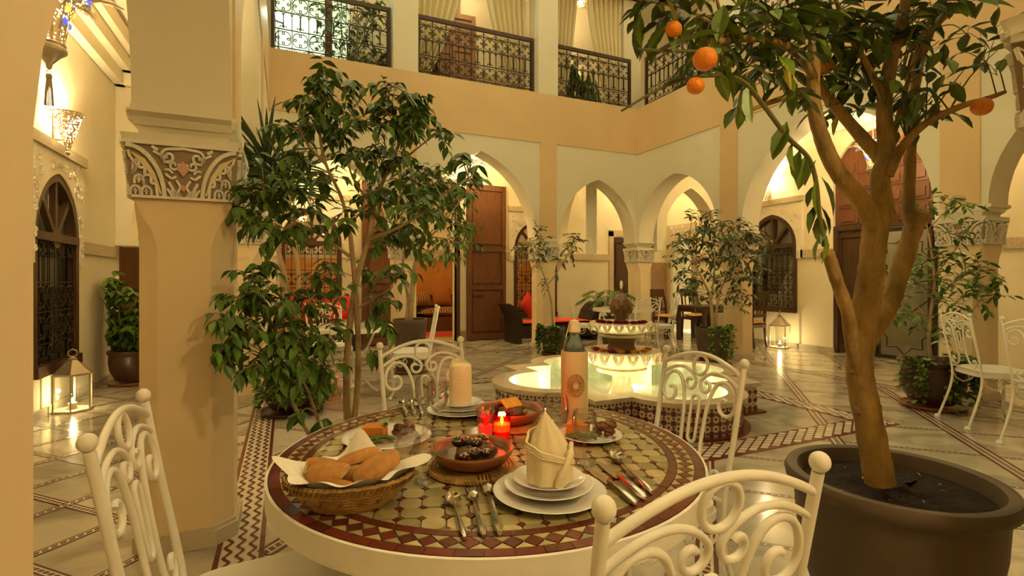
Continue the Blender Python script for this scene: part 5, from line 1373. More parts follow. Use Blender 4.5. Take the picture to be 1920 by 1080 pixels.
t4 = ficus('potted_tree', 'dense round-crowned small-leaved tree in a dark pot before the dining set', (p.x, p.y, 0), D, W4, B4, L_dk, 0.105,
      [(0.16, 0), (0.18, 0.02), (0.225, 0.30), (0.225, 0.48), (0.238, 0.50), (0.238, 0.535), (0.215, 0.535), (0.21, 0.50), (0.02, 0.49)], 0.212, 0.505, darkpot, saucer=0.25, tw=0.004, zj=0.32, droop=0.4, mul=1.7)
vines(t4, (p.x, p.y), 0.235, 0.53, 14, 0.45, 0.05, (pi * 1.2, pi * 2.1), cap=90)
# bushy plant in the vine-draped pot before the right column
p = fl(1748, 762); D = depth(p) - 0.02; p = c2w((1748 - 960) / F * D, D)
W5 = [('trunk', [Vector((p.x, p.y, .40)), (1742, 640), (1745, 590), (1752, 530), (1745, 460), (1735, 410)], 0.020, 0.007), ('branch', [(1745, 600), (1715, 570), (1690, 540)], .007, .003), ('branch', [(1748, 570), (1790, 530), (1840, 500), (1880, 520)], .008, .003), ('branch', [(1750, 520), (1790, 470), (1810, 430)], .007, .003), ('branch', [(1740, 430), (1775, 395), (1810, 370)], .006, .003), ('branch', [(1744, 630), (1780, 610), (1810, 600)], .006, .003)]
B5 = [(1780, 375, 26, 20), (1815, 380, 18, 12), (1740, 380, 22, 14), (1720, 390, 18, 10), (1790, 440, 26, 20), (1770, 480, 28, 24), (1810, 490, 30, 28), (1850, 510, 28, 26), (1885, 530, 20, 18), (1830, 540, 30, 28), (1790, 530, 30, 28), (1760, 560, 28, 22), (1720, 540, 26, 20), (1690, 560, 26, 20), (1680, 590, 24, 16), (1710, 590, 26, 20), (1740, 600, 24, 18), (1810, 570, 28, 24), (1850, 560, 26, 20), (1795, 610, 24, 18), (1770, 630, 22, 14), (1720, 500, 26, 18), (1700, 480, 24, 14), (1690, 520, 22, 12), (1760, 520, 26, 18), (1870, 550, 18, 12)]
t5 = ficus('potted_shrub', 'open leggy glossy-leaved shrub in a round vine-draped pot by the column', (p.x, p.y, 0), D, W5, B5, L_ova, 0.10,
      [(0.15, 0.04), (0.17, 0.05), (0.245, 0.16), (0.262, 0.28), (0.245, 0.38), (0.255, 0.40), (0.275, 0.42), (0.28, 0.45), (0.27, 0.46), (0.235, 0.455), (0.22, 0.40), (0.02, 0.39)], 0.225, 0.41, brownpot, saucer=0.26, tw=0.003, zj=0.22, droop=0.15, bark=barkpale)
vines(t5, (p.x, p.y), 0.272, 0.455, 30, 0.40, 0.055, (pi * .8, pi * 2.05), cap=250)
# umbrella plant in the left gallery
p = fl(250, 718); D = depth(p)
t6 = thing('umbrella_plant', 'umbrella plant in a brown glazed pot against the gallery wall', 'potted plant', (p.x, p.y, 0))
pot_parts(t6, [(0.14, 0.04), (0.17, 0.05), (0.225, 0.16), (0.24, 0.26), (0.235, 0.34), (0.25, 0.36), (0.255, 0.395), (0.235, 0.40), (0.22, 0.36), (0.02, 0.35)], brownpot, 0.225, 0.365, 40, 0.25)
stems = []; wl = []
sg = []
for (px, py) in ((190, 520), (215, 540), (180, 550), (200, 575), (225, 575), (245, 590), (215, 600), (240, 560), (195, 600), (230, 620), (205, 625), (250, 620), (200, 640), (225, 645), (245, 645), (262, 600), (262, 630), (188, 535), (255, 565)):
    c = at(px, py, D + rng.uniform(-.15, .15)); b = Vector((p.x + rng.uniform(-.08, .08), p.y + rng.uniform(-.08, .08), .36))
    pth = crv([b, b.lerp(c, .5) + Vector((0, 0, .08)), c], 5); sg.append((pth, .009, .005))
    for w in range(6):
        q = c + Vector((rng.uniform(-.13, .13), rng.uniform(-.13, .13), rng.uniform(-.13, .10)))
        q.x = max(q.x, WALL_L + .10)
        for k in range(7):
            a = 2 * pi * k / 7 + w; d = Vector((cos(a), sin(a), -0.35 + rng.uniform(-.2, .2)))
            if q.x < WALL_L + .22: d.x = abs(d.x)
            wl.append((q, d, 0.14 * rng.uniform(.8, 1.15), 0, None))
twigs(t6, sg, barkgreen, 'stems'); place_leaves(t6, wl, L_ova, 290)
# spiky dragon palm behind the ficus
p = fl(548, 772); D = depth(p)
t7 = thing('dragon_palm', 'spiky-leaved dragon palm on thin canes in a round brown pot', 'potted plant', (p.x, p.y, 0))
pot_parts(t7, [(0.15, 0.04), (0.18, 0.05), (0.25, 0.15), (0.262, 0.25), (0.235, 0.33), (0.25, 0.35), (0.255, 0.38), (0.235, 0.385), (0.21, 0.34), (0.02, 0.33)], brownpot, 0.215, 0.345, 40, 0.27, mat('dark_saucer', (.06, .03, .02), .4))
blade = leaf_mesh('blade', [(0, .012), (.15, .024), (.5, .026), (.8, .016), (1, .002)], mat('blade_leaf', (0.035, 0.065, 0.020), 0.45, rand=0.4), 0.3, 0.35)
ll = []
for (pts, hx, hy, L) in (([(540, 640), (535, 520), (510, 430), (500, 330)], 500, 315, .62), ([(555, 640), (560, 520), (548, 430), (540, 360)], 540, 345, .55), ([(548, 640), (525, 500), (520, 420), (478, 350)], 478, 335, .5)):
    q = [Vector((p.x, p.y, .34))] + [at(a, b, D) for a, b in pts]; limb(t7, 'cane', q, .022, .016, barkpale, 5, 8)
    hd = at(hx, hy, D)
    for k in range(42):
        a = rng.uniform(0, 6.28); el = rng.uniform(-.1, 1.35); ll.append((hd + Vector((0, 0, rng.uniform(-.08, .06))), Vector((cos(a) * cos(el), sin(a) * cos(el), sin(el))), L * rng.uniform(.75, 1.15), 0, None))
place_leaves(t7, ll, blade, 290, 'blade')
vines(t7, (p.x, p.y), 0.255, 0.38, 26, 0.3, 0.06, (pi * .9, pi * 1.9), cap=150)
# small palm behind the fountain and a foreground weed
p = at(1142, 575, 9.75); p.z = 0
t8 = thing('potted_fern', 'low arching fern behind the fountain finial', 'potted plant', (p.x, p.y, 0))
pot_parts(t8, [(0.12, 0), (0.15, 0.25), (0.16, 0.5), (0.165, 0.52), (0.15, 0.52), (0.14, 0.48), (0.02, 0.47)], darkpot, 0.145, 0.48, 24)
ll = []; sg = []
for k in range(12):
    a = k * 0.55; L = rng.uniform(.35, .6); b = Vector((p.x, p.y, .5)); e = b + Vector((cos(a) * L, sin(a) * L, .28 + rng.uniform(-.15, .2))); pth = crv([b, b.lerp(e, .5) + Vector((0, 0, .26)), e], 7); sg.append((pth, .005, .002))
    for i in range(2, len(pth)):
        t = (pth[i] - pth[i - 1]).normalized(); sd = t.cross(Vector((0, 0, 1))).normalized()
        for s in (-1, 1): ll.append((pth[i], t * .5 + sd * s + Vector((0, 0, -.3)), .13, 0, None))
twigs(t8, sg, barkgreen, 'stems'); place_leaves(t8, ll, L_lan, 250)
# ================================================================ LAMPS
filigree = perforated('pierced_silver', (0.62, 0.50, 0.32), 70, 0.36, metal=0.7, rough=0.4)
bulb_m = mat('lamp_bulb', (1, .9, .7), emit=(1.0, 0.80, 0.45), estr=60)
gem_b = mat('blue_glass_gem', (0.05, 0.08, 0.6), 0.15, emit=(0.08, 0.12, 0.9), estr=0.8); gem_y = mat('amber_glass_gem', (0.8, 0.45, 0.03), 0.15, emit=(1.0, 0.6, 0.05), estr=1.2)
def star_lantern(lab, x, y, zb, watts, tassel=True):
    """zb: height of the onion tip under the body"""
    o = thing('star_lantern', lab, 'lantern', (x, y, zb), 0.3, 'hanging star lanterns')
    MB().lathe([(0.004, 0.0), (0.012, 0.006), (0.016, 0.03), (0.05, 0.075), (0.078, 0.10), (0.08, 0.115), (0.07, 0.13), (0.066, 0.14)], 20).build('onion_cup', antsilver, o)
    MB().tube([(0.068 * cos(2 * pi * k / 16), 0.068 * sin(2 * pi * k / 16), 0.14) for k in range(16)], 0.007, 5, closed=True).build('collar', antsilver, o)
    prof = [(0.064, 0.145), (0.070, 0.20), (0.082, 0.27), (0.098, 0.34), (0.122, 0.39), (0.165, 0.43), (0.22, 0.455), (0.28, 0.46), (0.33, 0.445)]
    def rp(a, z, q):
        k = max(0, (q - 3) / 5.0); return 1 + 0.55 * k * (max(0, cos(3.5 * a)) ** 2 - 0.5) * (1 if q > 3 else 0)
    mb = MB(); vs = []; fs = []; n = 84
    for q, (r, z) in enumerate(prof):
        for j in range(n):
            a = 2 * pi * j / n; k = max(0, (q - 4) / 4.0); lob = 0.5 + 0.5 * cos(7 * a); rr = r * (1 - 0.62 * k * (1 - lob))
            vs.append((rr * cos(a), rr * sin(a), z + 0.05 * k * (1 - lob)))
    for i in range(len(prof) - 1):
        for j in range(n): fs.append((i * n + j, i * n + (j + 1) % n, (i + 1) * n + (j + 1) % n, (i + 1) * n + j))
    mb.add(vs, fs); mb.build('pierced_shell', filigree, o)
    for k in range(7):
        a = 2 * pi * (k + .5) / 7; ca, sa = cos(a), sin(a)
        MB().tube([(r * ca * 1.01, r * sa * 1.01, z) for r, z in prof[:5]], 0.004, 4).build('rib', antsilver, o)
        a = 2 * pi * k / 7; ca, sa = cos(a), sin(a)
        MB().tube([(r * ca * 1.01, r * sa * 1.01, z) for r, z in prof], 0.005, 4).build('horn_rib', antsilver, o)
        for q, g in ((2, gem_b), (3, gem_y), (5, gem_b)):
            r, z = prof[q]; a2 = a + .22 * (q < 4); MB().ball((r * 1.02 * cos(a2), r * 1.02 * sin(a2), z), 0.014, 6, 4, (1, 1, 1.5)).build('gem', g, o)
    MB().ball((0, 0, 0.33), 0.035, 12, 8, (1, 1, 1.3)).build('bulb', bulb_m, o)
    MB().tube([(0, 0, 0.36), (0, 0, 4.22 - zb)], 0.006, 5).build('chain', antsilver, o)
    if tassel:
        MB().tube([(0.011 * cos(2 * pi * k / 10), 0, -0.014 + 0.011 * sin(2 * pi * k / 10)) for k in range(10)], 0.002, 4, closed=True).build('ring', antsilver, o)
        t_ = mat('grey_tassel', (0.30, 0.25, 0.16), 0.9)
        MB().lathe([(0.010, -0.055), (0.014, -0.05), (0.014, -0.03), (0.008, -0.025)], 10).build('tassel_head', t_, o)
        mb = MB()
        for k in range(14):
            a = 2 * pi * k / 14; mb.tube([(0.009 * cos(a), 0.009 * sin(a), -0.05), (0.015 * cos(a), 0.015 * sin(a), -0.12), (0.019 * cos(a), 0.019 * sin(a), -0.20)], 0.0035, 4)
        mb.build('tassel_fringe', t_, o)
    lamp('lantern_glow', (x, y, zb + 0.40), watts, LAMP, 0.035)
    return o
p = at(92, 130, 2.8); star_lantern('silver star lantern with grey tassel hanging in the gallery by the octagonal column', p.x, p.y, p.z, LW * .75)
p = at(1637, 332, 7.1); star_lantern('silver star lantern glimpsed behind the orange tree trunk', p.x, p.y, p.z, LW * 1.1)
star_lantern('silver star lantern glowing through the arch left of the open brown door', 3.19, 9.0, 2.98, LW)
star_lantern('silver star lantern glowing behind the ficus leaves', 0.36, 9.0, 2.85, LW)
star_lantern('silver star lantern in the far corner bay', 7.45, 8.95, 3.0, LW * .8, False)

def sconce(lab, x, y, z, rz, watts):
    o = thing('wall_sconce', lab, 'wall lamp', (x, y, z), rz, 'cone wall sconces')   # local -y out of the wall
    mb = MB(); mb.lathe([(0.012, 0.0), (0.03, 0.06), (0.065, 0.18), (0.095, 0.30), (0.12, 0.36)], 24, (0, -0.11, 0)); 
    mb.f = [f for f in mb.f if len(f) == 4]; mb.mi = [0] * len(mb.f)
    mb.build('pierced_cone', filigree, o)
    MB().tube([(0.12 * cos(2 * pi * k / 20), -0.11 + 0.12 * sin(2 * pi * k / 20), 0.36) for k in range(20)], 0.006, 5, closed=True).build('rim', antsilver, o)
    MB().box(-0.03, -0.012, 0.0, 0.03, -0.002, 0.34).build('back_plate', antsilver, o, smooth=False)
    MB().bar((0, -0.01, 0.1), (0, -0.08, 0.1), 0.012).build('bracket', antsilver, o)
    MB().ball((0, -0.11, -0.02), 0.018, 8, 6).build('tip', antsilver, o)
    MB().ball((0, -0.11, 0.22), 0.03, 10, 8, (1, 1, 1.4)).build('bulb', bulb_m, o)
    d = Vector((0, -0.11, 0.30)); d.rotate(Matrix.Rotation(rz, 3, 'Z')); lamp('sconce_glow', (x + d.x, y + d.y, z + 0.30), watts, LAMP, 0.03)
sconce('pierced cone sconce high on the gallery wall above the grilled window', WALL_L, 6.1, 2.44, pi / 2, LW * .4)
sconce('pierced cone sconce above the curtained arched window', WALL_R, 6.85, 2.78, -pi / 2, LW * .4)
# floor lanterns
flame_m = mat('candle_flame', (1, .8, .4), emit=(1.0, 0.66, 0.22), estr=45); wax = mat('candle_wax', (0.85, 0.75, 0.5), 0.5, sss=0.3)
def floor_lantern(lab, p, h, w, rz, n, watts):
    o = thing('floor_lantern', lab, 'lantern', (p.x, p.y, 0), rz, 'glass floor lanterns')
    hb = h * 0.60; R = w / 2 / cos(pi / n)
    vsx = [(R * cos(2 * pi * (k + .5) / n), R * sin(2 * pi * (k + .5) / n)) for k in range(n)]
    MB().prism([(x * 1.04, y * 1.04) for x, y in vsx], 0, 0.02).build('base_plate', antsilver, o, smooth=False)
    for k in range(n):
        a, b = vsx[k], vsx[(k + 1) % n]
        MB().tube([(a[0], a[1], 0.02), (a[0], a[1], hb)], 0.009, 4).build('corner_post', antsilver, o)
        mb = MB(); q = [(a[0] * .985, a[1] * .985, .03), (b[0] * .985, b[1] * .985, .03), (b[0] * .985, b[1] * .985, hb - .01), (a[0] * .985, a[1] * .985, hb - .01)]; mb.add(q, [(0, 1, 2, 3)]); mb.build('pane', pane_m, o, smooth=False)
    MB().prism([(x * 1.06, y * 1.06) for x, y in vsx], hb, hb + 0.018).build('eave', antsilver, o, smooth=False)
    vs = [(x * 1.05, y * 1.05, hb + .018) for x, y in vsx] + [(x * .18, y * .18, h * .86) for x, y in vsx]
    MB().add(vs, [(k, (k + 1) % n, n + (k + 1) % n, n + k) for k in range(n)]).build('roof', perforated('pierced_roof', (0.58, 0.52, 0.40), 22, 0.10, 0.8, 0.35), o, smooth=False)
    MB().lathe([(R * .2, h * .85), (R * .24, h * .87), (R * .12, h * .89), (0.008, h * .9)], 12).build('cap', antsilver, o)
    rr = h * .06; MB().tube([(rr * cos(2 * pi * k / 14), 0, h * .9 + rr + rr * sin(2 * pi * k / 14)) for k in range(14)], 0.006, 5, closed=True).build('ring', antsilver, o)
    MB().lathe([(0.032, 0.02), (0.032, 0.075), (0.005, 0.075)], 16).build('candle', wax, o)
    MB().lathe([(0.002, 0.078), (0.010, 0.092), (0.006, 0.115), (0, 0.128)], 8).build('flame', flame_m, o)
    lamp('candle_glow', (p.x, p.y, 0.16), watts, (1, .72, .34), 0.02)
p = fl(136, 770); floor_lantern('hexagonal glass floor lantern with silver roof below the grilled window', p, 0.56, 0.26, 0.2, 6, 4.0)
p = fl(1462, 652); floor_lantern('square glass floor lantern with ring handle before the white gallery wall', p, 0.66, 0.26, radians(20), 4, 5.0)
# salon lamps (inside the lit room beyond the doors) and upper-gallery lamps
def hanging_bulb(name, lab, p, watts, col=LAMP, top=None, r=0.09):
    o = thing(name, lab, 'lamp', p, 0)
    MB().lathe([(0.01, -r), (r * .7, -r * .8), (r, 0), (r * .7, r * .7), (0.02, r)], 16).build('shade', perforated('pierced_brass', (0.55, 0.38, 0.15), 40, 0.42, 0.8, 0.4), o)
    MB().ball((0, 0, 0), r * .45, 10, 8).build('bulb', bulb_m, o)
    MB().tube([(0, 0, r), (0, 0, top - p[2])], 0.005, 4).build('cord', iron, o)
    lamp(name + '_glow', (p[0], p[1], p[2] - 0.0), watts, col, 0.06)
hanging_bulb('salon_lamp', 'brass globe lamp hanging in the ochre salon', (2.5, 11.4, 2.6), SALON, (1, .62, .24), 3.5)
hanging_bulb('salon_lamp', 'brass globe lamp hanging behind the window near the bench', (5.2, 11.2, 2.5), SALON * .6, (1, .62, .24), 3.5)
hanging_bulb('salon_lamp', 'brass globe lamp hanging behind the window beside the ficus', (0.3, 11.2, 2.5), SALON * .6, (1, .62, .24), 3.5)
for (x, y, z, w_, wh) in ((0.8, 9.05, 7.0, UPW * .8, 'above the floodlight'), (3.2, 9.05, 7.0, UPW, 'above the widest railing'), (5.6, 9.05, 7.0, UPW, 'above the fern railing'), (7.5, 7.3, 7.0, UPW, 'above the palm'), (7.5, 4.3, 7.0, UPW, 'behind the orange tree crown')):
    hanging_bulb('gallery_lamp', 'brass globe lamp under the upper gallery ceiling ' + wh, (x, y, z), w_, LAMP, 7.3)
hanging_bulb('passage_lamp', 'brass globe lamp in the passage beyond the glazed door', (9.7, 5.6, 3.0), 75, LAMP, 3.6)
hanging_bulb('alcove_lamp', 'brass globe lamp in the corner passage', (-2.6, 9.0, 3.3), 25, LAMP, 4.2)
hanging_bulb('arcade_fill_lamp', 'unseen lamp added behind the camera to brighten the foreground', (1.3, -1.0, 3.0), NEARW, LAMP, 4.2)  # added fill out of view: lifts the near column, trunk and pot
hanging_bulb('room_lamp', 'brass globe lamp in the room behind the grilled window', (-3.0, 6.3, 2.7), 40, LAMP, 3.3)
# cool floodlight on the upper gallery
p = at(523, 33, 9.3)
o = thing('floodlight', 'blue-white floodlight behind the first balcony railing', 'lamp', p, 0.4)
MB().box(-.09, -.02, -.07, .09, .05, .07).build('housing', iron, o, smooth=False)
MB().box(-.075, -.03, -.055, .075, -.02, .055).build('lens', mat('cool_lens', (1, 1, 1), emit=(0.75, 1.0, 0.92), estr=40), o, smooth=False)
MB().tube([(0, .02, -.07), (0, .02, -(p.z - 4.5))], 0.015, 6).build('stand', iron, o)
lamp('floodlight_glow', (p.x + .15, p.y - 0.12, p.z), 55, (0.65, 1.0, 0.86), 0.05)
hanging_bulb('upper_room_lamp', 'unseen added lamp lighting the room behind the striped drape', (2.4, 10.6, 6.6), 60, LAMP, 7.2)  # lamp added because the closed backing room was dark
hanging_bulb('upper_room_lamp', 'brass globe lamp in the room behind the fern', (5.9, 10.6, 6.6), 70, LAMP, 7.2)
# ================================================================ TABLEWARE
def tp(px, py, z=TZ): return fl(px, py, z)
def plate_me(r, h=0.016):
    return MB().lathe([(r * .55, 0), (r * .6, 0.001), (r * .72, h * .45), (r * .97, h * .92), (r, h), (r * .985, h * 1.06), (r * .70, h * .62), (r * .62, h * .38), (0.004, h * .32)], 48).me('plate', porcelain)
def plate(lab, p, r, z, group): return tag(obj('plate', plate_me(r), None, (p.x, p.y, z)), lab, 'plate', group)
c1 = tp(1030, 930)
G = 'white dinner plates'
plate('largest white plate at the bottom of the front stack', c1, .124, TZ + .001, G); plate('middle white plate of the front stack', c1 + Vector((0, .006, 0)), .097, TZ + .0135, G); plate('small top plate of the front stack, under the peaked napkin', c1 + Vector((.002, .008, 0)), .080, TZ + .026, G)
c2 = tp(863, 774)
plate('largest white plate at the bottom of the far stack', c2, .118, TZ + .001, G); plate('middle white plate of the far stack', c2, .096, TZ + .0135, G); plate('small top plate of the far stack, under the tall napkin', c2, .078, TZ + .026, G)
# peaked napkin
nk = thing('napkin', 'cream linen napkin folded into a tall peak on the front plates', 'napkin', (c1.x - .004, c1.y - .008, TZ + .038), -TH + .1)
def nap(u, v):
    a = 2 * pi * u; z = 0.152 * v; r = 0.046 * (1 - 0.04 * v) if v < .45 else 0.046 * .98 * max(0.02, (1 - ((v - .45) / .55) ** 1.25))
    r *= 1 + 0.05 * sin(9 * a + 4 * v) * min(1, v * 2)
    return (r * cos(a) * 1.0 - 0.010 * v * v, r * sin(a) * .82, z)
MB().grid(nap, 48, 16).build('inner_fold', linen, nk, ang=60)
def wrap(u, v):
    a = -1.9 + 5.6 * u; top = 0.118 - 0.085 * u; z = top * v; r = 0.049 + 0.003 * sin(7 * a) + 0.004 * v * (1 - v)
    return (r * cos(a + pi), r * sin(a + pi) * .84, z + 0.001)
MB().grid(wrap, 40, 8).build('wrapped_band', linen, nk, ang=60)
for k in range(3):
    pts = [wrap(i / 24, 1.0 - 0.07 * k) for i in range(25)]
    MB().tube([(x * (1.02 + .01 * k), y * (1.02 + .01 * k), z) for x, y, z in pts], 0.0030, 5).build('hem_roll', linen, nk)
MB().tube(crv([(0.012, -0.043, .002), (0.020, -0.045, .03), (0.038, -0.034, .065), (0.046, -0.012, .085)], 5), [0.010] * 6 + [0.008] * 6 + [0.005] * 4, 6).build('front_tuck', linen, nk)
nk2 = thing('napkin', 'cream linen napkin rolled into an upright cylinder on the far plates', 'napkin', (c2.x, c2.y, TZ + .0345), -TH)
mb = MB(); mb.lathe([(0.040, 0), (0.041, 0.02), (0.0405, 0.10), (0.039, 0.135), (0.033, 0.142), (0.010, 0.140)], 32, ripple=lambda a, z, q: 1 + .02 * sin(5 * a)); mb.build('roll', linen, nk2)
def cap2(u, v):
    a = pi * (u - .5) * 1.9; r = 0.0415; zt = 0.128 + 0.030 * (0.5 + 0.5 * sin(a + .7)); return (r * cos(a + 1.2) * (1 - .25 * v), r * sin(a + 1.2) * (1 - .25 * v), 0.095 + (zt - 0.095) * v)
MB().grid(cap2, 24, 6).build('folded_top', linen, nk2, ang=60)
# glasses
def wine_me(h, r):
    s = h / 0.155
    return MB().lathe([(0.0335, 0), (0.0335, .001), (0.012, .004 * s), (0.0045, .010 * s), (0.0038, .055 * s), (0.006, .062 * s), (r * .55, .072 * s), (r * .88, .09 * s), (r, .112 * s), (r * .95, .14 * s), (r * .86, h), (r * .84, h), (r * .93, .14 * s), (r * .975, .112 * s), (r * .86, .091 * s), (r * .5, .075 * s), (0.002, .068 * s)], 32).me('wine_glass', wine_glass_m)
for (px, py, h, r, lab) in ((797, 802, .160, .034, 'tall wine glass beside the far plates, further of the pair'), (821, 812, .158, .034, 'tall wine glass in front of the far plate stack, nearer of the pair'), (1043, 846, .155, .037, 'large wine glass just behind the peaked napkin'), (1096, 868, .135, .033, 'small wine glass by the knives')):
    p = tp(px, py); tag(obj('wine_glass', wine_me(h, r), None, (p.x, p.y, TZ + .001)), lab, 'wine glass', 'wine glasses on the mosaic table')
for (px, py, lab) in ((764, 888, 'glass condiment jar with knobbed dome behind the bread basket'), (797, 903, 'glass condiment jar with knobbed dome, the one nearer the straw mat')):
    p = tp(px, py); o = thing('condiment_jar', lab, 'jar', (p.x, p.y, TZ + .001), 0, 'domed glass jars')
    MB().lathe([(0.027, 0), (0.027, .002), (0.010, .006), (0.005, .012), (0.005, .034), (0.014, .042), (0.026, .052), (0.030, .062), (0.028, .062), (0.004, .046)], 24).build('stemmed_bowl', wine_glass_m, o)
    d_ = MB().lathe([(0.031, .062), (0.032, .075), (0.027, .095), (0.016, .107), (0.005, .111), (0.004, .114), (0.008, .120), (0.006, .127), (0, .129)], 24, ripple=lambda a, z, q: 1 + .03 * cos(8 * a)).build('dome_lid', wine_glass_m, o)
# cutlery (local +x from tip to handle end, unit 0.2 m)
def handle(mb, x0, x1, w0, w1):
    mb.tube([(x0, 0, .006), (x0 + .02, 0, .008), ((x0 + x1) / 2, 0, .006), (x1 - .015, 0, .004), (x1, 0, .003)], [w0, w0 * 1.1, (w0 + w1) / 2, w1, w1 * .5], 8)
def spoon_me():
    mb = MB()
    mb.grid(lambda u, v: (0.026 - 0.029 * cos(pi * u) , 0.019 * sin(pi * u) ** .8 * (2 * v - 1), 0.002 + 0.010 * (2 * v - 1) ** 2 + 0.004 * (1 - sin(pi * u))), 14, 8)
    handle(mb, 0.052, 0.2, .0026, .0072); return mb.me('spoon', steel, ang=70)
def fork_me():
    mb = MB()
    for k in range(4): mb.tube([(0, (k - 1.5) * .0066, .010), (.025, (k - 1.5) * .0068, .005), (.048, (k - 1.5) * .0066, .004)], [.0011, .0016, .0019], 5)
    mb.tube([(.046, 0, .004), (.055, 0, .004), (.068, 0, .006)], [.0115, .0105, .003], 8); handle(mb, 0.066, 0.2, .003, .0074); return mb.me('fork', steel)
def knife_me():
    mb = MB(); mb.prism([(0, .002), (.012, -.008), (.06, -.0095), (.098, -.007), (.10, .006), (.05, .008)], .001, .0028); handle(mb, 0.096, 0.2, .005, .0085); return mb.me('knife', steel)
SP, FK, KN = spoon_me(), fork_me(), knife_me()
def cutl(nm, me, a, b, lab):
    A, B = tp(*a), tp(*b); d_ = B - A; L = d_.length
    tag(obj(nm, me, None, (A.x, A.y, TZ + .0022), (0, 0, atan2(d_.y, d_.x)), L / .2), lab, nm, 'table cutlery')
cutl('spoon', SP, (846, 936), (872, 1014), 'steel spoon beside the forks at the front setting')
cutl('fork', FK, (881, 915), (908, 1012), 'steel fork next to the spoon')
cutl('fork', FK, (907, 902), (937, 1006), 'steel fork nearest the front plate stack')
cutl('knife', KN, (1102, 879), (1192, 950), 'steel knife closest to the front plates')
cutl('knife', KN, (1122, 868), (1210, 940), 'steel knife between the other knife and the spoon')
cutl('spoon', SP, (1150, 858), (1222, 928), 'steel spoon to the outside of the two knives')
cutl('fork', FK, (752, 752), (762, 782), 'steel fork lying at the far setting, outermost'); cutl('fork', FK, (768, 752), (778, 782), 'steel fork lying at the far setting, by the wine glasses'); cutl('spoon', SP, (784, 752), (792, 782), 'steel spoon lying behind the wine glasses')
# straw mats and tagines
def coil_mat(lab, p, r):
    o = thing('straw_mat', lab, 'trivet', (p.x, p.y, TZ + .001), 0, 'round straw mats'); k = int(r / .009)
    for i in range(1, k + 1):
        rr = r * i / k - .004
        MB().tube([(rr * cos(2 * pi * j / 40), rr * sin(2 * pi * j / 40), .006 + .0006 * sin(j * 2.4)) for j in range(40)], .0058, 5, closed=True).build('coil', strawgold, o)
def tagine(lab, p, r, z):
    o = thing('tagine_dish', lab, 'dish', (p.x, p.y, z), .3, 'terracotta tagine dishes')
    MB().lathe([(r * .62, 0), (r * .66, .002), (r * .86, .014), (r * .97, .030), (r * 1.0, .038), (r * .985, .043), (r * .92, .040), (r * .88, .034), (r * .84, .026), (r * .70, .016), (0.003, .014)], 56).build('dish', clay, o)
    return o
m1 = tp(886, 880); coil_mat('round straw mat under the nearer tagine', m1, .110); t1 = tagine('terracotta tagine of sesame prunes and meat beside the candle', m1 + Vector((0, 0.004, 0)), .104, TZ + .0135)
m2 = tp(962, 797); coil_mat('round straw mat under the farther tagine', m2, .112); t2 = tagine('terracotta tagine with preserved lemon strips behind the candle', m2 + Vector((-.01, .01, 0)), .110, TZ + .0135)
sauce = mat('brown_sauce', (0.10, 0.045, 0.012), 0.15, var=.4, vscale=30, coat=.6); meat = mat('stewed_meat', (0.13, 0.060, 0.018), .45, var=.5, vscale=50, bump=.6, bscale=90); prune = mat('dark_prune', (0.020, 0.010, 0.008), .3, bump=.5, bscale=80); sesame = mat('sesame_seed', (.72, .55, .28), .6); lemon = mat('preserved_lemon', (.62, .38, .03), .4)
for t_, r in ((t1, .104), (t2, .110)): MB().lathe([(0.001, .0275), (r * .84, .0275), (r * .85, .025)], 40).build('sauce', sauce, t_)
R1 = random.Random(3)
for (x, y, s) in ((-.025, -.012, .030), (.03, -.02, .028), (.045, .012, .024), (0.0, .03, .026)): MB().ball((x, y, .030), s, 12, 8, (1, .85, .7), .12).build('meat_piece', meat, t1)
for (x, y, z, s) in ((-.028, .02, .056, .016), (.002, .02, .048, .015), (.018, .005, .046, .015), (.052, .026, .044, .016), (-.018, -.035, .038, .015), (-.045, -.03, .034, .011), (.01, -.045, .036, .011)):
    q = MB().ball((x, y, z), s, 10, 7, (1.15, .9, .85), .06).build('prune', prune, t1); mb = MB()
    for _ in range(26):
        a, b = R1.uniform(0, 6.28), R1.uniform(.0, 1.3); mb.ball((x + s * 1.12 * cos(a) * sin(b), y + s * .9 * sin(a) * sin(b), z + s * .86 * cos(b)), .0019, 4, 3)
    mb.build('sesame', sesame, q)['kind'] = 'stuff'
for (x, y, s) in ((-.03, -.02, .030), (.03, .0, .030), (0, .035, .026), (-.01, -.045, .024)): MB().ball((x, y, .036), s, 12, 8, (1, .9, .7), .10).build('meat_piece', meat, t2)
for k in range(5):
    a0 = -1.2 + k * .45; MB().tube(crv([(-.035 + k * .014, -.035, .050), (-.03 + k * .014, 0, .068), (-.02 + k * .013, .035, .052)], 5), .0065, 6).build('lemon_strip', lemon, t2)
for k in range(5): MB().ball((.06 * cos(k * 1.25), .06 * sin(k * 1.25), .036), .009, 8, 6, (1.2, 1, 1)).build('olive', mat('olive', (.22, .14, .02), .3), t2)
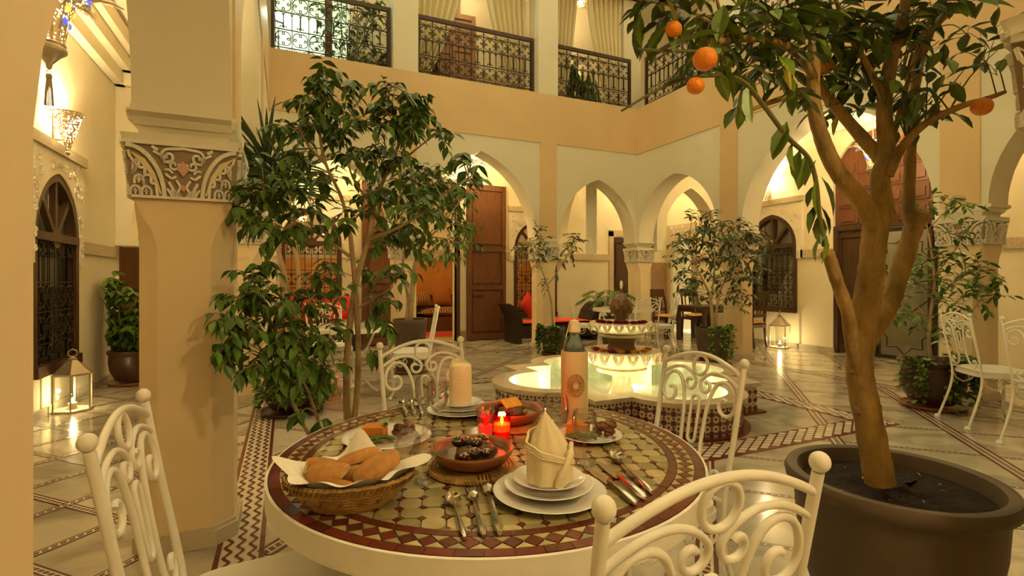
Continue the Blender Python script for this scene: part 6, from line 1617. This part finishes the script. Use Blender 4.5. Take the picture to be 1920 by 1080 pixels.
# food plates
carrot = mat('carrot_cake_orange', (.62, .22, .02), .6, bump=.5, bscale=120); bean = mat('green_bean', (.12, .15, .02), .4); glaz = mat('glazed_meat', (0.22, 0.075, 0.020), .3, var=.7, vscale=70, bump=.6, bscale=110); redd = mat('red_sauce_dot', (.25, .01, .01), .3)
def food_plate(lab, p, r, rz):
    o = thing('food_plate', lab, 'plate of food', (p.x, p.y, TZ + .001), rz, 'plates of food'); obj('plate', plate_me(r, .015), o)
    mb = MB(); mb.box(-.070, -.02, .006, -.006, .032, .042); mb.build('carrot_slice', carrot, o)
    mb = MB()
    for k in range(22): mb.ball((.045 + R1.uniform(-.026, .026), .010 + R1.uniform(-.02, .02), .018 + R1.uniform(0, .030)), R1.uniform(.008, .014), 8, 6, (1.2, .9, .8), .22)
    mb.build('glazed_meat', glaz, o)
    mb = MB()
    for k in range(16):
        x0 = R1.uniform(-.045, .01); y0 = R1.uniform(-.055, -.02); a = R1.uniform(-.5, .5); z = .012 + .002 * (k % 5)
        MB().tube(crv([(x0 - .03 * cos(a), y0 - .03 * sin(a), z), (x0, y0, z + .006), (x0 + .03 * cos(a), y0 + .03 * sin(a), z)], 3), .0032, 5).build('green_bean', bean, o)
    for k in range(9): obj('parsley_leaf', L_vin, o, (.0 + R1.uniform(-.01, .01), .012 + R1.uniform(-.01, .01), .045 + R1.uniform(-.006, .01)), (R1.uniform(-.6, .6), R1.uniform(-.9, .2), R1.uniform(0, 6)), .018)
    for a in (-.35, 3.5): MB().tube(crv([(r * .78 * cos(a), r * .78 * sin(a), .0125), (r * .80 * cos(a + .1), r * .80 * sin(a + .1), .0135), (r * .79 * cos(a + .2), r * .79 * sin(a + .2), .0130)], 4), .003, 5).build('sauce_dot', redd, o)
food_plate('white plate of carrot, beans and meat behind the bread basket', tp(726, 826), .129, -TH + .0)
food_plate('white plate of carrot, beans and meat behind the small wine glass', tp(1107, 822), .094, -TH - .3)
# candles in red glasses
waxg = mat('glowing_wax', (.9, .5, .16), .5, emit=(1.0, .50, .12), estr=4.0); waxr = mat('glowing_red_wax', (.75, .03, .02), .4, emit=(.9, .02, .01), estr=.55)  # both waxes emit, standing in for candlelight glowing through them
def candle_glass(lab, px, py, lit, r=.0265, h=.088):
    p = tp(px, py); o = thing('candle_glass', lab, 'candle', (p.x, p.y, TZ + .001), 0, 'red candle glasses')
    MB().lathe([(r * .8, 0), (r * .82, .001), (r, h), (r * .95, h), (r * .77, .006), (.001, .006)], 28).build('glass', red_glass if lit else wine_glass_m, o)
    MB().lathe([(.001, .007), (r * .74, .007), (r * .84, .040), (.001, .040)], 20).build('glowing_red_wax', waxr, o)
    if lit:
        MB().lathe([(.001, .0405), (r * .84, .0405), (r * .88, .060), (.001, .058)], 20).build('melted_wax', waxg, o)
        MB().lathe([(.001, .058), (.006, .066), (.004, .078), (0, .086)], 8).build('flame', flame_m, o); lamp('candle_glow', (p.x, p.y, TZ + .078), 0.9, (1, .5, .16), .012)
    else:
        for k in range(4): obj('petal', L_pet, o, (.004 * cos(k * 1.6), .004 * sin(k * 1.6), .035), (0, -1.2, k * 1.6), .042)
L_pet = leaf_mesh('petal', [(0, .05), (.3, .25), (.7, .25), (1, .02)], mat('pink_petal', (.7, .03, .10), .5), .1, .2)
candle_glass('lit red candle glass between the two tagines', 941, 834, True); candle_glass('glass holding red wax and a pink petal beside the lit candle', 910, 822, False)
# bottle in its sleeve
p = tp(1077, 788); bs = thing('bottle_sleeve', 'cream cylinder sleeve with embossed medallion holding a bottle', 'bottle cooler', (p.x, p.y, TZ + .001), -TH)
leather = mat('cream_leather', (.66, .50, .27), .5, bump=.1, bscale=80)
MB().lathe([(.044, 0), (.0455, .004), (.0455, .232), (.044, .236), (.041, .234), (.041, .02), (.001, .02)], 40).build('sleeve', leather, bs)
mb = MB()
for r_ in (.010, .019, .028): mb.tube([((r_ * cos(t * pi / 12)), -.0462 + .0 * t + (1 - cos((r_ * cos(t * pi / 12)) / .0455)) * .0455, .125 + 1.35 * r_ * sin(t * pi / 12)) for t in range(24)], .0019, 4, closed=True)
for t in range(16):
    a = t * pi / 8
    for q in (.014, .0235): x = q * cos(a + q * 30); mb.ball((x, -.0460 + (1 - cos(x / .0455)) * .0455, .125 + 1.35 * q * sin(a + q * 30)), .0034, 5, 4)
mb.build('embossed_medallion', mat('gold_emboss', (.50, .33, .13), .35, metal=.3), bs)
bt = thing('wine_bottle', 'glass bottle with cloth-wrapped top standing in the cream sleeve', 'bottle', (p.x, p.y, TZ + .022), -TH)
blueglass = mat('bluish_glass', (.35, .48, .50), .05, trans=.85, ior=1.45); 
MB().lathe([(.034, 0), (.037, .004), (.037, .205), (.034, .225), (.024, .250), (.0155, .268), (.0145, .300), (.001, .302)], 28).build('glass', blueglass, bt)
mb = MB(); mb.lathe([(.0185, .276), (.0215, .279), (.0205, .292), (.019, .306), (.013, .316), (.001, .319)], 20, ripple=lambda a, z, q: 1 + .06 * sin(5 * a)); mb.build('cloth_wrap', linen, bt)
mb = MB(); mb.grid(lambda u, v: (-.018 - .012 * v, -.012 + .022 * u, .30 - .045 * v + .008 * sin(3 * u)), 6, 6); mb.build('cloth_tail', linen, bt, ang=60)
# bread basket
bc = tp(657, 942); bk = thing('bread_basket', 'oval woven straw basket lined with white paper', 'basket', (bc.x, bc.y, TZ + .001), -TH + .15)
def bas_r(z): return .068 + .052 * (z / .062) ** .8
for i in range(9):
    z = .004 + i * .0072; r = bas_r(z)
    MB().tube([(r * 1.10 * cos(2 * pi * j / 56), r * .80 * sin(2 * pi * j / 56), z + .0008 * sin(j * 3.1)) for j in range(56)], .0046, 6, closed=True).build('coil', strawgold, bk)
MB().prism([(.072 * cos(2 * pi * j / 32), .052 * sin(2 * pi * j / 32)) for j in range(32)], .001, .005).build('bottom', strawgold, bk)
stitch = MB().bar((0, 0, 0), (.010, 0, .016), .003).me('stitch', mat('dark_straw', (.16, .07, .02), .8), smooth=False)
for j in range(70):
    a = 2 * pi * j / 70; r = bas_r(.058) + .004; obj('stitch', stitch, bk, (r * 1.10 * cos(a), r * .80 * sin(a), .050), (0, 0, a + pi / 2))
for j in range(26):
    a = -2.4 + .06 * j; r = bas_r(.030) + .004
    if (j // 3) % 2 == 0: obj('stitch', stitch, bk, (r * 1.10 * cos(a), r * .80 * sin(a), .022 + .006 * (j % 3)), (0, 0, a + pi / 2), 1.3)
paper = mat('white_paper', (.84, .80, .70), .8, sss=0.0)
def pap(u, v):
    a = 2 * pi * u
    def pk(c, w): 
        d = (a - c + pi) % (2 * pi) - pi; return math.exp(-(d / w) ** 2)
    cor = pk(2.9, .28) + pk(-.05, .30) + .55 * pk(-1.2, .4) + .55 * pk(-2.3, .35); tall = pk(1.45, .30)
    R = .035 + v * (.072 + .052 * cor - .012 * tall); z = .010 + .056 * min(1, v * 1.35) + v * v * (.006 + .020 * cor + .058 * tall) + .005 * sin(9 * a) * v
    return (R * 1.08 * cos(a), R * .84 * sin(a), z)
MB().grid(pap, 90, 8).build('paper_liner', paper, bk, ang=60)
crust = mat('bread_crust', (.56, .255, .055), .6, var=.4, vscale=30, bump=.2, bscale=80); crumb = mat('bread_crumb', (.80, .60, .28), .9, var=.2, vscale=60, bump=.6, bscale=140)
def bread_me(L, r, seed):
    """half of a small loaf: rounded crust over a flat crumb face, torn ends"""
    q = random.Random(seed); mb = MB(); nu, nv = 12, 10
    def P(u, v):
        x = (u - .5) * L; tp_ = 1 - .32 * abs(2 * u - 1) ** 3; a = pi * v; w = 1 + .05 * sin(5 * u + seed + 3 * v)
        return (x + .006 * sin(a), r * tp_ * cos(a) * w, r * .82 * tp_ * sin(a) * w)
    mb.mat(0).grid(P, nu, nv)
    mb.mat(1).grid(lambda u, v: (lambda a_, b_: (a_[0] + (b_[0] - a_[0]) * v, a_[1] + (b_[1] - a_[1]) * v, q.uniform(-.0012, .0012)))(P(u, 1.0), P(u, 0.0)), nu, 8)
    for uu in (0.0, 1.0):
        c = ((uu - .5) * L, 0, r * .3); ring = [P(uu, j / 10) for j in range(11)]
        mb.add([c] + ring, [(0, j, j + 1) if uu else (0, j + 1, j) for j in range(1, 11)] + [(0, 11, 1) if uu else (0, 1, 11)])
    return mb.me('bread', [crust, crumb], ang=50)
R1.seed(5)
for i, (x, y, z, rx, ry, rz_, s, lab) in enumerate(((-.060, .030, .066, 1.9, .25, .35, .95, 'bread piece at the outer end of the basket, pale crumb side up'), (-.045, -.010, .068, .35, -.10, -.30, 1.05, 'golden bread piece lying across the front of the basket'), (.010, .034, .074, -.25, -.20, .25, 1.10, 'large golden bread piece at the back of the basket'),
        (.052, .000, .068, .25, -.32, .55, 1.15, 'long bread piece nearest the cutlery'), (-.010, -.040, .058, 2.4, .10, -.15, .75, 'small bread piece showing pale crumb over the basket front'), (.012, .006, .060, 2.0, -.1, .2, .8, 'torn bread piece tucked in the middle of the basket'))):
    q = Vector((x, y, 0)); q.rotate(Matrix.Rotation(-TH + .15, 3, 'Z'))
    o = obj('bread_piece', bread_me(.085 * s, .027 * s, i), None, (bc.x + q.x, bc.y + q.y, TZ + z), (0, 0, 0)); o.rotation_euler = (rx, ry, rz_ - TH); tag(o, lab, 'bread', 'bread pieces in the basket')
# ================================================================ OTHER FURNITURE
def round_table(lab, x, y, R, z=.745):
    o = thing('garden_table', lab, 'table', (x, y, 0), 0, 'round garden tables')
    MB().lathe([(R - .03, z - .045), (R, z - .045), (R, z), (R - .01, z + .002), (R - .02, z - .004), (.001, z - .004)], 48).build('rim_band', whiteiron, o)
    MB().lathe([(.001, z - .002), (R - .012, z - .002), (R - .012, z + .001), (.001, z + .001)], 48).build('mosaic_top', mat('far_mosaic', (.55, .47, .32), .3, var=.5, vscale=30), o)
    for k in range(3):
        a = 2 * pi * k / 3 + .4
        MB().tube(crv([(R * .75 * cos(a), R * .75 * sin(a), z - .04), (R * .5 * cos(a), R * .5 * sin(a), .48), (.10 * cos(a), .10 * sin(a), .34), (.24 * cos(a), .24 * sin(a), .12), (.36 * cos(a), .36 * sin(a), .012)], 5), .013, 6).build('leg', whiteiron, o)
# set behind the fountain
q = c2w(1.86, 8.5); round_table('pale round garden table seen behind the fountain bowls', q.x, q.y, .50)
for (a, lab) in ((2.6, 'white iron chair behind the fountain, beside the rattan bench'), (-.5, 'white iron chair behind the fountain, nearest the dining set'), (-1.75, 'white iron chair seen through the fountain bowls')):
    d_ = Vector((cos(a), sin(a))); chair((q.x + d_.x * .86, q.y + d_.y * .86), -d_, lab)
# set behind the ficus
q = c2w((650 - 960) / F * 5.25, 5.25); round_table('pale round garden table half hidden behind the ficus', q.x, q.y, .46)
for (a, lab) in ((1.75, 'white iron chair behind the ficus stems, backed to the salon doors'), (-.2, 'white iron chair between the ficus and the tall dark planter')):
    d_ = Vector((cos(a), sin(a))); chair((q.x + d_.x * .92, q.y + d_.y * .92), -d_, lab)
# set at the right edge
q = Vector((5.75, 1.72)); round_table('mosaic garden table at the edge of the photograph beside the column', q.x, q.y, .40)
chair((5.20, 2.40), (0.80, -.60), 'white iron chair with cream seat before the beige column')
chair((4.82, 1.76), (0.97, -.24), 'white iron chair cut by the photograph edge, before the mosaic table')
# rattan bench with red cushions
bx0, bx1, by = 3.98, 5.82, 9.02
be = thing('rattan_bench', 'black rattan bench with curved arms and red cushions', 'bench', ((bx0 + bx1) / 2, by, 0))
hw = (bx1 - bx0) / 2
arm = [(.0, .0), (.10, .0), (.12, .30), (.14, .42), (.07, .60), (-.04, .72), (-.13, .77), (-.16, .75), (-.10, .66), (-.02, .52), (.0, .30)]
for s in (-1, 1):
    poly = [(s * (hw - .14) - (-s) * 0 + s * (.14 - x), z) for x, z in arm]
    if s < 0: poly = poly[::-1]
    MB().slabxz(poly, -.28, .28).build('curved_arm', rattan, be, smooth=False)
MB().box(-hw + .02, -.27, .10, hw - .02, .27, .34).build('seat_base', rattan, be, smooth=False)
for s in (-1, 1):
    for yy in (-.25, .22): MB().box(s * (hw - .10) - .03, yy, 0, s * (hw - .10) + .03, yy + .04, .11).build('leg', rattan, be, smooth=False)
def cushion_me(w, d, h, m, n=10):
    mb = MB()
    for sg in (1, -1): mb.grid(lambda u, v: ((u - .5) * w * (1 - .06 * sin(pi * v)) , ((v - .5) if sg > 0 else (.5 - v)) * d * (1 - .06 * sin(pi * u)), sg * h / 2 * (max(0, sin(pi * u) * sin(pi * v)) ** .35)), n, n)
    return mb.me('cushion', m, ang=70)
tag(obj('seat_cushion', cushion_me(1.62, .52, .10, orangecloth), None, ((bx0 + bx1) / 2, by, .395)), 'long flat red seat cushion on the black rattan bench', 'cushion', 'red cushions')
o = tag(obj('throw_pillow', cushion_me(.40, .40, .14, redcloth), None, (4.42, by + .08, .72), (radians(75), radians(45), .2)), 'square red throw pillow propped at the arm of the rattan bench', 'cushion', 'red cushions')
# banquette under the other window
bq = thing('banquette', 'low banquette with red seat below the grilled window behind the ficus', 'bench', (0.45, 9.33, 0))
MB().box(-.75, -.30, 0, .75, .30, .33).build('base', rattan, bq, smooth=False); obj('seat', cushion_me(1.5, .6, .14, redcloth), bq, (0, 0, .40))
tag(obj('throw_pillow', cushion_me(.45, .45, .16, redcloth), None, (0.25, 9.40, .72), (radians(72), radians(10), 0)), 'red throw pillow standing on the banquette behind the ficus', 'cushion', 'red cushions')
tag(obj('throw_pillow', cushion_me(.45, .45, .16, redcloth), None, (0.85, 9.40, .72), (radians(72), radians(-8), .1)), 'red throw pillow on the banquette next to the brown door leaf', 'cushion', 'red cushions')
# dark dining set in the right gallery
ochrecloth = mat('ochre_seat', (.55, .27, .06), .85, bump=.2, bscale=100)
def dining_chair(lab, x, y, rz):
    o = thing('dining_chair', lab, 'chair', (x, y, 0), rz, 'dark wooden dining chairs')
    for sx in (-1, 1):
        MB().slabxz([(sx * .21 - .025, 0), (sx * .21 + .025, 0), (sx * .21 + .03, .42), (sx * .21 - .03, .42)], .16, .22).build('leg', darkwood, o, smooth=False)
        MB().tube(crv([(sx * .20, -.24, 0), (sx * .20, -.20, .40), (sx * .20, -.22, .70), (sx * .19, -.29, 1.0)], 4), .024, 6).build('back_leg', darkwood, o)
    MB().box(-.23, -.22, .36, .23, .23, .42).build('seat_frame', darkwood, o, smooth=False); obj('seat_pad', cushion_me(.44, .44, .09, ochrecloth), o, (0, 0, .45))
    MB().box(-.20, -.30, .86, .20, -.26, 1.02).build('crest_rail', darkwood, o, smooth=False); MB().box(-.19, -.245, .55, .19, -.215, .61).build('back_rail', darkwood, o, smooth=False)
    for k in range(3): MB().tube([(-.10 + .1 * k, -.23, .60), (-.10 + .1 * k, -.275, .88)], .014, 5).build('spindle', darkwood, o)
    MB().slabxz([(-.2, .30), (.2, .30), (.2, .37), (.12, .34), (0, .33), (-.12, .34), (-.2, .37)][::-1], .19, .215).build('apron', darkwood, o, smooth=False)
dt = fl(1330, 640); 
T_ = Vector((7.75, 7.75))
dn = thing('dining_table', 'dark wooden dining table behind the potted tree', 'table', (T_.x, T_.y, 0))
MB().box(-.45, -.4, .66, .45, .4, .71).build('table_top', darkwood, dn, smooth=False)
for sx in (-1, 1):
    for sy in (-1, 1): MB().box(sx * .40 - .035, sy * .35 - .035, 0, sx * .40 + .035, sy * .35 + .035, .66).build('leg', darkwood, dn, smooth=False)
MB().box(-.40, -.36, .58, .40, .36, .66).build('apron', darkwood, dn, smooth=False)
dining_chair('dark dining chair with ochre seat between the fountain set and the dark table', 7.45, 8.55, radians(190))
dining_chair('dark dining chair seen past the beige column, below the curtained window', 7.72, 6.72, radians(10))
dining_chair('dark dining chair at the far side of the dark table', 8.2, 8.5, radians(170))
# ---------------------------------------------------------------- salon furniture
stripe = mat('striped_upholstery', (.42, .20, .05), .8)
_n = stripe.node_tree; _t = _n.nodes.new('ShaderNodeTexCoord'); _w = _n.nodes.new('ShaderNodeTexWave'); _w.inputs['Scale'].default_value = 5.0; _r = _n.nodes.new('ShaderNodeValToRGB')
_r.color_ramp.elements[0].color = (.10, .03, .012, 1); _r.color_ramp.elements[1].color = (.50, .27, .07, 1); _n.links.new(_t.outputs['Object'], _w.inputs['Vector']); _n.links.new(_w.outputs['Fac'], _r.inputs['Fac']); _n.links.new(_r.outputs['Color'], _n.nodes['Principled BSDF'].inputs['Base Color'])
sp = at(845, 600, 12.6); 
so = thing('salon_sofa', 'wicker-framed sofa with striped cushions in the ochre salon', 'sofa', (3.55, 12.05, 0))
MB().box(-.95, -.40, 0, 1.2, .42, .34).build('frame', mat('brown_wicker', (.16, .075, .03), .7, bump=.6, bscale=80), so, smooth=False)
MB().box(-.95, -.42, .30, -.80, .42, .68).build('arm', MATS['brown_wicker'], so, smooth=False); MB().box(-.8, .25, .3, 1.2, .42, .85).build('backrest', MATS['brown_wicker'], so, smooth=False)
obj('seat_cushion', cushion_me(1.95, .66, .26, stripe), so, (.2, -.08, .44))
tag(obj('bolster', cushion_me(.55, .36, .3, stripe), None, (2.95, 12.0, .75), (.9, 0, .2)), 'striped bolster with tassel on the salon sofa arm', 'cushion', 'salon cushions')
tag(obj('throw_pillow', cushion_me(.5, .5, .18, mat('ochre_velvet', (.45, .16, .03), .8)), None, (3.5, 12.12, .84), (radians(75), 0, 0)), 'ochre velvet pillow leaning on the salon sofa back', 'cushion', 'salon cushions')
so2 = thing('salon_sofa', 'striped sofa behind the window above the rattan bench', 'sofa', (5.55, 11.35, 0)); MB().box(-.8, -.3, 0, .7, .4, .4).build('frame', MATS['brown_wicker'], so2, smooth=False); obj('seat_cushion', cushion_me(1.5, .7, .3, stripe), so2, (0, 0, .55))
bkc = thing('book_stand', 'small red shelf of books beside the salon sofa', 'shelf', (2.28, 12.2, 0))
redw = mat('red_painted_wood', (.42, .10, .04), .5)
for x in (-.22, .20): MB().box(x, -.16, 0, x + .03, .16, .95).build('side', redw, bkc, smooth=False)
for z in (.05, .30, .60, .92): MB().box(-.22, -.16, z, .23, .16, z + .03).build('shelf_board', redw, bkc, smooth=False)
for k, cc in enumerate(((.6, .55, .45), (.3, .05, .04), (.7, .6, .4), (.1, .12, .2), (.65, .5, .35))):
    b = MB(); b.box(0, -.12, 0, .05, .1, .24 - .02 * (k % 3)); o = b.build('book', mat('book_%d' % k, cc, .7), None, smooth=False); o.location = (2.12 + .065 * k, 12.2, .632); tag(o, ['cream book', 'dark red book', 'pale yellow book', 'navy book', 'tan book'][k] + ' standing on the small red shelf in the salon', 'book', 'books on the salon shelf')
rg = thing('salon_rug', 'red salon rug with a yellow border', 'rug', (3.0, 10.95, 0.001)); MB().box(-.75, -.55, 0, .9, .6, .010).build('border', mat('yellow_wool', (.62, .35, .05), .95), rg, smooth=False); MB().box(-.65, -.45, .010, .8, .5, .014).build('field', mat('red_wool', (.6, .05, .02), .95), rg, smooth=False)
vs_ = thing('lantern_jar', 'small bluish glass lantern on the sill of the window by the bench', 'lantern', (4.66, 9.88, .47)); MB().lathe([(.05, 0), (.055, .02), (.055, .16), (.03, .2), (.03, .24)], 16).build('body', blueglass, vs_); MB().lathe([(.035, .24), (.03, .27), (.01, .29)], 12).build('cap', antsilver, vs_)
# ---------------------------------------------------------------- curtains
def curtain(nm, lab, pts_top, pts_bot, z1, z0, folds, m, depth_=.06, cat='curtain', grp=None):
    """hanging cloth between two plan segments (top and bottom), gathered in folds"""
    a0, a1 = Vector(pts_top[0]), Vector(pts_top[1]); b0, b1 = Vector(pts_bot[0]), Vector(pts_bot[1])
    c_ = (a0 + a1) / 2; n = (a1 - a0).normalized(); n = Vector((-n.y, n.x))
    def fn(u, v):
        e = v ** 1.6
        p = a0.lerp(a1, u).lerp(b0.lerp(b1, u), e); w = depth_ * (1 - .45 * e) * sin(2 * pi * folds * u + .6 * sin(5 * v)) ; p = p + n * w
        return (p.x - c_.x, p.y - c_.y, z1 + (z0 - z1) * v - z0)
    mb = MB(); mb.grid(fn, folds * 8, 14); o = mb.build(nm, m, None, loc=(c_.x, c_.y, z0), ang=80)
    sm = o.modifiers.new('thickness', 'SOLIDIFY'); sm.thickness = .004
    return tag(o, lab, cat, grp)
gC = 'cream balcony curtains'
yb_ = CW[3] + .30
curtain('curtain', 'cream curtain swept aside over the widest railing, nearest the brown upper door', ((1.98, yb_), (2.98, yb_)), ((1.97, yb_), (2.25, yb_)), 7.1, 4.75, 7, voile, grp=gC)
curtain('curtain', 'cream curtain over the widest railing, beside the pier nearer the court corner', ((3.25, yb_), (4.12, yb_)), ((3.75, yb_), (4.10, yb_)), 7.1, 4.75, 7, voile, grp=gC)
curtain('curtain', 'cream curtain hanging above the fern railing, left of the white corbel', ((4.55, yb_), (5.25, yb_)), ((4.58, yb_), (4.95, yb_)), 7.1, 4.75, 7, voile, grp=gC)
curtain('curtain', 'cream curtain hanging above the fern railing, beside the court corner', ((5.45, yb_), (6.28, yb_)), ((5.95, yb_), (6.25, yb_)), 7.1, 4.75, 7, voile, grp=gC)
dk = mat('striped_drape', (.12, .035, .02), .85); _n = dk.node_tree; _t = _n.nodes.new('ShaderNodeTexCoord'); _w = _n.nodes.new('ShaderNodeTexWave'); _w.inputs['Scale'].default_value = 8.0; _r = _n.nodes.new('ShaderNodeValToRGB')
_r.color_ramp.elements[0].color = (.05, .018, .012, 1); _r.color_ramp.elements[1].color = (.24, .075, .025, 1); _n.links.new(_t.outputs['Object'], _w.inputs['Vector']); _n.links.new(_w.outputs['Fac'], _r.inputs['Fac']); _n.links.new(_r.outputs['Color'], _n.nodes['Principled BSDF'].inputs['Base Color'])
curtain('drape', 'dark red striped drape tied back behind the widest railing', ((2.20, 9.52), (2.62, 9.52)), ((2.72, 9.52), (2.86, 9.52)), 5.95, 4.50, 5, dk, .05)
curtain('drape', 'dark red drape edge at the start of the widest railing', ((1.95, 9.52), (2.10, 9.52)), ((1.93, 9.52), (2.03, 9.52)), 5.6, 4.52, 3, dk, .04)
cg = mat('grey_curtain', (.22, .18, .11), .9, var=.2, vscale=20)
curtain('curtain', 'grey-green curtain gathered behind the arched window above the pale lantern', ((WALL_R + .35, 7.28), (WALL_R + .35, 6.45)), ((WALL_R + .35, 7.28), (WALL_R + .35, 6.95)), 2.5, .95, 6, cg, .04)
# upper doors and pots
d6 = frame_obj('door_6', 0, 0, 0, label='brown panelled door of the upper gallery behind the widest railing')
leaf('door_leaf', d6, .52, 2.0, palewood, (2.95, WALL_B - .08, 4.5), radians(-3), [(.1, .55), (.62, 1.25), (1.32, 1.9)])
leaf('door_leaf', d6, .55, 2.6, palewood, (2.62, WALL_B - .05, 5.15), 0, [(.1, .42), (.5, .82), (.9, 1.22), (1.3, 1.62), (1.7, 2.02), (2.1, 2.42)])
d7 = frame_obj('door_7', 0, 0, 0, label='dark timber post of the upper gallery doorway')
MB().box(.62, 9.45, 4.5, .74, 9.6, 6.9).build('post', brownwood, d7, smooth=False)
fr(1.0, WALL_B - .03, 5.25, 1.9, WALL_B - .004, 5.42); fr(3.5, WALL_B - .03, 5.25, 4.6, WALL_B - .004, 5.42)
def bush(nm, lab, x, y, z, h, r, n, me, size, droop=.6):
    o = thing(nm, lab, 'potted plant', (x, y, z), 0, 'upper gallery plants')
    MB().lathe([(.12, 0), (.16, .25), (.17, .28), (.14, .28), (.02, .25)], 20).build('pot', darkpot, o)
    sg, lf = [], []
    for k in range(max(5, n // 16)):
        c = Vector((x + rng.uniform(-r, r), y + rng.uniform(-r, r) * .5, z + rng.uniform(.35, h))); spray(c, (r * .5, r * .4, r * .5), 16, (x, y, z + .26), size, droop, 4, sg, lf, None, .004)
    twigs(o, sg, barkgreen, 'stems'); place_leaves(o, lf, me, 200)
bush('potted_ficus', 'leafy ficus in front of the floodlight on the upper gallery', .95, 8.95, 4.5, 1.9, .55, 420, L_ova, .13)
bush('potted_fern', 'drooping fern behind the curtained railing on the upper gallery', 5.35, 8.85, 4.5, 1.0, .38, 320, L_lan, .24, 1.4)
bush('potted_palm', 'arching palm behind the railing beside the hanging oranges', 7.3, 7.4, 4.5, 1.0, .5, 340, L_lan, .26, 1.2)
bush('potted_shrub', 'small dark shrub at the pier end of the first railing', 1.42, 8.75, 4.5, .7, .14, 60, L_dk, .1)
